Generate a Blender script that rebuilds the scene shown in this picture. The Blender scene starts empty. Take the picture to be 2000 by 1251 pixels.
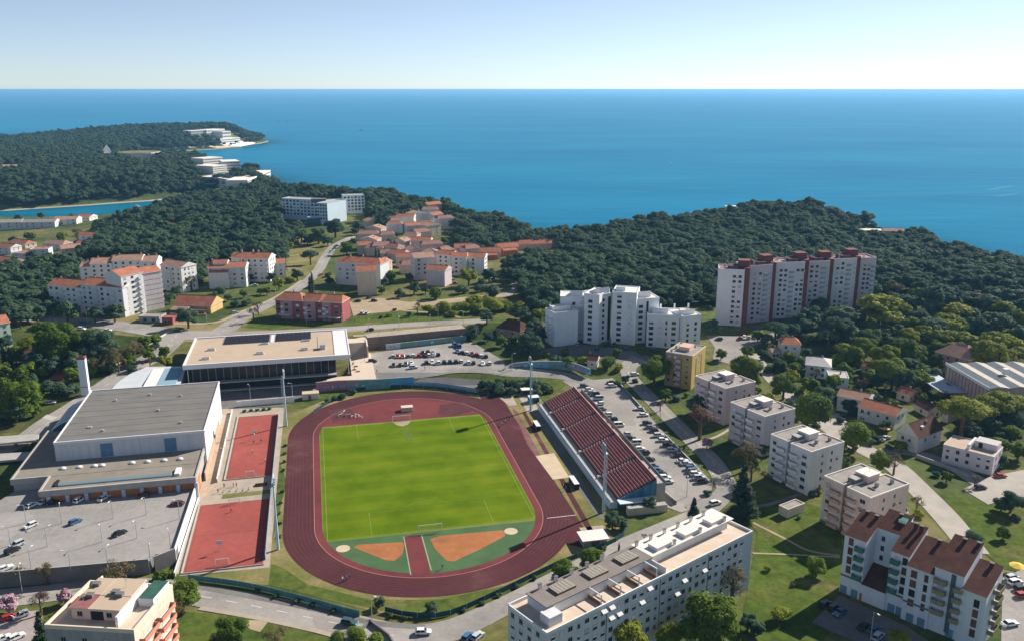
import bpy, math, random
import numpy as np
from mathutils import Vector, Matrix, geometry
random.seed(7); rng = np.random.default_rng(11)
R = math.radians
SC = bpy.context.scene
COL = SC.collection
# ------------------------------------------------------------- camera, sky, sun, exposure
F_PX, CAM_H, HORIZON = 1680.0, 132.0, 175.0          # photograph is 2000 x 1251
PITCH = math.atan((625.5 - HORIZON) / F_PX)
cam_d = bpy.data.cameras.new('camera'); cam = bpy.data.objects.new('camera', cam_d); COL.objects.link(cam)
cam.location = (0, 0, CAM_H); cam.rotation_euler = (R(90) - PITCH, 0, 0)
cam_d.sensor_width = 36; cam_d.lens = 36 * F_PX / 2000; cam_d.clip_start = 1; cam_d.clip_end = 150000
SC.camera = cam
SUN_AZ, SUN_EL = R(38.6), R(32.0)                     # from +X, counter-clockwise
w = bpy.data.worlds.new('World'); SC.world = w; w.use_nodes = True
nt = w.node_tree; bg = nt.nodes['Background']
sky = nt.nodes.new('ShaderNodeTexSky'); sky.sky_type = 'NISHITA'; sky.sun_disc = False
sky.sun_elevation = SUN_EL; sky.sun_rotation = math.pi / 2 - SUN_AZ
sky.altitude = 2600; sky.air_density = 0.85; sky.dust_density = 0.5; sky.ozone_density = 4.0
hs = nt.nodes.new('ShaderNodeHueSaturation'); hs.inputs['Saturation'].default_value = 0.72
nt.links.new(sky.outputs[0], hs.inputs['Color']); nt.links.new(hs.outputs[0], bg.inputs[0]); bg.inputs[1].default_value = 0.074
sun_d = bpy.data.lights.new('sun', 'SUN'); sun_d.energy = 4.9; sun_d.angle = R(0.53); sun_d.color = (1, 0.93, 0.83)
sun = bpy.data.objects.new('sun', sun_d); COL.objects.link(sun)
sdir = Vector((math.cos(SUN_AZ) * math.cos(SUN_EL), math.sin(SUN_AZ) * math.cos(SUN_EL), math.sin(SUN_EL)))
sun.rotation_euler = (-sdir).to_track_quat('-Z', 'Y').to_euler(); sun.location = (300, 300, 400)
SC.view_settings.view_transform = 'Standard'; SC.view_settings.look = 'None'
SC.view_settings.exposure = 0.76; SC.view_settings.gamma = 1; SC.view_settings.use_curve_mapping = False
SC.cycles.max_bounces = 5; SC.cycles.diffuse_bounces = 3; SC.cycles.glossy_bounces = 2; SC.cycles.transmission_bounces = 2
SC.cycles.transparent_max_bounces = 4; SC.cycles.volume_bounces = 0
SC.cycles.use_adaptive_sampling = True; SC.cycles.use_denoising = True

# ------------------------------------------------------------- pixel of the photograph -> point of the place
FW = np.array([0, math.cos(PITCH), -math.sin(PITCH)]); UP = np.array([0, math.sin(PITCH), math.cos(PITCH)])
def ray(px, py): return np.array([(px - 1000) / F_PX, 0, 0]) + FW + (625.5 - py) / F_PX * UP
def G(px, py, z=0.0):
    d = ray(px, py); t = (CAM_H - z) / -d[2]
    return Vector((d[0] * t, d[1] * t, z))
SEA = -18.0
# ------------------------------------------------------------- terrain
COAST = [(1400, 100), (900, 420), (620, 560), (480, 625), (425, 700), (415, 790), (395, 870), (345, 975), (280, 975), (215, 965), (165, 905), (110, 860), (60, 838),
         (20, 868), (-30, 935), (-75, 1020), (-125, 1090), (-200, 1130), (-262, 1165), (-315, 1240), (-350, 1330), (-372, 1400), (-412, 1490), (-470, 1560), (-540, 1680), (-610, 1750), (-700, 1830), (-800, 1960), (-880, 2100), (-935, 2165), (-866, 2185), (-777, 2258), (-743, 2360), (-722, 2540), (-735, 2640), (-830, 2760),
         (-960, 2860), (-1140, 2760), (-1290, 2500), (-1430, 2260), (-1700, 2020), (-2300, 1820), (-3500, 1700), (-3500, 1250), (-2000, 1180), (-900, 1112), (-652, 1095), (-575, 1150), (-501, 1205), (-462, 1275),
         (-440, 1262), (-452, 1180), (-468, 1090), (-493, 1022), (-621, 1030), (-900, 1010), (-2000, 960), (-3500, 900), (-3500, -700), (1400, -700)]
def ax(segs):
    out = [segs[0][0]]
    for a, b, s in segs:
        n = max(1, round((b - a) / s)); out += list(np.linspace(a, b, n + 1)[1:])
    return np.array(out)
XS = ax([(-3500, -1900, 80), (-1900, -450, 14), (-450, -260, 8), (-260, 140, 4), (140, 460, 8), (460, 1400, 40)])
YS = ax([(-700, 100, 40), (100, 300, 8), (300, 560, 4), (560, 1200, 9), (1200, 2000, 14), (2000, 3400, 18)])
GX, GY = np.meshgrid(XS, YS)
def sm(a, b, x):
    t = np.clip((x - a) / (b - a), 0, 1); return t * t * (3 - 2 * t)
def gauss(cx, cy, sx, sy): return np.exp(-((GX - cx) / sx) ** 2 - ((GY - cy) / sy) ** 2)
def sdist(poly, X, Y):
    n = len(poly); d = np.full(X.shape, 1e9); ins = np.zeros(X.shape, bool)
    for i in range(n):
        x0, y0 = poly[i]; x1, y1 = poly[(i + 1) % n]
        ex, ey = x1 - x0, y1 - y0
        t = np.clip(((X - x0) * ex + (Y - y0) * ey) / (ex * ex + ey * ey), 0, 1)
        d = np.minimum(d, np.hypot(X - x0 - t * ex, Y - y0 - t * ey))
        if y0 != y1:
            c = ((y0 > Y) != (y1 > Y)) & (X < ex * (Y - y0) / ey + x0); ins ^= c
    return np.where(ins, d, -d)
wob = lambda X, Y: 9 * np.sin(X / 23.0 + 2 * np.sin(Y / 41)) + 7 * np.sin(Y / 17.0 + X / 37)
kx = [-400, -175, -152, -78, -74, -10, 22, 60, 120, 400]
s0 = np.interp(GX, kx, [250, 250, 376, 378, 374, 374, 376, 388, 405, 420])
s1 = np.interp(GX, kx, [330, 330, 395, 396, 386, 386, 402, 432, 470, 480])
s2 = np.interp(GX, kx, [330, 330, 398, 402, 420.5, 443.5, 452, 460, 475, 485])
s3 = np.interp(GX, kx, [425, 425, 419, 421, 423.5, 446.5, 476, 510, 545, 560])
TT = 4 * sm(s0, s1, GY) + 6 * sm(s2, s3, GY)
far = 3 + 8 * gauss(270, 900, 130, 90) + 7 * gauss(-190, 870, 150, 150) + 3 * gauss(120, 640, 160, 110) - 9 * gauss(330, 800, 45, 70)
far = far - 16 * sm(-260, -560, GX) * sm(1250, 1100, GY) + 20 * gauss(-1020, 2580, 330, 230) + 5 * gauss(-720, 1420, 260, 200) + 12 * gauss(-790, 2560, 120, 120) + 6 * gauss(-1300, 1700, 500, 300)
bl = sm(560, 700, GY)
TT = TT * (1 - bl) + far * bl
CD = sdist(COAST, GX, GY); CD = CD + np.where(np.abs(CD) < 260, wob(GX, GY) * np.clip(np.abs(CD) / 30, .2, 1) * .8, 0)
prof = np.where(CD > 0, SEA + 0.4 + 0.42 * CD, SEA - 0.2 + 0.25 * CD)
prof = np.maximum(prof, -45)
TT = np.where(CD > 200, TT, np.minimum(TT, prof))
def T(x, y):
    i = min(max(int(np.searchsorted(XS, x)) - 1, 0), len(XS) - 2); j = min(max(int(np.searchsorted(YS, y)) - 1, 0), len(YS) - 2)
    a = (x - XS[i]) / (XS[i + 1] - XS[i]); b = (y - YS[j]) / (YS[j + 1] - YS[j])
    return float((TT[j, i] * (1 - a) + TT[j, i + 1] * a) * (1 - b) + (TT[j + 1, i] * (1 - a) + TT[j + 1, i + 1] * a) * b)
def P(px, py, up=0.0):
    """point where the line of sight meets the terrain raised by up"""
    d = ray(px, py); lo, t = 100.0, 100.0
    while t < 9000:
        x, y, z = d[0] * t, d[1] * t, CAM_H + d[2] * t
        g = max(T(x, y), SEA) + up
        if z < g: break
        lo = t; t *= 1.012
    hi = t
    for _ in range(24):
        m = (lo + hi) / 2
        if CAM_H + d[2] * m < max(T(d[0] * m, d[1] * m), SEA) + up: hi = m
        else: lo = m
    return Vector((d[0] * hi, d[1] * hi, max(T(d[0] * hi, d[1] * hi), SEA)))
def depth(v): return v.y * FW[1] + (v.z - CAM_H) * FW[2]

# ------------------------------------------------------------- tagging
def tag(o, label=None, cat=None, group=None, kind=None):
    if label: o['label'] = label
    if cat: o['category'] = cat
    if group: o['group'] = group
    if kind: o['kind'] = kind
    return o
def empty(name, loc, rz=0.0, label=None, cat=None, group=None):
    o = bpy.data.objects.new(name, None); COL.objects.link(o); o.empty_display_size = 0.5
    o.location = loc; o.rotation_euler = (0, 0, rz)
    return tag(o, label, cat, group)
def link(name, me, parent=None, loc=None, rz=None, scl=None):
    o = bpy.data.objects.new(name, me); COL.objects.link(o)
    if parent: o.parent = parent
    if loc is not None: o.location = loc
    if rz is not None: o.rotation_euler = (0, 0, rz)
    if scl is not None: o.scale = scl
    return o

# ------------------------------------------------------------- materials
MATS = {}
def mat(name, col, rough=0.85, noise=0.0, nscale=0.5, col2=None, spec=0.06, metal=0.0, stretch=None, bump=0.0, rnd=0.0, wave=None, detail=4):
    """plain procedural paint: base colour broken up by noise; col2 = second tone, wave = (scale, axis, strength, colour)"""
    if name in MATS: return MATS[name]
    m = bpy.data.materials.new(name); m.use_nodes = True; n = m.node_tree.nodes; l = m.node_tree.links
    b = n['Principled BSDF']; b.inputs['Roughness'].default_value = rough; b.inputs['Metallic'].default_value = metal
    b.inputs['Specular IOR Level'].default_value = spec
    col = tuple(col) + (1,)
    out = None
    if noise or col2 is not None or wave:
        tc = n.new('ShaderNodeTexCoord'); mp = n.new('ShaderNodeMapping'); l.new(tc.outputs['Object'], mp.inputs[0])
        if stretch: mp.inputs['Scale'].default_value = stretch
        tx = n.new('ShaderNodeTexNoise'); tx.inputs['Scale'].default_value = nscale; tx.inputs['Detail'].default_value = detail
        tx.inputs['Roughness'].default_value = 0.6; l.new(mp.outputs[0], tx.inputs['Vector'])
        rp = n.new('ShaderNodeValToRGB'); rp.color_ramp.elements[0].position = 0.33; rp.color_ramp.elements[1].position = 0.67
        l.new(tx.outputs['Fac'], rp.inputs[0])
        c2 = tuple(col2) + (1,) if col2 is not None else tuple(c * (1 - noise) for c in col[:3]) + (1,)
        rp.color_ramp.elements[0].color = c2; rp.color_ramp.elements[1].color = col
        out = rp.outputs[0]
        if wave:
            wv = n.new('ShaderNodeTexWave'); wv.bands_direction = wave[1]; wv.inputs['Scale'].default_value = wave[0]
            wv.inputs['Distortion'].default_value = 0.4; wv.inputs['Detail'].default_value = 1
            tc2 = n.new('ShaderNodeTexCoord'); l.new(tc2.outputs['Object'], wv.inputs['Vector'])
            mx = n.new('ShaderNodeMixRGB'); mx.inputs[2].default_value = tuple(wave[3]) + (1,)
            mu = n.new('ShaderNodeMath'); mu.operation = 'MULTIPLY'; mu.inputs[1].default_value = wave[2]
            l.new(wv.outputs['Fac'], mu.inputs[0]); l.new(mu.outputs[0], mx.inputs[0]); l.new(out, mx.inputs[1]); out = mx.outputs[0]
        if bump:
            bp = n.new('ShaderNodeBump'); bp.inputs['Strength'].default_value = bump; bp.inputs['Distance'].default_value = 0.3
            l.new(tx.outputs['Fac'], bp.inputs['Height']); l.new(bp.outputs[0], b.inputs['Normal'])
    if rnd:
        oi = n.new('ShaderNodeObjectInfo'); hv = n.new('ShaderNodeHueSaturation')
        mr = n.new('ShaderNodeMapRange'); mr.inputs[3].default_value = 1 - rnd; mr.inputs[4].default_value = 1 + rnd
        l.new(oi.outputs['Random'], mr.inputs[0]); l.new(mr.outputs[0], hv.inputs['Value'])
        if out: l.new(out, hv.inputs['Color'])
        else: hv.inputs['Color'].default_value = col
        out = hv.outputs[0]
    if out: l.new(out, b.inputs['Base Color'])
    else: b.inputs['Base Color'].default_value = col
    m.diffuse_color = col
    MATS[name] = m; return m
def patchy(name, cols, big, fine, lo, hi, cell=None, cellv=.12, rough=.92):
    """ground with large patches of several tones, fine grain and (cell) repaired rectangles"""
    if name in MATS: return MATS[name]
    m = bpy.data.materials.new(name); m.use_nodes = True; n = m.node_tree.nodes; l = m.node_tree.links
    b = n['Principled BSDF']; b.inputs['Roughness'].default_value = rough; b.inputs['Specular IOR Level'].default_value = .03
    tc = n.new('ShaderNodeTexCoord')
    def nz(sc, d, ro=.65): t = n.new('ShaderNodeTexNoise'); t.inputs['Scale'].default_value = sc; t.inputs['Detail'].default_value = d; t.inputs['Roughness'].default_value = ro; l.new(tc.outputs['Object'], t.inputs['Vector']); return t
    r = n.new('ShaderNodeValToRGB'); e = r.color_ramp.elements; k = len(cols)
    for i, c in enumerate(cols):
        p = .3 + .4 * i / (k - 1); x = e[0] if i == 0 else (e[-1] if i == k - 1 else e.new(p)); x.position = p; x.color = tuple(c) + (1,)
    l.new(nz(big, 9).outputs['Fac'], r.inputs[0]); out = r.outputs[0]
    f = n.new('ShaderNodeMapRange'); f.inputs[1].default_value = .3; f.inputs[2].default_value = .7; f.inputs[3].default_value = lo; f.inputs[4].default_value = hi; l.new(nz(fine, 6, .75).outputs['Fac'], f.inputs[0])
    mx = n.new('ShaderNodeMixRGB'); mx.blend_type = 'MULTIPLY'; mx.inputs[0].default_value = 1; l.new(out, mx.inputs[1]); l.new(f.outputs[0], mx.inputs[2]); out = mx.outputs[0]
    if cell:
        mp = n.new('ShaderNodeMapping'); mp.inputs['Rotation'].default_value = (0, 0, .3); l.new(tc.outputs['Object'], mp.inputs[0])
        v = n.new('ShaderNodeTexVoronoi'); v.distance = 'CHEBYCHEV'; v.inputs['Scale'].default_value = cell; l.new(mp.outputs[0], v.inputs['Vector'])
        sp = n.new('ShaderNodeSeparateXYZ'); l.new(v.outputs['Color'], sp.inputs[0]); g = n.new('ShaderNodeMapRange'); g.inputs[3].default_value = 1 - cellv; g.inputs[4].default_value = 1 + cellv * .5; l.new(sp.outputs[0], g.inputs[0])
        m2 = n.new('ShaderNodeMixRGB'); m2.blend_type = 'MULTIPLY'; m2.inputs[0].default_value = 1; l.new(out, m2.inputs[1]); l.new(g.outputs[0], m2.inputs[2]); out = m2.outputs[0]
    l.new(out, b.inputs['Base Color']); MATS[name] = m; return m
def leafmat(name, c1, c2, trans=0.0):
    """leaves: tone of each leaf clump from the mesh, tint of each tree from its own random number"""
    if name in MATS: return MATS[name]
    m = bpy.data.materials.new(name); m.use_nodes = True; n = m.node_tree.nodes; l = m.node_tree.links
    b = n['Principled BSDF']; b.inputs['Roughness'].default_value = 0.7; b.inputs['Specular IOR Level'].default_value = 0.06
    at = n.new('ShaderNodeAttribute'); at.attribute_name = 'tone'
    oi = n.new('ShaderNodeObjectInfo'); mx = n.new('ShaderNodeMixRGB')
    mx.inputs[1].default_value = tuple(c1) + (1,); mx.inputs[2].default_value = tuple(c2) + (1,)
    ad = n.new('ShaderNodeMath'); ad.operation = 'MULTIPLY_ADD'; ad.inputs[1].default_value = 0.6
    sb = n.new('ShaderNodeMath'); sb.operation = 'MULTIPLY_ADD'; sb.inputs[1].default_value = 0.8; sb.inputs[2].default_value = -0.2
    l.new(oi.outputs['Random'], sb.inputs[0]); l.new(at.outputs['Fac'], ad.inputs[0]); l.new(sb.outputs[0], ad.inputs[2]); l.new(ad.outputs[0], mx.inputs[0])
    l.new(mx.outputs[0], b.inputs['Base Color'])
    if trans:
        tr = n.new('ShaderNodeBsdfTranslucent'); ms = n.new('ShaderNodeMixShader'); ms.inputs[0].default_value = trans
        l.new(mx.outputs[0], tr.inputs[0]); l.new(b.outputs[0], ms.inputs[1]); l.new(tr.outputs[0], ms.inputs[2])
        l.new(ms.outputs[0], n['Material Output'].inputs[0])
    MATS[name] = m; return m

# ------------------------------------------------------------- mesh builder
class MB:
    def __init__(s): s.v = []; s.f = []; s.m = []; s.mats = []
    def mi(s, m):
        if m not in s.mats: s.mats.append(m)
        return s.mats.index(m)
    def face(s, pts, m):
        k = len(s.v); s.v += [tuple(p) for p in pts]; s.f.append(tuple(range(k, k + len(pts)))); s.m.append(s.mi(m)); return s
    def box(s, x0, x1, y0, y1, z0, z1, m, top=None, bottom=False):
        k = len(s.v); i = s.mi(m); j = s.mi(top) if top else i
        s.v += [(x0, y0, z0), (x1, y0, z0), (x1, y1, z0), (x0, y1, z0), (x0, y0, z1), (x1, y0, z1), (x1, y1, z1), (x0, y1, z1)]
        q = [(0, 1, 5, 4), (1, 2, 6, 5), (2, 3, 7, 6), (3, 0, 4, 7), (4, 5, 6, 7), (3, 2, 1, 0)]
        for t, a in enumerate(q):
            s.f.append(tuple(k + b for b in a)); s.m.append(j if t == 4 else i)
        return s
    def prism(s, poly, z0, z1, m, top=None, bot=True):
        """vertical prism over a counter-clockwise polygon; z1 may be a list of heights"""
        n = len(poly); k = len(s.v); i = s.mi(m); j = s.mi(top) if top else i
        zt = z1 if isinstance(z1, (list, tuple)) else [z1] * n; zb = z0 if isinstance(z0, (list, tuple)) else [z0] * n
        s.v += [(p[0], p[1], zb[a]) for a, p in enumerate(poly)] + [(p[0], p[1], zt[a]) for a, p in enumerate(poly)]
        for a in range(n):
            b = (a + 1) % n; s.f.append((k + a, k + b, k + n + b, k + n + a)); s.m.append(i)
        s.f.append(tuple(k + n + a for a in range(n))); s.m.append(j)
        if bot: s.f.append(tuple(k + a for a in reversed(range(n)))); s.m.append(i)
        return s
    def tube(s, pts, r, m, n=6):
        """tapered tube through points; r number or list"""
        k0 = None; i = s.mi(m)
        for a, p in enumerate(pts):
            p = Vector(p); q = Vector(pts[a + 1]) - p if a + 1 < len(pts) else p - Vector(pts[a - 1])
            q.normalize(); e = Vector((1, 0, 0)) if abs(q.x) < 0.8 else Vector((0, 1, 0))
            u = q.cross(e).normalized(); v = q.cross(u); rr = r[a] if isinstance(r, (list, tuple)) else r
            k = len(s.v)
            for c in range(n):
                t = 2 * math.pi * c / n; s.v.append(tuple(p + u * math.cos(t) * rr + v * math.sin(t) * rr))
            if k0 is not None:
                for c in range(n):
                    d = (c + 1) % n; s.f.append((k0 + c, k0 + d, k + d, k + c)); s.m.append(i)
            else: s.f.append(tuple(k + c for c in range(n))); s.m.append(i)
            k0 = k
        s.f.append(tuple(k0 + c for c in reversed(range(n)))); s.m.append(i)
        return s
    def mesh(s, name):
        me = bpy.data.meshes.new(name); me.from_pydata(s.v, [], s.f)
        for m in s.mats: me.materials.append(m)
        me.polygons.foreach_set('material_index', s.m); me.update(); return me
    def obj(s, name, parent=None, loc=None, rz=None): return link(name, s.mesh(name), parent, loc, rz)
def seg_box(mb, a, b, wid, z0, z1, m, top=None):
    """wall box along a-b in plan"""
    a = Vector(a[:2]); b = Vector(b[:2]); d = (b - a).normalized(); n = Vector((-d.y, d.x)) * wid / 2
    mb.prism([a - n, b - n, b + n, a + n], z0, z1, m, top)

# ------------------------------------------------------------- draped ground patches
def cut_poly(poly, axis, vals):
    """split a polygon (list of Vector2) at the given coordinates along one axis"""
    out = []; rest = [poly]
    lo = min(p[axis] for p in poly); hi = max(p[axis] for p in poly)
    for v in [x for x in vals if lo < x < hi]:
        nr = []
        for q in rest:
            A, B = [], []
            for i in range(len(q)):
                p, r = q[i], q[(i + 1) % len(q)]
                (A if p[axis] <= v else B).append(p)
                if (p[axis] <= v) != (r[axis] <= v):
                    t = (v - p[axis]) / (r[axis] - p[axis]); c = p + (r - p) * t; A.append(c); B.append(c)
            if len(A) > 2: out.append(A)
            if len(B) > 2: nr.append(B)
        rest = nr
        if not rest: break
    return out + rest
def drape(name, poly, m, dz=0.05, z=None, label=None, cat=None, kind='structure', wallm=None, z0=None):
    """flat or terrain-following sheet over a world polygon (any simple polygon)"""
    pts = [Vector((p[0], p[1])) for p in poly]
    tris = geometry.tessellate_polygon([[Vector((p.x, p.y, 0)) for p in pts]])
    mb = MB()
    for t in tris:
        q = [pts[i] for i in t]
        if (q[1] - q[0]).cross(q[2] - q[0]) < 0: q.reverse()
        if z is None:
            for a in cut_poly(q, 0, XS):
                for b in cut_poly(a, 1, YS):
                    mb.face([(p.x, p.y, T(p.x, p.y) + dz) for p in b], m)
        else: mb.face([(p.x, p.y, z) for p in q], m)
    if z is not None and z0 is not None:
        n = len(pts)
        for i in range(n):
            a, b = pts[i], pts[(i + 1) % n]
            mb.face([(a.x, a.y, z0), (b.x, b.y, z0), (b.x, b.y, z), (a.x, a.y, z)], wallm or m)
    o = mb.obj(name); return tag(o, label, cat, None, kind)
def px(poly, z=None, up=0.0):
    return [(P(a, b, up) if z is None else G(a, b, z)).xy for a, b in poly]
def ribbon_poly(pts, wid):
    pts = [Vector(p[:2]) for p in pts]; L, Rr = [], []
    wd = wid if isinstance(wid, (list, tuple)) else [wid] * len(pts)
    for i, p in enumerate(pts):
        d = (pts[min(i + 1, len(pts) - 1)] - pts[max(i - 1, 0)]).normalized(); n = Vector((-d.y, d.x)) * wd[i] / 2
        L.append(p + n); Rr.append(p - n)
    return Rr + L[::-1]
def smooth(pts, n=6):
    """Catmull-Rom through points"""
    pts = [Vector(p) for p in pts]; out = []
    for i in range(len(pts) - 1):
        a, b, c, d = pts[max(i - 1, 0)], pts[i], pts[i + 1], pts[min(i + 2, len(pts) - 1)]
        for k in range(n):
            t = k / n
            out.append(0.5 * ((2 * b) + (c - a) * t + (2 * a - 5 * b + 4 * c - d) * t * t + (3 * b - a - 3 * c + d) * t ** 3))
    return out + [pts[-1]]
# ============================================================= palette
ASPH = patchy('asphalt', [(.25, .235, .22), (.33, .305, .28), (.37, .34, .31)], .045, .6, .84, 1.1, .07, .13)
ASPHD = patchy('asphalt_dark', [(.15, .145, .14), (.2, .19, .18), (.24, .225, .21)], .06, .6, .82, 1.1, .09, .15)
PAVE = mat('paving', (0.42, 0.36, 0.29), noise=0.2, nscale=0.3, detail=6)
DIRT = mat('dirt', (0.42, 0.33, 0.22), noise=0.25, nscale=0.2, detail=7)
LAWN = patchy('lawn', [(.045, .08, .016), (.085, .12, .024), (.115, .135, .032), (.2, .165, .075)], .05, .3, .5, 1.3)
LAWNDRY = patchy('dry_lawn', [(.09, .12, .03), (.17, .17, .055), (.25, .21, .09), (.32, .25, .15)], .05, .7, .7, 1.15)
TRACK = patchy('running_track', [(.062, .024, .029), (.085, .029, .033), (.098, .034, .037), (.17, .085, .08)], .025, .25, .88, 1.1)
TRACKIN = patchy('track_inner', [(.1, .036, .04), (.17, .048, .05), (.2, .055, .055)], .035, .3, .88, 1.08)
COURT = patchy('court_red', [(.27, .075, .065), (.32, .085, .07), (.36, .1, .085)], .05, .4, .9, 1.08)
CLAY = patchy('clay', [(.28, .12, .055), (.38, .15, .06), (.42, .2, .1)], .12, .6, .85, 1.1)
TURFG = mat('green_turf', (0.08, 0.15, 0.065), noise=0.25, nscale=0.12, detail=6)
CONC = mat('concrete', (0.42, 0.4, 0.37), noise=0.18, nscale=0.35, detail=6)
CONCD = mat('dark_concrete', (0.2, 0.19, 0.185), noise=0.25, nscale=0.3, detail=6)
WHITE = mat('white_wall', (0.74, 0.73, 0.71), noise=0.12, nscale=.7, stretch=(1, 1, .16))
WHITEB = mat('pale_blue_wall', (0.62, 0.68, 0.73), noise=0.10, nscale=.7, stretch=(1, 1, .16))
CREAM = mat('cream_wall', (0.68, 0.58, 0.46), noise=0.17, nscale=.7, stretch=(1, 1, .16))
PINKW = mat('pink_wall', (0.64, 0.5, 0.49), noise=0.14, nscale=.7, stretch=(1, 1, .16))
PEACH = mat('peach_wall', (0.7, 0.53, 0.45), noise=0.14, nscale=.7, stretch=(1, 1, .16))
GREYPINK = mat('greyish_pink_wall', (0.62, 0.55, 0.55), noise=0.14, nscale=.7, stretch=(1, 1, .16))
GREYW = mat('grey_white_wall', (0.68, 0.68, 0.67), noise=0.12, nscale=.7, stretch=(1, 1, .16))
LAVW = mat('lavender_wall', (0.66, 0.6, 0.62), noise=0.12, nscale=.7, stretch=(1, 1, .16))
OCHRE = mat('ochre_wall', (0.5, 0.36, 0.13), noise=0.20, nscale=.7, stretch=(1, 1, .16))
REDW = mat('brick_red_wall', (0.36, 0.12, 0.12), noise=0.20, nscale=.7, stretch=(1, 1, .16))
ROSE = mat('rose_wall', (0.5, 0.28, 0.3), noise=0.20, nscale=.7, stretch=(1, 1, .16))
DKRED = mat('dark_red_paint', (0.23, 0.085, 0.08), noise=0.15, nscale=0.5)
ORANGEW = mat('orange_wall', (0.55, 0.22, 0.1), noise=0.26, nscale=.7, stretch=(1, 1, .16))
GREENP = mat('green_paint', (0.07, 0.2, 0.14), noise=0.15, nscale=0.6)
OLIVEP = mat('olive_paint', (0.3, 0.27, 0.14), noise=0.12, nscale=0.6)
TILE = mat('orange_roof_tiles', (0.45, 0.19, 0.115), nscale=0.3, col2=(0.32, 0.125, 0.08), detail=8, bump=0.3)
TILEB = mat('brown_roof_tiles', (0.115, 0.052, 0.038), nscale=0.35, col2=(0.075, 0.035, 0.027), detail=8, bump=0.3)
TILEF = mat('faded_roof_tiles', (0.45, 0.28, 0.2), nscale=0.35, col2=(0.34, 0.2, 0.15), detail=8)
GRAVEL = mat('roof_gravel', (0.34, 0.31, 0.28), nscale=0.3, col2=(0.26, 0.24, 0.22), detail=9)
FELT = mat('roof_felt', (0.2, 0.19, 0.175), nscale=0.12, col2=(0.155, 0.15, 0.14), detail=8, stretch=(1, 3, 1))
BEIGER = mat('beige_roof', (0.5, 0.39, 0.29), noise=0.1, nscale=0.15, detail=6)
WHITER = mat('white_roof', (0.78, 0.72, 0.65), noise=0.08, nscale=0.3)
METALW = mat('white_metal', (0.72, 0.72, 0.72), rough=0.5, noise=0.06, nscale=0.4)
METALG = mat('grey_metal', (0.45, 0.47, 0.49), rough=0.45, metal=0.3)
STEELB = mat('pale_blue_steel', (0.5, 0.62, 0.66), rough=0.5)
CYANP = mat('blue_paint', (0.1, 0.4, 0.62), noise=0.2, nscale=0.4)
TEAL = mat('teal_fence', (0.1, 0.28, 0.3), noise=0.25, nscale=0.5)
GLASS = mat('dark_glass', (0.018, 0.021, 0.025), rough=0.15, spec=0.25)
GLASSB = mat('blue_glass', (0.05, 0.1, 0.15), rough=0.1, spec=0.6)
SHUT = mat('pale_shutter', (0.6, 0.6, 0.58), rnd=0.25)
SHUTBR = mat('brown_shutter', (0.14, 0.07, 0.05), rnd=0.3)
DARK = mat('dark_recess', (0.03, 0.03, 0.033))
BLACK = mat('black_rubber', (0.012, 0.012, 0.012), rough=0.8)
LINE = mat('white_line', (0.6, 0.59, 0.56), noise=0.15, nscale=0.8)
FAINT = mat('worn_line', (0.12, 0.06, 0.062), noise=0.2, nscale=0.5)
FAINTG = mat('worn_grass_line', (0.3, 0.36, 0.13), noise=0.3, nscale=0.5)
SAND = mat('sand', (0.6, 0.48, 0.33), noise=0.15, nscale=0.3)
ROCK = mat('shore_rock', (0.5, 0.46, 0.4), noise=0.3, nscale=0.15)
BARK = mat('bark', (0.16, 0.115, 0.08), noise=0.3, nscale=2)
BROWNP = mat('wood', (0.25, 0.14, 0.07), noise=0.2, nscale=1)

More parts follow.
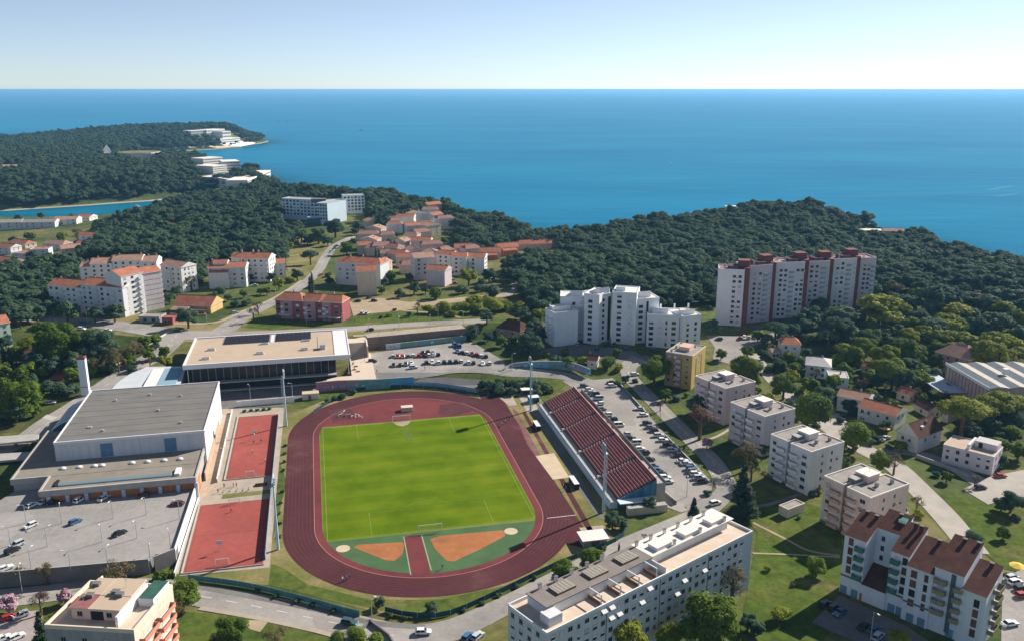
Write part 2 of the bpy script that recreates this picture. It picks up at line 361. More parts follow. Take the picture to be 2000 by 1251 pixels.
# ============================================================= ground, sea
def ground_mat():
    m = bpy.data.materials.new('ground'); m.use_nodes = True; n = m.node_tree.nodes; l = m.node_tree.links
    b = n['Principled BSDF']; b.inputs['Roughness'].default_value = 0.95; b.inputs['Specular IOR Level'].default_value = 0.1
    tc = n.new('ShaderNodeTexCoord')
    def noise(s, d):
        t = n.new('ShaderNodeTexNoise'); t.inputs['Scale'].default_value = s; t.inputs['Detail'].default_value = d; l.new(tc.outputs['Object'], t.inputs['Vector']); return t
    def ramp(src, els):
        r = n.new('ShaderNodeValToRGB'); e = r.color_ramp.elements
        e[0].position, e[0].color = els[0][0], els[0][1] + (1,); e[1].position, e[1].color = els[-1][0], els[-1][1] + (1,)
        for p_, c_ in els[1:-1]: x = e.new(p_); x.color = c_ + (1,)
        l.new(src, r.inputs[0]); return r
    a = noise(0.02, 10); c = noise(0.3, 8)
    r1 = ramp(a.outputs['Fac'], [(0.32, (0.055, 0.085, 0.02)), (0.46, (0.1, 0.13, 0.03)), (0.56, (0.15, 0.15, 0.045)), (0.7, (0.25, 0.2, 0.1))])
    r2 = ramp(c.outputs['Fac'], [(0.3, (0.55, 0.55, 0.55)), (0.7, (1.1, 1.1, 1.1))])
    mx = n.new('ShaderNodeMixRGB'); mx.blend_type = 'MULTIPLY'; mx.inputs[0].default_value = 1
    l.new(r1.outputs[0], mx.inputs[1]); l.new(r2.outputs[0], mx.inputs[2])
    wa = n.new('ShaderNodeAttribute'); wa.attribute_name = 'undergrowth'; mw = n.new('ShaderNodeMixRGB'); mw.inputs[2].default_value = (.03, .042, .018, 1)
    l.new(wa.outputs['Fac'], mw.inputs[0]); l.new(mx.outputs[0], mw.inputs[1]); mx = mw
    # bare rock on the shore
    sx = n.new('ShaderNodeSeparateXYZ'); l.new(tc.outputs['Object'], sx.inputs[0])
    mr = n.new('ShaderNodeMapRange'); mr.inputs[1].default_value = SEA + 0.5; mr.inputs[2].default_value = SEA + 1.5; l.new(sx.outputs[2], mr.inputs[0])
    m2 = n.new('ShaderNodeMixRGB'); m2.inputs[1].default_value = (0.45, 0.4, 0.32, 1); l.new(mr.outputs[0], m2.inputs[0]); l.new(mx.outputs[0], m2.inputs[2])
    l.new(m2.outputs[0], b.inputs['Base Color']); return m
def sea_mat():
    m = bpy.data.materials.new('sea_water'); m.use_nodes = True; n = m.node_tree.nodes; l = m.node_tree.links
    b = n['Principled BSDF']; b.inputs['Roughness'].default_value = 0.32; b.inputs['IOR'].default_value = 1.1
    b.inputs['Specular IOR Level'].default_value = 0.05
    tc = n.new('ShaderNodeTexCoord')
    def noise(sx, sy, s, d):
        mp = n.new('ShaderNodeMapping'); mp.inputs['Scale'].default_value = (sx, sy, 1); mp.inputs['Rotation'].default_value = (0, 0, 0.22)
        l.new(tc.outputs['Object'], mp.inputs[0])
        t = n.new('ShaderNodeTexNoise'); t.inputs['Scale'].default_value = s; t.inputs['Detail'].default_value = d; l.new(mp.outputs[0], t.inputs['Vector']); return t
    a = noise(1, 2.6, 0.0013, 9); c = noise(1, 2.5, 0.012, 8)
    r = n.new('ShaderNodeValToRGB'); e = r.color_ramp.elements
    e[0].position, e[0].color = 0.33, (0.006, 0.148, 0.285, 1); e[1].position, e[1].color = 0.68, (0.012, 0.195, 0.335, 1)
    l.new(a.outputs['Fac'], r.inputs[0])
    st = noise(1, 7, 0.004, 5); rs = n.new('ShaderNodeValToRGB'); rs.color_ramp.elements[0].position = .56; rs.color_ramp.elements[1].position = .74; rs.color_ramp.elements[1].color = (.4, .4, .4, 1)
    l.new(st.outputs['Fac'], rs.inputs[0]); ms = n.new('ShaderNodeMixRGB'); ms.inputs[2].default_value = (.05, .26, .37, 1); l.new(rs.outputs[0], ms.inputs[0]); l.new(r.outputs[0], ms.inputs[1]); r = ms
    # clear shallow water over pale ground close to the shore
    at = n.new('ShaderNodeAttribute'); at.attribute_name = 'shallow'
    m2 = n.new('ShaderNodeMixRGB'); m2.inputs[2].default_value = (0.002, 0.055, 0.065, 1); l.new(at.outputs['Fac'], m2.inputs[0]); l.new(r.outputs[0], m2.inputs[1])
    l.new(m2.outputs[0], b.inputs['Base Color'])
    bp = n.new('ShaderNodeBump'); bp.inputs['Strength'].default_value = 0.5; bp.inputs['Distance'].default_value = 2.0
    l.new(c.outputs['Fac'], bp.inputs['Height']); l.new(bp.outputs[0], b.inputs['Normal'])
    return m
def grid_mesh(name, X, Y, Z, m, keep=None):
    ny, nx = X.shape; v = np.stack([X, Y, Z], -1).reshape(-1, 3)
    i = np.arange(ny * nx).reshape(ny, nx); q = np.stack([i[:-1, :-1], i[:-1, 1:], i[1:, 1:], i[1:, :-1]], -1).reshape(-1, 4)
    if keep is not None: q = q[keep.reshape(-1)]
    me = bpy.data.meshes.new(name); me.vertices.add(len(v)); me.vertices.foreach_set('co', v.ravel().astype(np.float32))
    me.loops.add(len(q) * 4); me.loops.foreach_set('vertex_index', q.ravel().astype(np.int32)); me.polygons.add(len(q))
    me.polygons.foreach_set('loop_start', np.arange(0, len(q) * 4, 4, dtype=np.int32)); me.materials.append(m)
    me.update(calc_edges=True); return me
me = grid_mesh('ground', GX, GY, TT, ground_mat())
me.polygons.foreach_set('use_smooth', [True] * len(me.polygons))
GROUND = me; tag(link('ground', me), None, None, None, 'structure')
SEA_R = 60000.0
sxs = np.concatenate([[-SEA_R, -20000, -8000], np.arange(-3600, 1500, 60), [3000, 8000, 20000, SEA_R]]); sys_ = np.concatenate([np.arange(300, 3500, 60), [4500, 7000, 12000, 25000, SEA_R]])
SXX, SYY = np.meshgrid(sxs, sys_)
me = grid_mesh('sea', SXX, SYY, np.full(SXX.shape, SEA), sea_mat())
sd = sdist(COAST, SXX, SYY)
at = me.attributes.new('shallow', 'FLOAT', 'POINT'); at.data.foreach_set('value', (np.exp(-np.maximum(-sd, 0) / 40) * 0.85).ravel().astype(np.float32))
tag(link('sea', me), None, None, None, 'structure')

# ============================================================= stadium
YAW = math.atan2(20.8, 90.8)          # the field is turned counter-clockwise
RA = Vector((math.cos(YAW), math.sin(YAW))); AA = Vector((-math.sin(YAW), math.cos(YAW)))
C0 = Vector((-34.6, 286.6))
def S(r, a): return C0 + RA * r + AA * a
def oval(rad, ls, n=40):
    o = []
    for k in range(n + 1): t = math.pi * k / n; o.append(S(rad * math.cos(t), ls + rad * math.sin(t)))
    for k in range(n + 1): t = math.pi + math.pi * k / n; o.append(S(rad * math.cos(t), -ls + rad * math.sin(t)))
    return o
LS, RO, RI = 37.3, 45.8, 36.2
drape('stadium_verge', px([(520, 830), (560, 812), (640, 778), (700, 755), (800, 748), (930, 766), (1045, 762), (1140, 905), (1195, 1000), (1222, 1035), (1180, 1080), (1050, 1120),
      (960, 1165), (880, 1200), (740, 1196), (540, 1143), (370, 1131), (520, 1100), (560, 940)], 0), LAWNDRY, z=0.05)
drape('grass_bank', px([(530, 1100), (552, 1108), (600, 1140), (720, 1170), (860, 1170), (1000, 1140), (1085, 1095), (1180, 1062), (1222, 1045), (1060, 1115), (965, 1162), (875, 1197), (745, 1192), (524, 1142)], 0), LAWN, z=0.06)
def outer():
    pts = []
    for k in range(41):            # north bend, with the sprint straight running on beyond it on the right
        t = math.pi * k / 40; pts.append(S(RO * math.cos(t), LS + RO * math.sin(t)))
    for k in range(41):
        t = math.pi + math.pi * k / 40; pts.append(S(RO * math.cos(t), -LS + RO * math.sin(t)))
    return pts
track = tag(empty('running_track', (C0.x, C0.y, 0), YAW, 'dark red running track with faint lane lines around the football pitch', 'running track'))
def ringmesh(r0, r1, ls, m, z, n=48):
    mb = MB(); A = []; B = []
    for k in range(n + 1): t = math.pi * k / n; A.append((r0 * math.cos(t), ls + r0 * math.sin(t))); B.append((r1 * math.cos(t), ls + r1 * math.sin(t)))
    for k in range(n + 1): t = math.pi + math.pi * k / n; A.append((r0 * math.cos(t), -ls + r0 * math.sin(t))); B.append((r1 * math.cos(t), -ls + r1 * math.sin(t)))
    N = len(A)
    for i in range(N):
        j = (i + 1) % N; mb.face([(*A[i], z), (*B[i], z), (*B[j], z), (*A[j], z)], m)
    return mb
mb = ringmesh(RI, RO, LS, TRACK, 0.09)
mb.face([(RI + .3, LS, .085), (RO, LS, .085), (RO, 82, .085), (RI + .3, 80, .085)], TRACK); mb.face([(RI + .3, -LS, .085), (RI + .3, -63, .085), (RO, -70, .085), (RO, -LS, .085)], TRACK)
for p in mb.f: pass
mb.obj('lane_surface', track)
ringmesh(RI - 2.4, RI, LS, TRACKIN, 0.095).obj('inner_strip', track)
for k in range(1, 8):
    r = RI + k * (RO - RI) / 8
    ringmesh(r - 0.07, r + 0.07, LS, FAINT, 0.105).obj('lane_line', track)
ringmesh(RI - 0.1, RI + 0.1, LS, mat('kerb_pink', (0.4, 0.2, 0.19)), 0.11).obj('inner_kerb', track)
mb = MB(); mb.box(RI, RO, -47.2, -46.9, 0.09, 0.108, LINE); mb.obj('finish_line', track)
# infield: north fan of track surface, green turf to the south, pitch between
def fan(sign, rad, a_cut, n=40):
    o = []
    for k in range(n + 1):
        t = math.pi * k / n; r, a = rad * math.cos(t), LS + rad * math.sin(t)
        if a >= a_cut: o.append(S(r, sign * a))
    return o
RF = RI - 2.4
drape('north_apron', fan(1, RF, LS) + [S(-RF, 46), S(RF, 46)][0:0], TRACKIN, z=0.07)
drape('field_margin', [S(-RF, -50), S(RF, -50), S(RF, 47.3), S(-RF, 47.3)], mat('margin_grass', (0.2, 0.23, 0.06), noise=0.25, nscale=0.2), z=0.075)
o_ = [S(-RF, 47.3), S(RF, 47.3)]
drape('south_turf', [S(-RF, -46.7), S(-RF, -LS)][0:1] + [p for p in reversed(fan(-1, RF, 46.7))][0:0] + fan(-1, RF, 46.7), TURFG, z=0.08)
pitch_m = mat('pitch_grass', (0.145, 0.2, 0.01), nscale=0.06, col2=(0.078, 0.134, 0.005), spec=0, detail=10)
def pitch_mat():
    m = pitch_m; n = m.node_tree.nodes; l = m.node_tree.links; b = n['Principled BSDF']
    src = b.inputs['Base Color'].links[0].from_socket
    tc = n.new('ShaderNodeTexCoord'); wv = n.new('ShaderNodeTexWave'); wv.bands_direction = 'Y'; wv.inputs['Scale'].default_value = 0.0297; wv.inputs['Distortion'].default_value = 0.9
    wv.inputs['Detail'].default_value = 3; wv.inputs['Detail Scale'].default_value = 6
    rp = n.new('ShaderNodeValToRGB'); rp.color_ramp.elements[0].position = .35; rp.color_ramp.elements[1].position = .65
    rp.color_ramp.elements[0].color = (.9, .93, .9, 1); rp.color_ramp.elements[1].color = (1.07, 1.05, 1.1, 1)
    l.new(tc.outputs['Object'], wv.inputs[0]); l.new(wv.outputs['Fac'], rp.inputs[0])
    mx = n.new('ShaderNodeMixRGB'); mx.blend_type = 'MULTIPLY'; mx.inputs[0].default_value = 1
    l.new(src, mx.inputs[1]); l.new(rp.outputs[0], mx.inputs[2]); l.new(mx.outputs[0], b.inputs['Base Color'])
pitch_mat()
field = empty('football_pitch', (C0.x, C0.y, 0), YAW, 'bright green mown football pitch inside the running track', 'football pitch')
MB().face([(-33.5, -46.6, .09), (33.4, -46.6, .09), (33.4, 46.8, .09), (-33.5, 46.8, .09)], pitch_m).obj('turf', field)
mb = MB()
def ln(x0, y0, x1, y1, w=0.14, z=0.1, m=FAINTG):
    d = Vector((x1 - x0, y1 - y0)).normalized(); n_ = Vector((-d.y, d.x)) * w / 2
    mb.face([(x0 + n_.x, y0 + n_.y, z), (x0 - n_.x, y0 - n_.y, z), (x1 - n_.x, y1 - n_.y, z), (x1 + n_.x, y1 + n_.y, z)], m)
PW, PL = 32.4, 46.2
ln(-PW, -PL, -PW, PL); ln(PW, -PL, PW, PL); ln(-PW, -PL, PW, -PL); ln(-PW, PL, PW, PL, .3)
mb.obj('boundary_line', field)
for s in (-1, 1):
    mb = MB()
    for x in (-19, 19): ln(x, s * PL, x, s * (PL - 15.5), .12)
    ln(-19.06, s * (PL - 15.5), 19.06, s * (PL - 15.5), .05); mb.obj('box_line', field); mb = MB()
    for k in range(10):
        t0, t1 = R(40 + 10 * k), R(50 + 10 * k); ln(9 * math.cos(t0), s * (PL - 11 - 9 * math.sin(t0)), 9 * math.cos(t1), s * (PL - 11 - 9 * math.sin(t1)), .07)
    mb.obj('box_arc', field)
# worn goalmouth
drape('worn_goalmouth', px([(766, 824), (803, 821), (797, 828), (786, 832), (776, 830)], 0), DIRT, z=0.11, label=None)
# clay sectors, discs, runway of the south bend
drape('clay_sector', px([(690, 1068), (700, 1063), (786, 1058), (790, 1063), (786, 1082), (769, 1095), (752, 1093)], 0), CLAY, z=0.1)
drape('clay_sector', px([(840, 1052), (858, 1046), (978, 1035), (990, 1037), (985, 1047), (940, 1071), (886, 1096), (872, 1094), (850, 1072)], 0), CLAY, z=0.1)
drape('south_runway', px([(789, 1047), (822, 1044), (842, 1122), (803, 1124)], 0), TRACKIN, z=0.115)
drape('runway_edge', px([(787.5, 1047), (789.5, 1046.8), (803.5, 1122), (801, 1122)], 0), mat('pale_green_edge', (0.3, 0.33, 0.22)), z=0.12)
drape('runway_edge', px([(822, 1044), (824.5, 1044), (843.5, 1113), (841, 1113)], 0), MATS['pale_green_edge'], z=0.12)
for cx_, cy_, lab in ((670, 1071, 'pale round throwing circle beside the smaller clay sector'), (998, 1037, 'pale round throwing circle beside the larger clay sector')):
    c = G(cx_, cy_); mb = MB(); ring = [(2.1 * math.cos(R(20 * k)), 2.1 * math.sin(R(20 * k))) for k in range(18)]
    mb.prism(ring, 0, 0.14, SAND); tag(mb.obj('throwing_circle', None, c), lab, 'throwing circle')
# long-jump strips and aprons on the grandstand side
drape('jump_runway', px([(1020, 745 + 60), (1026, 803), (1163, 1042), (1152, 1044)], 0), TRACK, z=0.1)
drape('sand_strip', px([(975, 776), (1000, 772), (1010, 790), (995, 792)], 0), PAVE, z=0.1)
drape('sand_pit', px([(1046, 890), (1082, 884), (1112, 932), (1080, 936)], 0), SAND, z=0.11)
drape('concrete_apron', px([(1040, 800), (1058, 798), (1092, 860), (1172, 998), (1186, 1018), (1166, 1008), (1130, 952)], 0), ASPHD, z=0.085)
drape('paved_pad', px([(1010, 768), (1034, 764), (1052, 800), (1030, 806)], 0), PAVE, z=0.1)
drape('paved_pad', px([(1131, 1030), (1178, 1025), (1196, 1048), (1146, 1058)], 0), PAVE, z=0.1)
drape('bank', px([(930, 765), (945, 738), (1000, 732), (1075, 736), (1110, 748), (1062, 782), (1042, 760)], 0, 0), LAWN, dz=0.1)

for poly, m, z in (([(786, 836), (796, 834), (802, 846), (806, 860), (796, 862), (788, 850)], mat('bare_turf', (.085, .13, .03), nscale=.4, col2=(.13, .19, .016)), .112), ([(1000, 795), (1012, 805), (1040, 860), (1066, 905), (1052, 900), (1030, 868)], mat('dusty_track', (.24, .13, .12), nscale=.2, col2=(.15, .06, .06)), .103), ([(860, 790), (905, 783), (930, 800), (880, 812), (856, 806)], mat('dark_track', (.12, .043, .047), noise=.3, nscale=.2), .104), ([(640, 800), (680, 795), (700, 812), (650, 826)], MATS['dark_track'], .104)):
    drape('worn_patch', px(poly, 0), m, z=z)
# ============================================================= trees
def unit(n):
    v = rng.normal(size=(n, 3)); return v / np.linalg.norm(v, axis=1, keepdims=True)
def ico():
    import bmesh
    bm = bmesh.new(); bmesh.ops.create_icosphere(bm, subdivisions=1, radius=1); v = np.array([x.co[:] for x in bm.verts]); f = np.array([[x.index for x in t.verts] for t in bm.faces]); bm.free(); return v, f
ICO_V, ICO_F = ico()
def crown_mesh(name, m, blobs, nq, size, seed, flat=0.0, core=True):
    """leaf clumps: quads spread over and through an uneven set of lobes (cx, cy, cz, rx, ry, rz)"""
    r = np.random.default_rng(seed); V = []; TN = []
    vol = np.array([b[3] * b[4] + b[3] * b[5] for b in blobs]); vol = vol / vol.sum()
    for bi, b in enumerate(blobs):
        bt = r.uniform(0, 1)
        if core:        # the closed mass of twigs inside each lobe
            k = r.permutation(len(ICO_F)); vv = ICO_V * (1 + r.normal(scale=.07, size=(len(ICO_V), 1)))
            q = vv[ICO_F] * .84 * np.array(b[3:6]) + np.array(b[:3]); q = np.concatenate([q, q[:, 2:3]], 1)
            q[:, 3] = (q[:, 2] * .5 + q[:, 0] * .5); V.append(q.reshape(-1, 3)); TN.append(np.clip(.6 * bt + .4 * r.uniform(0, 1, len(ICO_F)), 0, 1))
        n = max(8, int(nq * vol[bi])); d = r.normal(size=(n, 3)); d /= np.linalg.norm(d, axis=1, keepdims=True)
        d[:, 2] = np.where(d[:, 2] < -0.35, -d[:, 2], d[:, 2])
        rad = r.uniform(0.8, 1.1, size=(n, 1)) + (r.uniform(size=(n, 1)) < .12) * r.uniform(0, .3, size=(n, 1)); c = np.array(b[:3]) + d * rad * np.array(b[3:6])
        nrm = d / np.array(b[3:6]); nrm /= np.linalg.norm(nrm, axis=1, keepdims=True); nrm += r.normal(scale=0.3, size=(n, 3)); nrm[:, 2] += flat
        nrm /= np.linalg.norm(nrm, axis=1, keepdims=True)
        e = r.normal(size=(n, 3)); u = np.cross(nrm, e); u /= np.linalg.norm(u, axis=1, keepdims=True); v = np.cross(nrm, u)
        s = size * r.uniform(0.5, 1.2, size=(n, 1)); s2 = s * r.uniform(0.55, 1.0, size=(n, 1))
        q = np.stack([c - u * s - v * s2 * .6, c + u * s * .7 - v * s2, c + u * s + v * s2 * .7, c - u * s * .6 + v * s2], 1)
        V.append(q.reshape(-1, 3)); TN.append(np.clip(0.6 * bt + 0.4 * r.uniform(0, 1, n), 0, 1))
    V = np.concatenate(V); TN = np.concatenate(TN); nf = len(V) // 4
    me = bpy.data.meshes.new(name); me.vertices.add(len(V)); me.vertices.foreach_set('co', V.ravel().astype(np.float32))
    me.loops.add(nf * 4); me.loops.foreach_set('vertex_index', np.arange(nf * 4, dtype=np.int32)); me.polygons.add(nf)
    me.polygons.foreach_set('loop_start', np.arange(0, nf * 4, 4, dtype=np.int32)); me.materials.append(m); me.update(calc_edges=True)
    a = me.attributes.new('tone', 'FLOAT', 'FACE'); a.data.foreach_set('value', TN.astype(np.float32)); return me
# crowns are built one unit wide (diameter 1) and scaled
def lobes(seed, kind):
    r = np.random.default_rng(seed); o = []
    if kind == 'round':
        o = [(0, 0, 0, .34, .34, .32)]
        for k in range(18):
            t = 2.4 * k + r.uniform(-.3, .3); z = r.uniform(-.22, .27); q = r.uniform(.24, .36) * math.sqrt(1 - (z / .36) ** 2 * .75); s = r.uniform(.09, .19); o.append((q * math.cos(t), q * math.sin(t), z, s, s, s * .85))
        o.append((r.uniform(-.1, .1), r.uniform(-.1, .1), .25, .19, .19, .16))
    elif kind == 'lolly':
        o = [(0, 0, 0, .44, .44, .4)]
        for k in range(10):
            d = r.normal(size=3); d /= np.linalg.norm(d); o.append((*(d * .3), .19, .19, .18))
    elif kind == 'umbrella':
        for k in range(17):
            t = 2.4 * k; q = .37 * math.sqrt((k + r.uniform(0, 1)) / 17); s = r.uniform(.14, .2); o.append((q * math.cos(t), q * math.sin(t), .12 - .9 * q * q + r.uniform(-.05, .05), s, s, s * .7))
    elif kind == 'pine':
        o = [(0, 0, -.02, .3, .3, .26)]
        for k in range(13):
            t = 2.4 * k + r.uniform(-.3, .3); z = r.uniform(-.24, .26); q = (.35 - .45 * max(z, 0)) * math.sqrt(r.uniform(.35, 1)); s = r.uniform(.14, .21); o.append((q * math.cos(t), q * math.sin(t), z, s, s, s * .7))
    elif kind == 'cypress':
        for k in range(9): z = -1.5 + k * .36; s = .42 * (1 - abs((z + .5) / 2.3) ** 1.6); o.append((r.uniform(-.05, .05), r.uniform(-.05, .05), z, s, s, .34))
    elif kind == 'conifer':
        for k in range(14):
            z = -.75 + 1.45 * k / 13; w_ = .46 * (1 - (z + .75) / 1.75)
            for j in range(3): t = r.uniform(0, 6.3); o.append((w_ * .55 * math.cos(t), w_ * .55 * math.sin(t), z, w_ * .6, w_ * .6, .12))
    elif kind == 'bare':
        for k in range(16):
            d = r.normal(size=3); d /= np.linalg.norm(d); d[2] = abs(d[2]) * .9 - .15; q = r.uniform(.2, .38); s = r.uniform(.09, .16); o.append((d[0] * q, d[1] * q, d[2] * q, s, s, s))
    elif kind == 'shrub':
        for k in range(7): t = r.uniform(0, 6.3); q = r.uniform(0, .3); s = r.uniform(.16, .27); o.append((q * math.cos(t), q * math.sin(t), r.uniform(-.12, .08), s, s, s * .8))
    return o
LM = {
 'g': leafmat('bright_leaves', (0.07, 0.12, 0.018), (0.17, 0.235, 0.03), .3),
 'd': leafmat('dark_needles', (0.052, 0.1, 0.066), (0.12, 0.175, 0.095), .35),
 'y': leafmat('yellow_green_needles', (0.14, 0.18, 0.02), (0.3, 0.32, 0.035), .3),
 'o': leafmat('olive_leaves', (0.08, 0.07, 0.035), (0.2, 0.16, 0.075), .2),
 'r': leafmat('reddish_brown_twigs', (0.08, 0.045, 0.035), (0.17, 0.095, 0.07)),
 'k': leafmat('pink_blossom', (0.3, 0.16, 0.2), (0.45, 0.29, 0.33)),
 'w': leafmat('white_blossom', (0.4, 0.38, 0.34), (0.6, 0.6, 0.55)),
 'c': leafmat('cypress_needles', (0.022, 0.042, 0.026), (0.055, 0.078, 0.042)),
 'p': leafmat('pine_wood_needles', (0.014, 0.03, 0.016), (0.05, 0.068, 0.026)),
}
SHAPE = {'g': 'round', 'd': 'pine', 'y': 'umbrella', 'o': 'bare', 'r': 'bare', 'k': 'round', 'w': 'round', 'c': 'cypress', 'u': 'umbrella', 'l': 'lolly', 'f': 'conifer', 'G': 'round', 's': 'shrub', 'S': 'shrub', 'Y': 'shrub'}
LEAF = {'u': 'd', 'l': 'g', 'f': 'c', 'G': 'y', 's': 'g', 'S': 'd', 'Y': 'y'}
# trunk height (in crown widths) up to the crown's centre, and how far crown bottom hangs
TRUNK = {'round': .5, 'lolly': .62, 'umbrella': .6, 'pine': .5, 'cypress': 1.75, 'conifer': .85, 'bare': .6, 'shrub': .28}
CROWN = {}
def crown(k, v, hi=False):
    key = (k, v, hi)
    if key not in CROWN:
        sh = SHAPE[k]; n = {'cypress': 650, 'bare': 420, 'shrub': 420, 'conifer': 900}.get(sh, 1000)
        sz = {'bare': .03, 'cypress': .07, 'conifer': .05, 'shrub': .055}.get(sh, .048)
        if hi: n, sz = n * 6, sz * .45
        CROWN[key] = crown_mesh('crown', LM[LEAF.get(k, k)], lobes(100 + v * 7 + ord(k), sh), n, sz, 55 + v + ord(k), .45, sh != 'bare')
    return CROWN[key]
TRUNKM = {}
def trunk(sh):
    if sh not in TRUNKM:
        h = TRUNK[sh]; mb = MB(); r = .045 if sh not in ('cypress', 'shrub') else .06
        mb.tube([(0, 0, -.12), (0.012, 0, h * .45), (0, .01, h * .9), (0, 0, h + .12)], [r * 1.25, r, r * .75, r * .25], BARK, 6)
        if sh not in ('cypress', 'conifer', 'shrub'):
            for k in range(5):
                t = 1.26 * k + .3; q = .27; z = h * (.62 + .06 * k)
                mb.tube([(0, 0, z), (q * .5 * math.cos(t), q * .5 * math.sin(t), z + .09), (q * math.cos(t), q * math.sin(t), z + .2)], [r * .5, r * .36, r * .12], BARK, 4)
        TRUNKM[sh] = mb.mesh('trunk')
    return TRUNKM[sh]
TREE_WORDS = {'g': ('leafy_tree', 'bright green leafy tree'), 'd': ('pine_tree', 'dark green pine'), 'y': ('umbrella_pine', 'yellow green umbrella pine'), 'o': ('budding_tree', 'olive brown thinly leaved tree'),
 'r': ('bare_tree', 'reddish brown leafless tree'), 'k': ('blossom_tree', 'pink blossoming tree'), 'w': ('blossom_tree', 'white blossoming tree'), 'c': ('cypress_tree', 'dark slim cypress'),
 'u': ('umbrella_pine', 'dark green umbrella pine'), 'l': ('leafy_tree', 'ball shaped green tree'), 'f': ('conifer_tree', 'dark pointed conifer'), 'G': ('leafy_tree', 'yellow green leafy tree'),
 's': ('shrub', 'bright green shrub'), 'S': ('shrub', 'dark green shrub'), 'Y': ('shrub', 'yellow green shrub')}
LABELLED = []      # things that get their label from the nearest landmark at the end
def tree(k, pos, wid, group=None, sq=1.0, word=None):
    nm, wd = TREE_WORDS[k]; sh = SHAPE[k]
    o = empty(nm, pos, random.uniform(0, 6.28)); o.scale = (wid, wid, wid * sq)
    c = link('crown', crown(k, random.randrange(3 if sh != 'pine' else 4), (Vector(pos).xy.length < 330 and wid > 6) or wid > 11 and Vector(pos).xy.length < 480), o, (0, 0, TRUNK[sh]))
    t = link('trunk' if sh != 'shrub' else 'stem', trunk(sh), o)
    cat = 'shrub' if sh == 'shrub' else 'tree'
    tag(o, None, cat, group or ('shrubs around the town' if cat == 'shrub' else 'trees among the buildings'))
    LABELLED.append((o, word or wd, wid)); return o
def trees(data, group=None):
    for it in data.split(';'):
        a = it.split()
        if not a: continue
        k, x, y, wd = a[0], float(a[1]), float(a[2]), float(a[3]) * 1.12; sq = float(a[4]) if len(a) > 4 else 1.0
        q = P(x, y); s = wd / F_PX * depth(q); h = TRUNK[SHAPE[k]] * s * sq
        for _ in range(3): q = P(x, y, h); s = wd / F_PX * depth(Vector((q.x, q.y, q.z + h))); h = TRUNK[SHAPE[k]] * s * sq
        tree(k, q, s, group, sq)
AWN = mat('awning_cloth', (.5, .4, .3), rnd=.4)
FRAME = mat('window_frame', (.3, .3, .3), rough=.6, rnd=.3)
# ============================================================= building kit
LAND = []       # landmarks (short name, position) used in labels
def hpx(pt, py):
    """height above pt whose image lies on photograph row py"""
    lo, hi = 0.0, 200.0
    for _ in range(40):
        m = (lo + hi) / 2; zc = pt.y * FW[1] + (pt.z + m - CAM_H) * FW[2]; v = pt.y * UP[1] + (pt.z + m - CAM_H) * UP[2]
        if 625.5 - F_PX * v / zc > py: lo = m
        else: hi = m
    return lo
CACHE = {}
def cached(key, fn):
    if key not in CACHE: CACHE[key] = fn()
    return CACHE[key]
def win_mesh(w, h, fm, kind):
    def f():
        mb = MB(); t = .07 if w > .9 else .05; d = .07
        mb.box(-w / 2, -w / 2 + t, -d, 0, 0, h, fm); mb.box(w / 2 - t, w / 2, -d, 0, 0, h, fm)
        mb.box(-w / 2 + t, w / 2 - t, -d, 0, 0, t, fm); mb.box(-w / 2 + t, w / 2 - t, -d, 0, h - t, h, fm)
        if kind == 'm': mb.box(-.03, .03, -d + .01, 0, t, h - t, fm)
        if kind == 's': mb.box(-w / 2 + t, w / 2 - t, -.045, 0, h * .05 + t, h - t, SHUT)
        if kind == 'h': mb.box(-w / 2 + t, w / 2 - t, -.045, 0, h * .5, h - t, SHUT)
        if kind == 'b': mb.box(-w / 2 + t, w / 2 - t, -.045, 0, t, h - t, SHUTBR)
        mb.box(-w / 2 - .06, w / 2 + .06, -.14, 0, -.06, -.002, fm)
        return mb.mesh('window')
    return cached(('w', w, h, fm.name, kind), f)
def pane_mesh(w, h, gm):
    return cached(('p', w, h, gm.name), lambda: MB().face([(-w / 2 + .03, -.02, .03), (w / 2 - .03, -.02, .03), (w / 2 - .03, -.02, h - .03), (-w / 2 + .03, -.02, h - .03)], gm).mesh('pane'))
def bal_mesh(w, d, pm, side=True, solid=True, h=1.0):
    def f():
        mb = MB(); mb.box(-w / 2, w / 2, -d, 0, -.16, 0, CONC)
        if solid:
            mb.box(-w / 2, w / 2, -d - .08, -d + .02, -.12, h, pm, None)
            mb.box(-w / 2, -w / 2 + .08, -d + .02, 0, .002, h, pm); mb.box(w / 2 - .08, w / 2, -d + .02, 0, .002, h, pm)
        else:
            mb.box(-w / 2, w / 2, -d, -d + .05, h - .06, h, pm)
            for k in range(9): x = -w / 2 + .03 + k * (w - .06) / 8; mb.box(x - .02, x + .02, -d + .005, -d + .045, .002, h - .06, pm)
        return mb.mesh('balcony')
    return cached(('b', w, d, pm.name, solid, h), f)
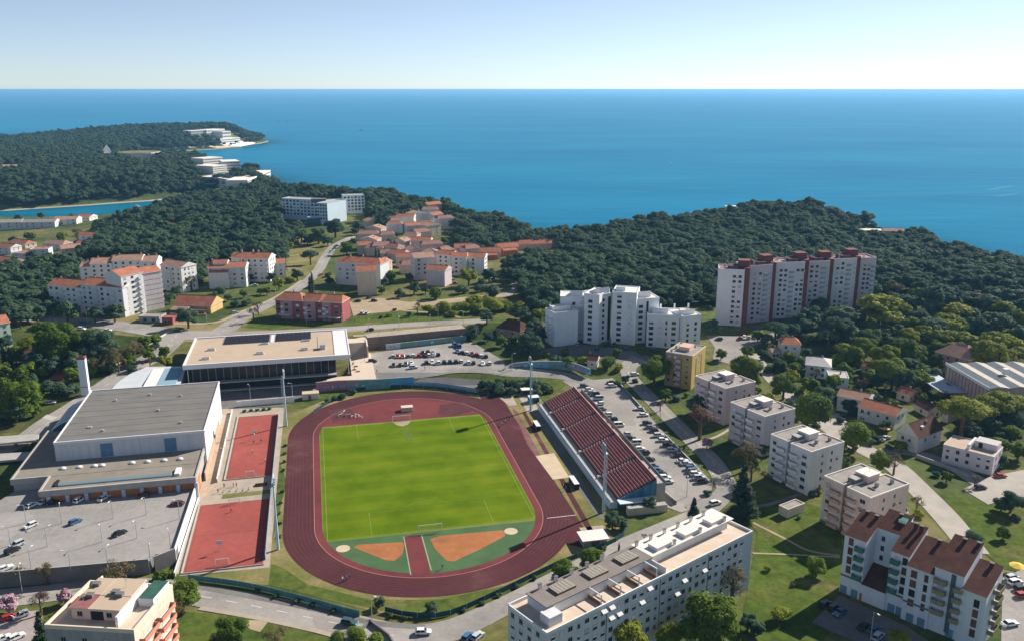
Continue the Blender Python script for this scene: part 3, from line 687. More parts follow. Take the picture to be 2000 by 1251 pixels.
class Bd:
    acp, awp = .0, .0
    def __init__(s, name, label, cat, fl, yaw, z, group=None, land=None):
        s.o = empty(name, (fl[0], fl[1], z), yaw, label, cat, group); s.fl = Vector(fl[:2]); s.yaw = yaw; s.z = z
        s.land = land
    def w(s, x, y, z=0): c, n = math.cos(s.yaw), math.sin(s.yaw); return Vector((s.fl.x + x * c - y * n, s.fl.y + x * n + y * c, s.z + z))
    def mark(s, nm, x, y): LAND.append((nm, s.w(x, y))); return s
    def part(s, name, mb, parent=None): return mb.obj(name, parent or s.o)
    def box(s, name, x0, x1, y0, y1, z0, z1, m, top=None): return s.part(name, MB().box(x0, x1, y0, y1, z0, z1, m, top))
    def vol(s, x0, x1, y0, y1, h, m, z0=-3, name='wall'): return s.box(name, x0, x1, y0, y1, z0, h, m)
    def flat(s, x0, x1, y0, y1, z, rm, pm=None, ph=.45, t=.25, o=.06):
        pm = pm or CONC; r = s.part('roof', MB().box(x0 + t, x1 - t, y0 + t, y1 - t, z, z + .08, rm))
        mb = MB(); a, b, c, d = x0 - o, x1 + o, y0 - o, y1 + o
        mb.box(a, b, c, c + t + o, z + .002, z + ph, pm); mb.box(a, b, d - t - o, d, z + .002, z + ph, pm); mb.box(a, a + t + o, c + t + o, d - t - o, z + .002, z + ph, pm); mb.box(b - t - o, b, c + t + o, d - t - o, z + .002, z + ph, pm)
        s.part('parapet', mb, r); return r
    def gable(s, x0, x1, y0, y1, z, rise, rm, wm, axis='x', ov=.45, hip=0.0, th=.22):
        """tiled roof; hip = length of the hipped ends"""
        mb = MB(); a, b, c, d = x0 - ov, x1 + ov, y0 - ov, y1 + ov
        if axis == 'x':
            m_ = (c + d) / 2; e = [(a, c), (b, c), (b, d), (a, d)]; r0, r1 = (a + hip, m_), (b - hip, m_)
            zz = z + rise
            mb.face([(*e[0], z + th), (*e[1], z + th), (*r1, zz + th), (*r0, zz + th)], rm); mb.face([(*e[2], z + th), (*e[3], z + th), (*r0, zz + th), (*r1, zz + th)], rm)
            mb.face([(*e[1], z + th), (*e[2], z + th), (*r1, zz + th)], rm if hip else wm); mb.face([(*e[3], z + th), (*e[0], z + th), (*r0, zz + th)], rm if hip else wm)
        else:
            m_ = (a + b) / 2; e = [(a, c), (b, c), (b, d), (a, d)]; r0, r1 = (m_, c + hip), (m_, d - hip); zz = z + rise
            mb.face([(*e[1], z + th), (*e[2], z + th), (*r1, zz + th), (*r0, zz + th)], rm); mb.face([(*e[3], z + th), (*e[0], z + th), (*r0, zz + th), (*r1, zz + th)], rm)
            mb.face([(*e[0], z + th), (*e[1], z + th), (*r0, zz + th)], rm if hip else wm); mb.face([(*e[2], z + th), (*e[3], z + th), (*r1, zz + th)], rm if hip else wm)
        for i in range(4): p, q = e[i], e[(i + 1) % 4]; mb.face([(*p, z - .02), (*q, z - .02), (*q, z + th), (*p, z + th)], WHITE if rm is not TILEB else CONC)
        mb.face([(*e[3], z - .02), (*e[2], z - .02), (*e[1], z - .02), (*e[0], z - .02)], WHITE)
        if ov > .2:   # ridge capping
            p0, p1 = (*r0, zz + th + .05), (*r1, zz + th + .05); mb.tube([p0, p1], .12, rm, 5)
        return s.part('roof', mb)
    def shed(s, x0, x1, y0, y1, zf, zb, rm, wm, ov=.4, th=.25):
        """single pitch, low edge at the front"""
        a, b, c, d = x0 - ov * .4, x1 + ov * .4, y0 - ov, y1 + ov * .5; mb = MB(); k = (zb - zf) / (y1 - y0); z0, z1 = zf - ov * k, zb + ov * .5 * k
        mb.face([(a, c, z0 + th), (b, c, z0 + th), (b, d, z1 + th), (a, d, z1 + th)], rm); mb.face([(a, d, z1), (b, d, z1), (b, c, z0), (a, c, z0)], WHITE)
        mb.face([(a, c, z0), (b, c, z0), (b, c, z0 + th), (a, c, z0 + th)], WHITE); mb.face([(b, d, z1), (a, d, z1), (a, d, z1 + th), (b, d, z1 + th)], WHITE)
        mb.face([(b, c, z0), (b, d, z1), (b, d, z1 + th), (b, c, z0 + th)], WHITE); mb.face([(a, d, z1), (a, c, z0), (a, c, z0 + th), (a, d, z1 + th)], WHITE)
        return s.part('roof', mb)
    def wedge(s, x0, x1, y0, y1, zf, zb, m, z0=-3):
        """wall body under a single-pitch roof"""
        return s.part('wall', MB().prism([(x0, y0), (x1, y0), (x1, y1), (x0, y1)], z0, [zf, zf, zb, zb], m))
    def at(s, face, c, t):
        return {'F': ((t, c), 0), 'R': ((c, t), math.pi / 2), 'L': ((c, t), -math.pi / 2), 'B': ((t, c), math.pi)}[face]
    def win(s, face, c, ss, zs, w=1.3, h=1.35, kinds='mmmhs', fm=None, gm=None, pane=True):
        fm = fm or FRAME
        for t in ss:
            for z in zs:
                (x, y), r = s.at(face, c, t); k = random.choice(kinds)
                o = link('window', win_mesh(w, h, fm, k), s.o, (x, y, z), r)
                if random.random() < s.acp and face in 'FR': link('air_conditioner', cached('acu', lambda: MB().box(-.4, .4, -.42, -.05, 0, .55, METALW).box(-.3, .3, -.43, -.421, .06, .48, CONCD).mesh('air_conditioner')), s.o, (x + (w * .5 + .6) * math.cos(r), y + (w * .5 + .6) * math.sin(r), z - .1), r)
                if random.random() < s.awp and face in 'FR': link('awning', cached(('awn', w), lambda: MB().face([(-w / 2 - .1, -.02, h), (w / 2 + .1, -.02, h), (w / 2 + .1, -.75, h - .5), (-w / 2 - .1, -.75, h - .5)][::-1], AWN).mesh('awning')), s.o, (x, y, z), r)
                if pane and k not in 'sb': link('pane', pane_mesh(w, h, gm or GLASS), o)
    def bal(s, face, c, ss, zs, w=3.0, d=1.2, pm=None, solid=True, recess=True, h=1.0):
        for t in ss:
            for z in zs:
                (x, y), r = s.at(face, c, t); o = link('balcony', bal_mesh(w, d, pm or WHITE, True, solid, h), s.o, (x, y, z), r)
                if recess:
                    q = win_mesh(w * .62, 2.1, METALW, random.choice('mmh')); n = link('door', q, o, (random.uniform(-.1, .1) * w, -.001, .05), 0)
    def chim(s, pts, z, h=1.3, a=.45, m=None):
        for x, y in pts:
            def f():
                mb = MB(); mb.box(-a, a, -a * .7, a * .7, -.6, h, m or CONC); mb.box(-a - .1, a + .1, -a * .7 - .1, a * .7 + .1, h, h + .14, CONCD); return mb.mesh('chimney')
            link('chimney', cached(('c', h, a, (m or CONC).name), f), s.o, (x, y, z))
    def ant(s, pts, z, h=3.0):
        for x, y in pts:
            def f():
                mb = MB(); mb.tube([(0, 0, -.3), (0, 0, h)], .05, METALG, 4); mb.box(-.7, .7, -.03, .03, h - .3, h - .24, METALG)
                for k in range(4): mb.box(-.5 + k * .33 - .02, -.5 + k * .33 + .02, -.35, .35, h - .24, h - .2, METALG)
                return mb.mesh('antenna')
            link('antenna', cached(('a', h), f), s.o, (x, y, z), random.uniform(0, 3))
    def head(s, x0, x1, y0, y1, z, h, wm, rm=None, name='stair_head'):
        o = s.box(name, x0, x1, y0, y1, z - .05, z + h, wm); MB().box(x0 - .2, x1 + .2, y0 - .2, y1 + .2, z + h + .002, z + h + .18, rm or WHITER).obj('roof_slab', o); return o
def yaw_of(a, b): d = Vector(b[:2]) - Vector(a[:2]); return math.atan2(d.y, d.x), d.length
def from_roof(A, B, C, zr):
    a, b, c = G(*A, zr), G(*B, zr), G(*C, zr); yaw, L = yaw_of(a, b); n = Vector((-math.sin(yaw), math.cos(yaw)))
    return a.xy, yaw, L, abs((c.xy - b.xy).dot(n))
def rows(n, z0=1.1, st=2.9): return [z0 + st * k for k in range(n)]
# ============================================================= the row of five-storey blocks on the right
def row_block(A, B, C, h, wm, label, land, pm, z=0.0, balm=None, small=0):
    fl, yaw, L, W = from_roof(A, B, C, z + h)
    b = Bd('apartment_block', label, 'apartment block', fl, yaw, z, 'five storey blocks beside the grandstand road', land); b.mark(land, L / 2, W / 2); b.acp = .16; b.awp = .1
    m = L * .47
    b.vol(0, m - .8, 0, W, h, wm); b.vol(m + .8, L, -.5, W, h, wm); b.vol(m - .8, m + .8, 3.2, W, h, wm)
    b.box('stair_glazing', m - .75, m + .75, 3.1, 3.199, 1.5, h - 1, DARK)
    b.flat(0, m - .8, 0, W, h, GRAVEL, pm); b.flat(m + .802, L, -.5, W, h + .01, GRAVEL, pm)
    b.box('plinth', -.05, m - .85, -.05, -.002, -3, 1.0, CONCD)
    zs = rows(5, 1.6, 2.8)
    b.win('F', 0, [2.0], zs, 1.5, 1.3, 'mmhs'); b.win('F', -.5, [L - 2.6], zs, 1.9, 1.3, 'mmhhs')
    b.bal('F', 0, [m - 3.1], [q - .9 for q in zs], 3.6, 1.1, balm or wm); b.bal('F', -.5, [m + 2.9], [q - .9 for q in zs], 3.4, 1.1, balm or pm)
    b.win('R', L, [W * .33, W * .62], zs, .9, 1.1, 'mmh'); b.win('R', L, [W * .8], zs[1::2], 1.2, 1.2, 'mh')
    b.win('L', 0, [W * .3, W * .7], zs, 1.1, 1.2, 'mh', pane=False)
    b.head(m - 2.6, m + 2.2, W * .42, W * .72, h, 2.3, wm); b.head(m - 2.2, m + .6, W * .2, W * .38, h, 1.5, CONCD, CONC, 'plant_room')
    b.chim([(L * .75, W * .45), (L * .8, W * .8), (L * .25, W * .6)], h, 1.1, .5); b.ant([(m, W * .6), (L * .3, W * .5)], h + 2, 3)
    b.box('roof_vent', L * .7, L * .7 + 2.4, W * .28, W * .28 + .35, h + .08, h + .45, CONCD)
    return b
row_block((1505.6, 848.5), (1586.7, 883), (1641.7, 860), 15.6, GREYW, 'grey white five storey block with balconies and pale roof hut', 'grey white block', WHITER, balm=GREYW)
row_block((1609.7, 930), (1703, 972.5), (1763, 940.5), 15.4, PEACH, 'peach pink five storey block with orange balconies nearest the slope lawn', 'peach block', WHITER, balm=mat('orange_balcony', (0.55, 0.33, 0.22), noise=.15, nscale=.5))
row_block((1427, 786), (1496, 814), (1548, 796), 15.6, GREYPINK, 'greyish pink five storey block between the pink and grey white ones', 'greyish pink block', WHITER)
row_block((1358, 734.5), (1419.4, 759), (1469, 743), 15.6, PINKW, 'light pink five storey block with white tanks on its roof', 'pink block', WHITER)
# ochre block
fl, yaw, L, W = from_roof((1300.5, 688.5), (1353, 697), (1404, 682), 15.5)
b = Bd('apartment_block', 'mustard yellow block with bare side wall and salmon roof hut', 'apartment block', fl, yaw, 0.8, 'five storey blocks beside the grandstand road').mark('mustard yellow block', L / 2, W / 2)
OC2 = mat('brown_ochre_wall', (0.42, 0.27, 0.17), noise=0.20, nscale=.7, stretch=(1, 1, .16))
b.vol(0, L * .62, 0, W, 15, OC2); b.vol(L * .62, L, -.4, W, 15, OCHRE); b.flat(0, L, 0, W, 15.01, GRAVEL, CREAM)
b.win('F', 0, [1.8, 4.6], rows(5, 1.6, 2.8), 1.3, 1.3); b.win('F', -.4, [L * .82], rows(5, 1.6, 2.8), 1.0, 1.1, 'mh'); b.bal('F', 0, [L * .5], rows(5, .7, 2.8), 2.4, 1.2, PEACH)
for t in (.3, .7): b.box('wall_stripe', L + .002, L + .12, W * t - .5, W * t + .5, 1, 13, OLIVEP)
b.win('R', L, [W * .5], rows(5, 1.6, 2.8), .9, .9, 'mh'); b.head(L * .3, L * .7, W * .35, W * .7, 15, 1.8, PEACH, mat('salmon_roof', (.62, .4, .3))); b.chim([(2, 2), (2, 8), (9, 14)], 15, 1.2)

# ============================================================= long white slab at the bottom
h = 17.0
fl, yaw, L, W = from_roof((1068, 1240), (1470, 1040), (1390, 1003), h)
PBW = mat('slab_wall', (0.58, 0.62, 0.66), noise=0.15, nscale=.7, stretch=(1, 1, .16))
b = Bd('apartment_slab', 'long white six storey slab with roof terraces along the bottom edge', 'apartment block', fl, yaw, 0).mark('long white slab', L * .3, -6).mark('long white slab', L * .8, -6)
fl2 = W
b.vol(0, L, 0, W, h, PBW)
b.part('roof', MB().box(.25, L - .25, .25, W - .25, h, h + .07, WHITER, mat('terrace_floor', (.58, .44, .32), nscale=.3, col2=(.62, .54, .45))))
mb = MB(); t = .3
mb.box(-.05, L + .05, -.05, t, h + .002, h + .7, METALW); mb.box(-.05, L + .05, W - t, W + .05, h + .002, h + .9, METALW); mb.box(-.05, t, t, W - t, h + .002, h + .7, METALW); mb.box(L - t, L + .05, t, W - t, h + .002, h + .7, METALW)
b.part('parapet', mb)
LM_ = L * .5
b.box('penthouse', 4.2, LM_ + 2, W * .36, W * .86, h + .08, h + 2.7, GREYW); b.box('penthouse_roof', 3.8, LM_ + 2.2, W * .34, W * .88, h + 2.702, h + 2.95, CONCD, mat('grey_brown_roof', (.25, .22, .2), noise=.2, nscale=.3))
b.box('penthouse', LM_ + 2.4, L - 3.5, W * .42, W * .86, h + .08, h + 2.7, GREYW); b.box('penthouse_roof', LM_ + 2.3, L - 2, W * .36, W * .9, h + 2.703, h + 2.95, WHITER)
for k in range(3):
    x = 9 + k * 10.5; o = b.box('skylight', x, x + 5.6, W * .48, W * .74, h + 2.952, h + 3.5, BROWNP, mat('skylight_glass', (.36, .33, .27), noise=.3, nscale=2))
    for q in range(5): MB().box(x + .6 + q * 1.0, x + .75 + q * 1.0, W * .49, W * .73, h + 3.502, h + 3.56, CONC).obj('glazing_bar', o)
for k in range(3): x = LM_ + 5 + k * 10.6; b.box('stair_head', x, x + 5.4, W * .42, W * .66, h + 2.952, h + 3.9, WHITER)
b.chim([(LM_ + 3 + 5.2 * k, W * .8) for k in range(6)] + [(LM_ + 11 + 10 * k, W * .4) for k in range(3)] + [(7.5 + 5 * k, W * .83) for k in range(5)], h + 2.95, 1.3, .4, WHITER)
for k in range(4):
    x = 17 + 6.2 * k
    if k < 4:
        mb = MB(); mb.box(x - .12, x + .12, .5, .74, h + .08, h + 2.7, METALW); mb.box(x - .12, x + .12, .5, W * .36, h + 2.702, h + 2.95, METALW); b.part('pergola_frame', mb)
        b.box('terrace_divider', x - .08, x + .08, .8, W * .36, h + .08, h + 1.0, BROWNP)
b.box('terrace_wall', LM_ + 2, LM_ + 2.3, .35, W * .36, h + .08, h + 2.2, METALW)
b.box('annex', 2.2, 6, W * .12, W * .36, h + .08, h + 2.4, GREYW)
zs = rows(6, 1.3, 2.75)
cols = [1.8 + 2.55 * k for k in range(int((L - 2) / 2.55))]
for i, c in enumerate(cols):
    b.win('F', 0, [c], zs if i % 5 != 3 else [q - .4 for q in zs], 1.3 if i % 5 != 3 else .8, 1.25, 'mmhhs', pane=True)
random.seed(3)
for k in range(11):
    c = random.choice(cols); z = random.choice(zs); am = random.choice([WHITE, WHITE, ORANGEW, METALW])
    link('awning', cached(('aw', am.name), lambda: MB().face([(-.8, -.02, 1.5), (.8, -.02, 1.5), (.8, -.9, .9), (-.8, -.9, .9)][::-1], am).face([(-.8, -.9, .86), (.8, -.9, .86), (.8, -.02, 1.46), (-.8, -.02, 1.46)][::-1], am).mesh('awning')), b.o, (c, 0, z))
for k in (.25, .5, .75): b.box('drain_pipe', L * k - .06, L * k + .06, -.14, -.02, 0, h, CONCD)
b.win('L', 0, [3, 6, 9, 12], zs, 1.2, 1.25, 'mmh'); b.win('B', W, cols, zs, 1.3, 1.25, 's', pane=False)

# ============================================================= bottom-left block with roof dwelling
zr = 15.5
f0 = G(88, 1226, zr); f1 = G(262, 1236, zr); yaw, L = yaw_of(f0, f1)
e1 = G(316, 1146, zr); n = Vector((-math.sin(yaw), math.cos(yaw))); W = (e1.xy - f1.xy).dot(n)
b = Bd('apartment_block', 'cream apartment block with a dwelling on its flat roof and green corner', 'apartment block', f0.xy, yaw, 0).mark('cream roof dwelling block', L / 2, W / 2)
b.vol(0, L - .12, 0, W, zr, mat('grey_plaster_wall', (.36, .37, .38), noise=.25, nscale=.7, stretch=(1, 1, .16))); b.box('side_facade', L - .118, L + .02, -.05, W + .05, -1, zr - .01, CREAM); WCR = mat('terrace_cream', (.6, .5, .4), noise=.15, nscale=.3)
b.flat(0, L, 0, W, zr, WCR, mat('cream_parapet', (.72, .62, .5), noise=.1, nscale=.4), ph=1.0, t=.35)
b.box('roof_dwelling', 4.0, L * .74, W * .22, W * .85, zr + .09, zr + 2.9, PEACH)
b.box('dwelling_roof', 3.6, L * .4, W * .2, W * .5, zr + 2.902, zr + 3.15, CREAM, mat('maroon_roof', (.3, .13, .12), noise=.2, nscale=.5)); b.box('dwelling_roof', L * .4 + .02, L * .76, W * .2, W * .5, zr + 2.902, zr + 3.1, CREAM, BEIGER)
b.box('dwelling_roof', 3.8, L * .4, W * .5 + .02, W * .88, zr + 2.902, zr + 3.25, CREAM, BEIGER); b.box('dwelling_roof', L * .4 + .02, L * .75, W * .5 + .02, W * .9, zr + 2.902, zr + 3.2, CREAM, BEIGER)
b.box('green_roof_hut', L * .8, L - .5, W * .55, W - .5, zr + .09, zr + 2.2, WHITE, mat('green_felt', (.05, .13, .1), noise=.3, nscale=.5))
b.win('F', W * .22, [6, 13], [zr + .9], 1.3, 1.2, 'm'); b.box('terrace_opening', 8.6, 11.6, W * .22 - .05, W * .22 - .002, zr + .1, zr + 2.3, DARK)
b.chim([(L * .3, W * .45), (L * .55, W * .55), (L * .62, W * .5), (L * .25, W * .7)], zr + 3.1, .8, .8, CONCD); b.ant([(L * .3, W * .3), (L * .6, W * .7)], zr + 3, 2.5)
b.box('side_wall', L * .75, L * .78, W * .1, W * .85, zr + .09, zr + 2.6, WHITE); b.box('side_wall', 3.2, 3.5, W * .4, W, zr + .09, zr + 2.4, WHITE)
zs = rows(5, 1.0, 2.85)
b.bal('R', L, [W * .28, W * .72], [q - .5 for q in zs], W * .36, 1.3, mat('salmon_balcony', (.6, .25, .18), noise=.15, nscale=.6)); b.win('R', L, [W * .5], zs, 1.0, 1.2); b.win('F', 0, [4, 9, 14], zs, 1.2, 1.2)

# ============================================================= block with brown single-pitch roofs, green and olive balconies
a, c_ = G(1645, 1157), G(1769, 1214.6); yaw, _ = yaw_of(a, c_); a = a - (c_ - a).normalized() * 1.0; yaw += R(4.5)
b = Bd('apartment_block', 'white stepped block with brown pitched roofs and green and olive balconies', 'apartment block', a.xy, yaw, 0).mark('brown roofed stepped block', 18, -8).mark('brown roofed stepped block', 20, 12)
u = Vector((math.cos(yaw), math.sin(yaw)))
b.o.scale = (.79, .95, 1); DW = 11.0; WB = mat('bluish_white_wall', (.72, .75, .78), noise=0.10, nscale=.7, stretch=(1, 1, .16))
def brn(x0, x1, y0, y1, zf, zb): b.wedge(x0, x1, y0, y1, zf, zb, WB); b.shed(x0, x1, y0, y1, zf, zb, TILEB, WB)
brn(0, 7.4, 0, DW, 17.2, 20.6)
brn(7.42, 15.4, 6.5, DW + 3, 19.2, 21.8)
brn(15.42, 21.2, 0.4, DW + 1, 17.2, 21.0)
brn(21.22, 29.4, -.6, DW, 15.4, 19.2)
brn(29.42, 38.0, -.2, DW + 1.5, 17.6, 21.6)
brn(38.02, 45.0, -.6, DW, 14.6, 18.0)
b.wedge(7.42, 15.4, 0, 6.48, 5.0, 8.6, WB); b.shed(7.42, 15.4, 0, 6.4, 5.0, 8.6, TILEB, WB)
b.box('cornice', -.1, 7.3, -.18, -.02, 5.2, 5.7, CONCD); b.box('cornice', 15.5, 21.1, .22, .38, 5.2, 5.7, CONCD); b.box('cornice', 21.3, 29.3, -.78, -.62, 5.2, 5.7, CONCD)
zs = rows(4, 6.6, 2.75)
b.win('F', 0, [2.3], zs, 1.6, 2.0, 'bbm', fm=SHUTBR); b.bal('F', 0, [5.6], [q - .5 for q in zs], 2.9, 1.4, GREENP, h=1.1)
b.win('F', 6.5, [9.8], rows(3, 10.3, 2.8), 1.2, 1.4, 'm'); b.win('F', .4, [20.0], rows(4, 6.4, 2.75), 1.5, 1.9, 'bm', fm=SHUTBR); b.bal('F', .4, [17.2], [q - .5 for q in zs], 2.8, 1.4, GREENP, h=1.1)
b.win('F', -.6, [23.6], rows(4, 4.6, 2.7), 1.9, 1.9, 'bbm', fm=SHUTBR); b.win('F', -.6, [27.4], rows(4, 4.6, 2.7), 1.2, 1.9, 'bbm', fm=SHUTBR)
b.bal('F', -.2, [31.8], rows(4, 5.6, 2.8), 3.6, 1.5, OLIVEP, h=1.1); b.box('stair_glazing', 34.4, 35.8, -.3, -.202, 1, 17.5, mat('slate_panel', (.1, .13, .15)))
b.bal('F', -.2, [37.0], rows(4, 5.0, 2.8), 2.6, 1.4, OLIVEP, h=1.1); b.win('F', -.6, [42.5], rows(4, 3.0, 2.7), 1.6, 2.0, 'bbm', fm=SHUTBR)
GAR = mat('garage_blue', (.16, .3, .38), noise=.2, nscale=.8)
for x, c in ((1.4, 0), (5.2, 0), (17.5, .4), (20.2, .4), (24, -.6), (27.5, -.6), (36, -.2)): b.box('garage_door', x - 1.15, x + 1.15, c - .06, c - .003, 0, 2.4, GAR)
b.box('door', 7.0, 7.9, -.06, -.003, 0, 2.2, ORANGEW)
b.bal('R', 45.0, [6.5], rows(5, 2.5, 2.8), 4.6, 1.8, OLIVEP, h=1.1)
b.chim([(5.5, DW - 1.6), (2, DW - 1)], 19.6, 1.6, .6, TILEB); b.chim([(12, DW + 2), (18, DW - .5), (20, DW - 1), (33, DW), (37, DW + .6)], 20.6, 1.6, .55, TILEB); b.chim([(26, DW - 1)], 18.4, 1.6, .55, TILEB); b.chim([(42, DW - 1.2)], 17.2, 1.6, .55, TILEB)
b.box('roof_window', 12.2, 14.6, DW - .5, DW + 1.8, 20.6, 21.6, METALW, GREENP)
b.win('L', 0, [3, 7], zs, 1.2, 1.4)
# ============================================================= sports ground buildings, in the field's own axes
def SB(name, label, cat, r, a, z=0.0, group=None): return Bd(name, label, cat, S(r, a), YAW, z, group)
# --- sports hall
b = SB('sports_hall', 'grey flat roofed sports hall with white walls and blue doors', 'sports hall', -122.5, 15.8).mark('sports hall', 20, 20).mark('sports hall', 25, -20)
HW = mat('hall_wall', (.62, .63, .65), noise=0.14, nscale=.7, stretch=(1, 1, .16))
b.vol(0, 49.2, 0, 54.6, 14.6, HW); b.box('roof', .3, 48.9, .3, 54.3, 14.6, 14.75, HW, FELT)
mb = MB(); mb.box(-.15, 49.35, -.15, .3, 14.2, 15.1, METALW); mb.box(-.15, 49.35, 54.3, 54.75, 14.2, 15.1, METALW); mb.box(-.15, .3, .3, 54.3, 14.2, 15.1, METALW); mb.box(48.9, 49.35, .3, 54.3, 14.2, 15.1, METALW); b.part('parapet', mb)
for x in (14.5, 35.5): b.box('door', x, x + 4, -.1, -.003, 8.3, 13.2, mat('hall_blue', (.13, .25, .36), noise=.15, nscale=.5))
for k in range(1, 9): b.box('panel_joint', k * 5.46 - .04, k * 5.46 + .04, -.04, -.003, 8.3, 14.2, METALG)
for k in range(1, 10): b.box('panel_joint', 49.203, 49.24, k * 5.4 - .06, k * 5.4 + .06, 3, 14.2, METALG)
b.box('orange_base', 49.203, 49.6, -10, 40, 0, 3.2, mat('orange_base', (.5, .35, .25), noise=.2, nscale=.5))
for k in range(1, 9): b.box('roof_seam', .4, 48.8, k * 6.05 - .07, k * 6.05 + .07, 14.752, 14.8, mat('seam_dark', (.14, .135, .125)))
for x, y in ((12, 40), (24, 44), (36, 40), (14, 8), (40, 10), (30, 25)): b.box('roof_vent', x - .4, x + .4, y - .4, y + .4, 14.752, 15.4, METALG)
b.box('roof_hatch', 8, 9.4, 12, 13, 14.752, 15.2, METALG)
LW = 8.0
b.vol(-10, 48.2, -12.8, -.16, LW, CONC, name='low_wing'); b.box('low_roof', -9.8, 48.0, -12.6, -.2, LW + .003, LW + .1, FELT, mat('wing_roof', (.27, .24, .2), noise=.2, nscale=.2))
b.vol(1.6, 48.2, -24.2, -12.9, LW - .02, ORANGEW, name='front_wing'); b.box('low_roof', 1.8, 48, -24, -12.8, LW - .01, LW + .085, FELT, MATS['wing_roof'])
b.vol(-10, -.02, 0, 30, LW - .03, CONC, name='side_wing'); b.box('low_roof', -9.8, -.2, -.1, 29.5, LW - .02, LW + .09, FELT, MATS['wing_roof'])
mb = MB()
mb.box(1.0, 48.6, -25.0, -24.22, LW - 1.5, LW + .5, CONC); mb.box(1.0, 1.58, -24.2, -13.4, LW - 1.5, LW + .5, CONC); mb.box(-10.6, 1.58, -13.39, -12.82, LW - 1.5, LW + .5, CONC); mb.box(48.22, 48.7, -24.2, 0, LW - 1.5, LW + .5, CONC); mb.box(-10.6, -10.02, -12.8, 30, LW - 1.5, LW + .5, CONC)
b.part('fascia', mb)
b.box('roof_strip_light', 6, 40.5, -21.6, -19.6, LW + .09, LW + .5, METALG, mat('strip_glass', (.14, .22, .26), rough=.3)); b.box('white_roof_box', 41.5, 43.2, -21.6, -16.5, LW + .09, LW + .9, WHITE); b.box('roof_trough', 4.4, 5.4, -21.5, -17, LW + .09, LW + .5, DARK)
for k, x in enumerate((4, 9.2, 14, 16.4, 26, 31, 36.4, 41.6)):
    mb = MB(); n_ = 10
    for j in range(3):
        r0, r1 = .95 * math.cos(R(30 * j)), .95 * math.cos(R(30 * j + 30)); z0, z1 = .5 * math.sin(R(30 * j)), .5 * math.sin(R(30 * j + 30))
        for i in range(n_):
            t0, t1 = 2 * math.pi * i / n_, 2 * math.pi * (i + 1) / n_
            mb.face([(r0 * math.cos(t0), r0 * math.sin(t0), z0 + .25), (r0 * math.cos(t1), r0 * math.sin(t1), z0 + .25), (r1 * math.cos(t1), r1 * math.sin(t1), z1 + .25), (r1 * math.cos(t0), r1 * math.sin(t0), z1 + .25)], WHITE)
    mb.box(-.9, .9, -.9, .9, 0, .25, CONC); mb.obj('roof_dome', b.o, (x, -7.3 - .1 * k, LW + .1))
for k in range(9): b.box('pillar', 3.2 + k * 5.6, 4.3 + k * 5.6, -25.3, -24.21, 0, LW - 1.52, mat('pale_blue_pillar', (.42, .5, .58)))
# vaulted glass entrance on the far side
mb = MB(); n_ = 12
for i in range(n_):
    t0, t1 = math.pi * .5 * i / n_, math.pi * .5 * (i + 1) / n_
    p = lambda t, y: (-.05 - 12.5 * (1 - math.cos(math.pi / 2 - t)) if 0 else -.1 - 12.5 * math.sin(t), y, 11.6 * math.cos(t))
    mb.face([p(t0, 31), p(t0, 54), p(t1, 54), p(t1, 31)], mat('vault_sheet', (.4, .45, .5), noise=.12, nscale=.3, rough=.4))
mb.face([(-.1, 31, 0)] + [(-.1 - 12.5 * math.sin(math.pi * .5 * i / n_), 31, 11.6 * math.cos(math.pi * .5 * i / n_)) for i in range(n_ + 1)], GLASSB)
v = b.part('vault', mb)
for q in range(5):
    mb = MB(); mb.tube([(-.1 - 12.6 * math.sin(math.pi * .5 * i / 8), 31.3 + q * 5.6, 11.72 * math.cos(math.pi * .5 * i / 8)) for i in range(9)], .22, METALW, 4); mb.obj('rib', v)
# chimney
c = S(-131.2, 95.8); z = T(c.x, c.y); mb = MB(); mb.box(-1.5, 1.5, -1.5, 1.5, -1, 16.5, WHITEB); mb.box(-1.6, 1.6, -1.6, 1.6, 16.502, 17.4, DKRED); mb.box(-1.52, 1.52, -1.53, -1.51, 4, 4.3, CONCD)
o = empty('chimney_stack', (c.x, c.y, z), YAW, 'square white boiler chimney with red cap behind the sports hall', 'chimney'); mb.obj('shaft', o); LAND.append(('boiler chimney', Vector((c.x, c.y, z))))
MB().box(-.9, .9, -.9, .9, 17.402, 17.7, DARK).obj('flue', o)
# --- deck car park in front of the hall
deck = drape('parking_deck', [S(-190, -49), S(-150, -50.5), S(-105, -52.8), S(-81.5, -53.8), S(-80.5, -50), S(-75, -49.3), S(-74.4, -8.9), S(-120.8, -8.9), S(-120.8, 3), S(-132.4, 3), S(-137, -8), S(-190, -8)], patchy('deck_asphalt', [(.24, .225, .21), (.33, .31, .29), (.37, .345, .32)], .03, .5, .86, 1.1, .06, .12), z=4.0, z0=0, wallm=CONCD)
for pts, lab in (([S(-190, -49.1), S(-150, -50.6), S(-105, -52.9), S(-81.6, -53.9)], 'long dark parapet along the road edge of the parking deck'), ([S(-75.2, -49.6), S(-74.4, -9.5)], 'white sunlit parapet between parking deck and court path'), ([S(-80.3, -53), S(-75.2, -49.5)], 'short parapet beside the ramp of the parking deck')):
    mb = MB()
    for a_, c_ in zip(pts, pts[1:]): seg_box(mb, a_, c_, .35, 2.6 if 'dark' in lab else 0, 5.0, WHITE if 'white' in lab else CONCD, WHITE if 'white' in lab else CONC)
    tag(mb.obj('deck_parapet'), lab, 'wall')
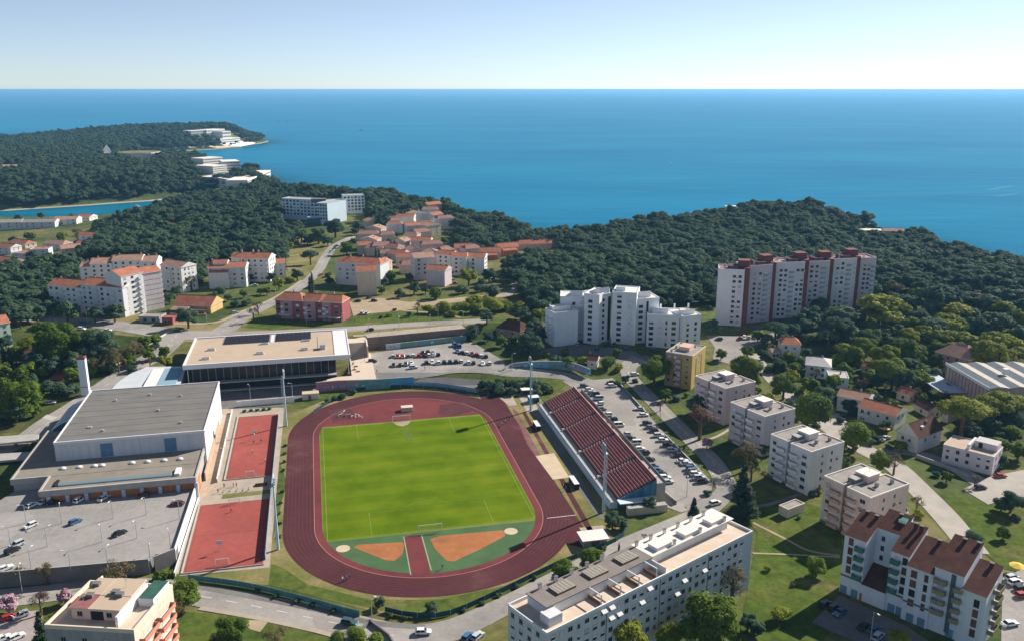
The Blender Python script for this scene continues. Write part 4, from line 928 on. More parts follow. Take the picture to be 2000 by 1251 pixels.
# two walkway bridges at the left edge
for y0, y1, z, lab in ((850, 866, 6, 'upper concrete walkway bridge leading to the vaulted entrance'), (884, 900, 3.2, 'lower concrete walkway bridge leading to the vaulted entrance')):
    p = [G(-80, y0 + 6, z).xy, G(-80, y1 + 6, z).xy, G(74, y1 - 8, z).xy, G(76, y0 - 4, z).xy]
    if (p[1] - p[0]).cross(p[2] - p[1]) < 0: p.reverse()
    mb = MB(); mb.prism(p, z - .8, z, CONC); o = tag(mb.obj('walkway_bridge'), lab, 'bridge')
    mb = MB(); mb.prism([p[0].lerp(p[3], .02), p[1].lerp(p[2], .02), p[1].lerp(p[2], .98), p[0].lerp(p[3], .98)][:], z + .002, z + .003, PAVE); 
    for q in (.25, .7):
        c0 = p[0].lerp(p[1], .5).lerp(p[2].lerp(p[3], .5), q); MB().box(c0.x - .5, c0.x + .5, c0.y - .5, c0.y + .5, -1, z - .802, CONCD).obj('pier', o)
# --- swimming-pool hall
b = SB('swimming_hall', 'modern swimming hall with beige flat roof, white rim and dark glass front', 'swimming hall', -91.4, 98.2).mark('swimming hall', 20, 10).mark('swimming hall', 60, 40)
RW, RD, RZ = 73.1, 45.0, 14.0
b.box('roof', .8, 66, .8, RD - .8, RZ - .4, RZ, METALW, BEIGER); b.box('roof_band', 66.02, RW - .6, .8, RD - .8, RZ - .4, RZ + .25, METALW)
mb = MB(); mb.box(0, RW, 0, .78, RZ - 1.6, RZ + .5, METALW); mb.box(0, RW, RD - .78, RD, RZ - 1.6, RZ + .5, METALW); mb.box(0, .78, .78, RD - .78, RZ - 1.6, RZ + .5, METALW); mb.box(RW - .58, RW, .78, RD - .78, RZ - 1.6, RZ + .5, METALW); b.part('roof_rim', mb)
b.box('soffit', .8, RW - .6, .8, RD - .8, RZ - 1.3, RZ - 1.1, mat('soffit_wood', (.3, .2, .13), noise=.15, nscale=.6))
b.box('glass_front', 3, 66.5, 4.2, RD - 1, -1, RZ - 1.32, GLASS)
for k in range(20): b.box('mullion', 3.2 + k * 3.32, 3.32 + k * 3.32, 4.08, 4.198, 5.2, RZ - 1.32, METALG)
b.box('balcony_slab', 1, 66.5, 1.0, 4.19, 4.6, 5.1, CONC); b.box('low_slab', 3, 67, 2.2, 4.18, .3, .8, CONC)
b.box('corner_post', 1.6, 1.9, 1.2, 1.5, -1, RZ - 1.6, METALW); b.box('corner_post', RW - 1.2, RW - .9, 1.2, 1.5, 4.6, RZ - 1.6, METALW)
for x0, x1 in ((14.5, 36), (38.5, 55.5)):
    o = b.box('solar_field', x0, x1, RD - 14.5, RD - 2, RZ + .003, RZ + .12, CONCD); pm = mat('solar_glass', (.035, .03, .04), rough=.15, spec=.6)
    nx = int((x1 - x0) / 2.1)
    sp = cached('solar', lambda: MB().face([(0, 0, .1), (1.95, 0, .1), (1.95, 1.9, .75), (0, 1.9, .75)], pm).face([(0, 1.9, .75), (1.95, 1.9, .75), (1.95, 1.9, 0), (0, 1.9, 0)], METALG).mesh('solar_panel'))
    for i in range(nx):
        for j in range(5): link('solar_panel', sp, o, (x0 + .2 + 2.1 * i, RD - 14.2 + 2.45 * j, RZ + .122))
b.box('roof_walkway', 36.3, 38.2, RD - 15, RD - 1.5, RZ + .004, RZ + .1, METALW)
for x, y in ((8, 22), (7, 8), (32, 27), (30.5, 11), (51.5, 28), (50.5, 13)): o = b.box('skylight', x, x + 3.6, y, y + 1.4, RZ + .003, RZ + .8, METALW); MB().box(x + .2, x + 3.4, y + .15, y + 1.25, RZ + .802, RZ + .86, GLASSB).obj('pane', o)
b.box('plant_box', 59.5, 62, 12.5, 15.5, RZ + .003, RZ + 2.2, METALG); MB().tube([(58.6, 15.5, RZ - .3), (58.6, 15.5, RZ + 5.5)], .22, METALG, 8).obj('vent_pipe', b.o)
# terrace and steps
b = SB('entrance_terrace', 'beige paved entrance terrace with steps right of the swimming hall', 'terrace', -25, 90)
TZ = 4.6; TER = mat('terrace_stone', (.6, .5, .4), noise=.08, nscale=.5)
b.part('platform', MB().prism([(-9, 1.4), (0, 2.2), (17.5, 0), (17.6, 41), (7, 41), (6.8, 7), (0, 7)], -1, TZ, TER))
for k in range(12): b.box('step', 7.1, 15.6, 36 + k * .55, 47, TZ + .002 + k * .44, TZ + (k + 1) * .44, TER, mat('step_stone', (.4, .33, .27)))
b.box('stair_wall', 15.62, 16.3, 34, 47, TZ - 3, TZ + 5.6, CREAM); b.box('landing', 5, 16.5, 42.7, 52, TZ + 2, TZ + 5.33, TER)
for k, (x, y) in enumerate(((5.5, 15), (6.5, 20), (7, 12), (3, 10))): b.box('bench', x + 2, x + 3.8, y, y + .6, TZ + .002, TZ + .45, BROWNP)
b.mark('entrance terrace', 8, 20)
# curved white hall between
b = SB('curved_roof_hall', 'low hall with curved white metal roof beside the swimming hall', 'hall', -119.5, 86)
mb = MB(); n_ = 10; pl = [(-.5, 0), (27, 0), (27, 27), (10, 30), (4, 22), (1, 12)]
b.part('wall', MB().prism(pl, -1, 8, CONC)); hc = [8.2, 8.2, 9.4, 9.4, 9, 8.6]
b.part('roof', MB().prism([(x * 1.03 - .3, y * 1.03 - .4) for x, y in pl], [q - .3 for q in hc], hc, METALW, mat('curved_roof', (.55, .58, .6), noise=.1, nscale=.3)))
b.box('roof_panel', 13, 18, .5, 27, 8.6, 9.35, WHITE); b.box('roof_panel', 18.2, 26, .5, 26.5, 8.6, 9.3, mat('blue_roof', (.25, .38, .46), noise=.1, nscale=.5))

# --- grandstand
b = SB('grandstand', 'open concrete grandstand with long rows of dark red seats', 'grandstand', 58, -45.5).mark('grandstand', 14, 10).mark('grandstand', 14, 80)
LN = 93.0; NR = 13; rz = lambda k: 3.0 + k * .44; rx = lambda k: 2.3 + k * 1.0
mat('red_deck', (.36, .19, .17), noise=.2, nscale=.3)
BS = mat('blue_stand_wall', (.1, .26, .36), noise=0.42, nscale=.7, stretch=(1, 1, .16))
mb = MB()
for k in range(NR): mb.box(rx(k), rx(k + 1), 0, LN, -.5 if k in (0, NR - 1) else rz(k) - .8, rz(k), CONCD, mat('stand_tread', (.1, .045, .055), noise=.2, nscale=.4))
b.part('terrace', mb)
b.part('front_wall', MB().box(-.3, 2.28, 0, LN, -.5, 2.4, WHITEB, CONC)); b.box('front_rail', -.4, -.1, 0, LN, 2.402, 3.2, mat('pale_rail', (.45, .52, .58), noise=.3, nscale=.4))
seat_m = mat('red_seat', (.62, .28, .26), nscale=.5, col2=(.48, .19, .18)); DKSEAT = seat_m  # seats lightened and treads darkened to stand for sunlit and shaded stripes
cuts = [0, 12.5, 35, 57.5, 80, LN]   # aisles
cuts = [0.4, 18.2, 40.0, 62.0, 80.5, LN - .4]
for i in range(5):
    y0, y1 = cuts[i] + (.75 if i else 0), cuts[i + 1] - (.75 if i < 4 else 0)
    def f():
        m_ = MB(); m_.box(.28, .8, 0, y1 - y0, .30, .36, seat_m); m_.box(.72, .8, 0, y1 - y0, .362, .74, seat_m); 
        n_ = int((y1 - y0) / 3)
        for j in range(n_ + 1): yy = j * (y1 - y0 - .1) / n_; m_.box(.45, .55, yy, yy + .1, 0, .298, BLACK)
        return m_.mesh('seat_row')
    me = f()
    for k in range(NR): link('seat_row', me, b.o, (rx(k), y0, rz(k)))
for i in range(1, 5):
    mb = MB()
    for k in range(NR): mb.box(rx(k), rx(k) + .5, cuts[i] - .74, cuts[i] + .74, rz(k) + .003, rz(k) + .22, mat('aisle_grey', (.22, .2, .23), noise=.2, nscale=.5))
    b.part('aisle_steps', mb); b.box('aisle_rail', rx(0) - .7, rx(0) - .1, cuts[i] - .4, cuts[i] + .4, 2.402, 3.3, CREAM)
XT = rx(NR)
b.box('back_wall', XT, XT + .35, 0, LN, -.5, rz(NR) + .7, DKRED, mat('pale_red_coping', (.55, .3, .26)))
for i, (y0, y1) in enumerate(((0, 18), (18.6, 40), (41, 62), (64, 80), (82, LN))):
    b.box('back_walkway', XT + .37, XT + 3.6, y0, y1, -.5, (7.4, 7.0, 5.2, 7.2, 6.8)[i], CONC, (CONC, PAVE, MATS['red_deck'], MATS['red_deck'], CONC)[i])
b.box('back_rail', XT + 3.62, XT + 3.72, 0, LN, 6.2, 8.0, mat('green_glass_rail', (.3, .42, .4), rough=.3))
b.part('end_wall', MB().prism([(2.3, -.32), (XT + .35, -.32), (XT + .35, -.02), (2.3, -.02)], -.5, [3.2, 8.7, 8.7, 3.2], BS)); b.part('end_wall', MB().prism([(2.3, LN + .02), (XT + .35, LN + .02), (XT + .35, LN + .3), (2.3, LN + .3)], -.5, [3.2, 8.7, 8.7, 3.2], CONCD))
b.box('end_canopy', 2, XT - 1, -3.6, -.35, 3.0, 3.3, WHITEB); b.box('end_room', 4, XT + 2, -6, -3.7, -.5, 2.6, CREAM, CONC)
# --- floodlight masts
for (r, a), lab in (((54.3, 46.8), 'pale blue floodlight mast at the far end of the grandstand'), ((54.9, -47.3), 'pale blue floodlight mast at the near end of the grandstand'),
                    ((-46.7, 52.1), 'pale blue floodlight mast beside the upper red court'), ((-46.8, -47.8), 'pale blue floodlight mast beside the lower red court')):
    c = S(r, a); o = empty('floodlight_mast', (c.x, c.y, 0), YAW + (0 if r < 0 else math.pi), lab, 'floodlight', 'floodlight masts round the track')
    MB().tube([(0, 0, 0), (0, 0, 21.5)], [.45, .22], STEELB, 8).obj('pole', o)
    mb = MB()
    for k in range(26): mb.box(-.95, -.55, -.03, .03, 1 + k * .75, 1.06 + k * .75, STEELB)
    mb.box(-.98, -.92, -.05, .05, .5, 21, STEELB); mb.box(-.58, -.52, -.05, .05, .5, 21, STEELB); ld = mb.obj('ladder', o)
    MB().box(-.6, .6, -1.5, 1.5, 20.9, 21.05, STEELB).obj('platform', o)
    hd = MB().box(.1, .3, -1.5, 1.5, 21.052, 24, STEELB).obj('head_frame', o)
    lm = cached('lamp', lambda: MB().box(.3, .62, -.3, .3, 0, .5, METALG).box(.622, .64, -.26, .26, .04, .46, mat('lamp_glass', (.35, .5, .55), rough=.15)).mesh('lamp'))
    for i in range(4):
        for j in range(3): link('lamp', lm, hd, (0, -1.1 + i * .74, 21.35 + j * .85))
    LAND.append(('floodlight mast', Vector((c.x, c.y, 0))))
# ============================================================= white stepped complex, towers
def base2(fl, fr, top_py, zadd=0):
    a, b_ = P(*fl), P(*fr); yaw, L = yaw_of(a, b_); z = min(a.z, b_.z); h = hpx(a, top_py) + (a.z - z); return a, yaw, L, z, h
WC = mat('complex_wall', (.76, .78, .8), noise=0.10, nscale=.7, stretch=(1, 1, .16))
B0 = Bd('apartment_complex', 'white stepped apartment complex with staggered wings and sloped roof lights', 'apartment block', P(1139, 669).xy, 0, P(1139, 669).z).mark('white stepped complex', 10, -4).mark('white stepped complex', 40, 5)
class Wing(Bd):
    """a wing of a building, in its own axes, whose parts hang on the building"""
    def __init__(s, parent, fl, yaw, z):
        s.o = parent.o; s.par = parent; s.fl = Vector(fl[:2]); s.yaw = yaw; s.z = z
        s.off = Matrix.Translation(Vector((s.fl.x, s.fl.y, z))) @ Matrix.Rotation(yaw, 4, 'Z')
        s.inv = (Matrix.Translation(Vector((parent.fl.x, parent.fl.y, parent.z))) @ Matrix.Rotation(parent.yaw, 4, 'Z')).inverted() @ s.off
        s.o = empty_proxy(parent.o, s.inv)
class empty_proxy:
    def __init__(s, o, m): s.o = o; s.m = m
_link = link
def link(name, me, parent=None, loc=None, rz=None, scl=None):
    if isinstance(parent, empty_proxy):
        o = _link(name, me, parent.o); l = Matrix.Translation(Vector(loc) if loc is not None else Vector((0, 0, 0))) @ Matrix.Rotation(rz or 0, 4, 'Z'); o.matrix_basis = parent.m @ l
        return o
    return _link(name, me, parent, loc, rz, scl)
def wing(parent, fl, fr, top, depth, wm, rm, wins=None, w=1.3, yaw_add=0, kinds='mmmmh', pm=None, side='', nrow=None, st=2.9, z0=1.6, sidecols=2, ph=.5):
    a, yaw, L, z, h = base2(fl, fr, top); b = Wing(parent, a, yaw, z)
    b.vol(0, L, 0, depth, h, wm); b.flat(0, L, 0, depth, h, rm, pm or wm, ph=ph)
    n = nrow or int((h - z0 + .6) / st)
    if wins: b.win('F', 0, [L * t for t in wins], rows(n, z0, st), w, 1.6, kinds)
    if 'R' in side: b.win('R', L, [depth * (k + 1) / (sidecols + 1) for k in range(sidecols)], rows(n, z0, st), 1.0, 1.3, kinds)
    if 'L' in side: b.win('L', 0, [depth * (k + 1) / (sidecols + 1) for k in range(sidecols)], rows(n, z0, st), 1.0, 1.3, kinds)
    b.L, b.h = L, h; return b
def slope(b, x0, x1, y0, y1, h): b.wedge(x0, x1, y0, y1, b.h + h, b.h + .5, WC, z0=b.h); 
def shade_strip(b, x, y, w): b.box('recess_shade', x - w / 2, x + w / 2, y - .04, y - .003, .5, b.h - 1.2, DARK)  # flat dark strip on the wall, standing for the shade of a recess
w_ = wing(B0, (1093, 663), (1141, 664), 580, 13, WC, WHITER, [.55], 1.6); slope(w_, w_.L * .4, w_.L * .9, 1, 10, 3.4); w_.bal('F', 0, [w_.L * .86], rows(8, 1.5, 2.9), 2.2, 1.1, WC)
w_ = wing(B0, (1139, 669), (1168, 673), 574, 15, WC, WHITER, [.42], 2.3)
w_ = wing(B0, (1166, 670), (1192, 665), 578, 12, WC, WHITER, [.35], 2.3); slope(w_, 0, w_.L * .9, 1, 9, 3.8); shade_strip(w_, w_.L * .84, 0, 1.8)
w_ = wing(B0, (1193, 670), (1240, 674), 571, 15, WC, WHITER, [.3], 2.3, side='R'); w_.bal('F', 0, [w_.L * .74], rows(8, 1.5, 2.9), 2.0, 1.0, WC); slope(w_, w_.L * .1, w_.L * .5, 4, 12, 2.2)
w_ = wing(B0, (1239, 670), (1284, 668), 585, 14, WC, WHITER, [.22], 2.3, side='R'); slope(w_, w_.L * .1, w_.L * .75, 4, 12, 3.2); shade_strip(w_, w_.L * .5, 0, 1.2)
w_ = wing(B0, (1262, 676), (1330, 682), 615, 14, WC, WHITER, [.12, .76], 2.2); w_.bal('F', 0, [w_.L * .36], rows(5, 1.4, 2.9), 2.6, 1.0, WC); w_.win('F', 0, [w_.L * .55], rows(5, 1.6, 2.9), 1.0, 1.8); slope(w_, w_.L * .15, w_.L * .6, 3, 11, 3.0); shade_strip(w_, w_.L * .95, 0, 1.2)
w_ = wing(B0, (1330, 685), (1366, 681), 619, 15, WC, WHITER, [.3, .72], 1.4, side='R', sidecols=1); slope(w_, 0, w_.L * .8, 3, 11, 2.8)
for k in range(9): q = P(1130 + k * 27, 668); B0.o and link('chimney', cached(('c', 1.5, .4, 'METALW'), lambda: MB().box(-.4, .4, -.3, .3, -.6, 1.5, METALW).mesh('chimney')), B0.o, (q.x - B0.fl.x, q.y + 7 - B0.fl.y, (24.5 if k < 5 else 17.0)))
a, yaw, L, z, h = base2((1082, 677), (1128, 671.5), 614)
b = Bd('apartment_block', 'small white block with blank front wall beside the white stepped complex', 'apartment block', a, yaw, z).mark('blank white block', L / 2, -3)
b.vol(0, L, 0, 11, h, WC); b.flat(0, L, 0, 11, h, WHITER, WC, ph=1.0); b.bal('L', 0, [3, 8], rows(5, 1.6, 2.9), 2.6, .9, WC); b.head(2, L - 1, 6.5, 10.5, h, 2.2, WC)

SHAFT = mat('dark_red_shaft', (.21, .075, .075), noise=.2, nscale=.5)
a0 = P(1397, 634)
B0 = Bd('tower_row', 'row of six tall pinkish white tower blocks with dark red stair shafts', 'tower block', a0.xy, 0, a0.z).mark('tower row', 25, -8).mark('tower row', 70, 30)
TW = mat('tower_wall', (.64, .58, .61), noise=0.12, nscale=.7, stretch=(1, 1, .16)); TWL = mat('tower_wall_pale', (.72, .7, .71), noise=0.10, nscale=.7, stretch=(1, 1, .16))
tw = [((1397, 634), (1447, 637), 527, [.62, .84], None), ((1453, 631), (1501, 627), 522, [.3, .52], .74), ((1507, 622), (1563, 620.5), 515, [.2, .36, .78, .93], .56), ((1570, 613), (1612, 611), 513, [.18, .42], .72), ((1618, 606), (1664, 604), 508, [.22, .42], .68), ((1671, 598), (1702, 597), 506, [.32, .58], .86)]
for i, (fl_, fr_, tp, ws, bl_) in enumerate(tw):
    a, yaw, L, z, h = base2(fl_, fr_, tp); h = 36.0 - z * .3; b = Wing(B0, a, yaw, z); wm = TWL if i % 2 == 0 else TW
    h = hpx(a, tp); b.acp = .08; b.vol(0, L, 0, 13, h, wm); b.flat(0, L, 0, 13, h, mat('tower_roof', (.42, .26, .24), noise=.2, nscale=.3), wm, ph=.8)
    n = int((h - 1) / 2.85); zs = rows(n, 1.8, 2.85)
    b.win('F', 0, [L * t for t in ws], zs, 1.7, 1.5, 'mmmhs')
    if bl_: b.bal('F', 0, [L * bl_], [q - .8 for q in zs], 2.6, .8, mat('tower_balcony', (.36, .42, .46), noise=.25, nscale=.6)); b.win('F', 0, [L * min(bl_ + .24, .93)], zs, 1.1, 1.2, 'mh', pane=False) if i in (1, 3, 4) else None
    b.win('R', L, [4, 9], zs, 1.1, 1.2, 'mh', pane=False) if i == 5 else None
    if i < 5:
        nx = P(*tw[i + 1][0]); d = (nx.xy - b.fl); lx = L
        b.box('stair_shaft', L + .02, L + 2.9, 1.0, 10, -3, h + 1.5, SHAFT); b.box('stair_tower', L - 3.4, L + 2.8, 4.5, 10.5, h + .85, h + 5.0, SHAFT, mat('muted_red_cap', (.22, .1, .09)))
        b.box('attic', L - 9, L - 3.6, 1.4, 9, h + .09, h + 2.2, mat('attic_dark', (.13, .07, .075)))
    b.ant([(L * .3, 6), (L * .55, 9)] + ([(2, 4), (5, 7), (8, 5), (9, 9)] if i == 0 else []), h + (2 if i else 3), 5.5); b.chim([(L * .25, 9), (L * .4, 4)], h, 2.2, .5, TW)

# ============================================================= orange-roofed apartment blocks on the left
def aptrow(fl, fr, top, depth, rise, rm, wm, name, label, land, wins, kinds='mmhs', side='', steps=None, hip=0, bals=(), w=1.4, balm=None, cat='apartment block', group='orange roofed apartment blocks', axis='x', nrow=None, sidecols=3, st=2.85):
    a, yaw, L, z, h = base2(fl, fr, top); b = Bd(name, label, cat, a, yaw, z, group).mark(land, L / 2, -2); b.L, b.h, b.D = L, h, depth
    b.vol(0, L, 0, depth, h, wm); b.gable(0, L, 0, depth, h, rise, rm, wm, axis, hip=hip)
    n = nrow or max(1, int((h - .6) / st)); zs = [h - 2.1 - st * k for k in range(n)]
    b.win('F', 0, [L * t for t in wins], zs, w, 1.35, kinds); b.zs = zs
    if bals: b.bal('F', 0, [L * t for t in bals], [q - .9 for q in zs], 2.8, 1.0, balm or WHITE)
    if 'R' in side: b.win('R', L, [depth * (k + 1) / (sidecols + 1) for k in range(sidecols)], zs, 1.1, 1.3, kinds)
    if 'L' in side: b.win('L', 0, [depth * (k + 1) / (sidecols + 1) for k in range(sidecols)], zs, 1.1, 1.3, kinds)
    return b
G_ = 'orange roofed apartment blocks'
# long block facing the road: four steps
a, yaw, L, z, h = base2((100, 604), (247, 619), 557)
B0 = Bd('apartment_block', 'long white block with stepped bright orange roofs facing the main road', 'apartment block', a, yaw, z, G_).mark('long orange roofed block', 20, -3).mark('long orange roofed block', 45, -3); B0.L = L
def steps(B, vols):
    for i, (X0, X1, y0, hh, m, rows_) in enumerate(vols):
        B.vol(X0, X1, y0, 13, hh, m); B.gable(X0, X1, y0, 13, hh, 2.9, TILE, WHITE, ov=.3)
        zs = [hh - 2.1 - 2.85 * k for k in range(int((hh + .5) / 2.85))]; n = max(2, int((X1 - X0) / 3.7))
        for k in range(n):
            t = X0 + (k + .5) * (X1 - X0) / n
            (B.bal('F', y0, [t], [q - .9 for q in zs], 2.8, 1.1, GREYW) if k % 3 == 2 else B.win('F', y0, [t], zs, 1.7, 1.4, 'mmmhs'))
        B.chim([(X0 + 3, 7), (X1 - 3, 8)], hh + 1.5, 2.2, .45, TILEF)
steps(B0, ((0, L * .46, 0, h, WHITE, 0), (L * .46 + .02, L, -.7, h + 2.2, GREYW, 0)))
e0, e1 = P(245, 619), P(287, 608); b = Wing(B0, e0, yaw_of(e0, e1)[0], e0.z); hh = hpx(e0, 541); LL = (e1 - e0).length
steps(b, ((0, LL, 0, hh, WHITE, 0),))
e2 = P(322, 601); L2 = (e2 - e1).length; b = Wing(B0, e1, yaw_of(e1, e2)[0], e1.z); hh = hpx(e1, 535)
b.vol(.05, L2, 0, 11, hh, GREYPINK); b.gable(.05, L2, 0, 11, hh, 2.4, TILE, WHITE, ov=.3); b.bal('R', L2, [3, 8], [hh - 3 - 2.9 * k for k in range(6)], 3.0, 1.0, WHITE)
for k in range(7): b.box('wall_band', .5, L2 - .5, -.06, -.003, hh - 2.9 * k - 1.2, hh - 2.9 * k - 1.0, CONCD)
# block behind it
a, yaw, L, z, h = base2((162, 570), (312, 566), 516)
B0 = Bd('apartment_block', 'white block with brownish orange stepped roofs behind the long orange roofed one', 'apartment block', a, yaw, z, G_).mark('brownish roofed block', L / 2, 0)
for i, (x0, x1, hh) in enumerate(((0, .14, h - 2), (.14, .42, h), (.42, .8, h + 1.5), (.8, 1, h + .6))):
    X0, X1 = L * x0, L * x1 - .02; B0.vol(X0, X1, (i % 2) * -.8, 12, hh, WHITE); B0.gable(X0, X1, (i % 2) * -.8, 12, hh, 2.6, TILEF, WHITE, ov=.3)
    zs = [hh - 2.1 - 2.85 * k for k in range(4)]; n = max(1, int((X1 - X0) / 3.6)); B0.win('F', (i % 2) * -.8, [X0 + (k + .5) * (X1 - X0) / n for k in range(n)], zs, 1.4, 1.4, 'mmbh'); B0.chim([(X0 + 3, 6), (X1 - 2, 8)], hh + 1.8, 1.8, .4, TILEF)
aptrow((318, 566), (358, 572), 518, 12, 2.6, TILEF, WHITE, 'apartment_block', 'short white block with brownish roof, right end of the rear row', 'short brownish roofed block', [.3, .6, .85], side='R', bals=(.45,))
# stepped pair by the junction
b = aptrow((409, 563), (482, 561), 524, 12, 2.4, TILE, GREYW, 'apartment_block', 'grey white block with broken orange roofs left of the school road', 'broken orange roofed block', [.08, .2, .42, .7, .9], bals=(.55,), side='R')
b.vol(1, b.L * .55, -2.2, -.02, b.h - 2.6, WHITE); b.shed(1, b.L * .55, -2.2, -.02, b.h - 2.6, b.h - 1.4, TILE, WHITE); b.vol(3, b.L * .5, 3, 10, b.h + 2.4, WHITE, z0=b.h); b.gable(3, b.L * .5, 3, 10, b.h + 2.4, 1.6, TILE, WHITE, ov=.25); b.chim([(2, 6), (b.L - 4, 8)], b.h + 2.6, 2.4, .45)
b = aptrow((455, 549), (527, 551), 504, 12, 2.8, TILE, WHITE, 'apartment_block', 'taller white block with plain orange roof left of the school road', 'plain orange roofed block', [.32, .48, .64, .8], side='R', bals=(.92,)); b.chim([(5, 6), (12, 8), (16, 7)], b.h + 2.6, 1.8, .45)
aptrow((527.5, 545), (559, 543), 516, 11, 2.2, TILE, WHITE, 'apartment_block', 'low white end wing with orange roof beside the park lawn', 'low orange roofed wing', [.3, .7], side='R')
# rose-red block
a, yaw, L, z, h = base2((539, 621), (670, 628), 585)
b = Bd('apartment_block', 'rose red three storey block with orange roofs behind the swimming hall', 'apartment block', a, yaw, z).mark('rose red block', L / 2, -3)
for i, (x0, x1, m, yy) in enumerate(((0, .08, REDW, .8), (.082, .26, ROSE, 0), (.262, .42, REDW, -.4), (.422, .60, ROSE, 0), (.602, .70, REDW, 1), (.702, .83, ROSE, 0), (.832, 1, REDW, -.5))):
    b.vol(L * x0, L * x1, yy, 11, h, m); b.win('F', yy, [L * (x0 + x1) / 2], [1.2, 4.2, 7.2][:max(1, int(h / 3))], 1.9, 1.5, 'mmhs')
    if i in (1, 3, 5): b.bal('F', yy, [L * (x0 + .03)], [3.4, 6.4], 1.8, .8, WHITE, recess=False)
b.gable(0, L * .42, -.4, 11, h, 3.2, TILE, REDW, hip=4, ov=.3); b.gable(L * .424, L * .66, 0, 11, h, 3.0, TILE, REDW, ov=.3); b.gable(L * .70, L, -.5, 11, h, 3.0, TILE, ROSE, ov=.3, hip=2); b.chim([(L * .2, 8), (L * .55, 7), (L * .8, 8)], h + 2.2, 1.6, .45)
b.box('shop_awning', L * .66, L * .98, -3.4, -.55, 2.7, 2.9, CREAM); b.box('shop_awning', L * .08, L * .24, -2.6, -.05, 2.5, 2.7, WHITE)
# low restaurant with orange roof and yellow end wall
a, yaw, L, z, h = base2((338, 611), (409, 614), 599)
b = Bd('restaurant', 'low building with wide orange roof and yellow end wall at the junction', 'restaurant', a, yaw, z).mark('low orange roofed restaurant', L / 2, -2)
YW = mat('yellow_wall', (.68, .46, .2), noise=0.20, nscale=.7, stretch=(1, 1, .16)); b.vol(0, L, 2, 16, 4.2, YW); b.gable(0, L, 2, 16, 4.2, 4.2, TILE, YW, ov=.6); b.shed(0, L * .45, -2.5, 1.4, 2.6, 3.9, TILEF, YW); b.box('terrace_awning', L * .4, L * .92, -3, 1.3, 2.8, 3.0, mat('dark_awning', (.1, .08, .08))); b.box('terrace_wall', 0, L, -3.2, -3.02, 0, 1, PEACH)
# small shops by the road
a, yaw, L, z, h = base2((272, 629), (312, 630), 621)
b = Bd('shop', 'small grey flat roofed shop by the main road', 'shop', a, yaw, z); b.vol(0, L, 0, 8, 3, CONC); b.flat(0, L, 0, 8, 3, GRAVEL, CONC); b.win('F', 0, [L * .3, L * .7], [.8], 2, 1.6, 'm')
a, yaw, L, z, h = base2((317, 634), (338, 634), 622)
b = Bd('shop', 'small brick red flat roofed shop next to the grey one', 'shop', a, yaw, z); b.vol(0, L, 0, 7, 3.6, REDW); b.flat(0, L, 0, 7, 3.6, mat('red_roof_sheet', (.35, .12, .1)), DKRED); b.win('F', 0, [L * .3, L * .7], [.8], 1.6, 1.6, 'm')
# middle cluster
b = aptrow((657, 555), (744, 561), 512, 13, 3.0, TILE, GREYW, 'apartment_block', 'grey white block with orange hipped roof right of the school road', 'hipped orange roofed block', [.1, .26, .4, .56], hip=4, bals=(.32,)); b.chim([(8, 6), (16, 8)], b.h + 2.8, 1.6, .4)
b = aptrow((699, 577.5), (736, 576), 531, 11, 2.6, TILE, CREAM, 'apartment_block', 'slim block with blank beige end wall and orange roof', 'blank beige wall block', [], side='R')
b = aptrow((833, 557), (869, 560), 527, 11, 2.4, TILE, GREYPINK, 'apartment_block', 'block with blank pinkish wall and orange roof beside the row of blue windowed flats', 'blank pinkish wall block', [], side='L')
b = aptrow((811, 548), (850, 545), 505, 12, 2.6, TILEF, GREYPINK, 'apartment_block', 'pinkish grey block rising behind the blank pinkish wall block', 'pinkish grey block', [.2, .5], side='L')
b = aptrow((852, 533), (882, 535), 497, 11, 2.2, TILE, WHITE, 'apartment_block', 'white flats with blue shaded windows, left third of the row', 'blue windowed flats', [.3, .65], 'mm', bals=(.9,)); b = aptrow((882.5, 538), (912, 538), 502, 11, 2.2, TILE, WHITE, 'apartment_block', 'white flats with blue shaded windows, middle of the row', 'blue windowed flats', [.3], 'mm', bals=(.62,)); b = aptrow((912.5, 536), (946, 537), 503, 11, 2.4, TILE, WHITE, 'apartment_block', 'white flats with blue shaded windows, right third of the row', 'blue windowed flats', [.35], 'mm', bals=(.2,), side='R')
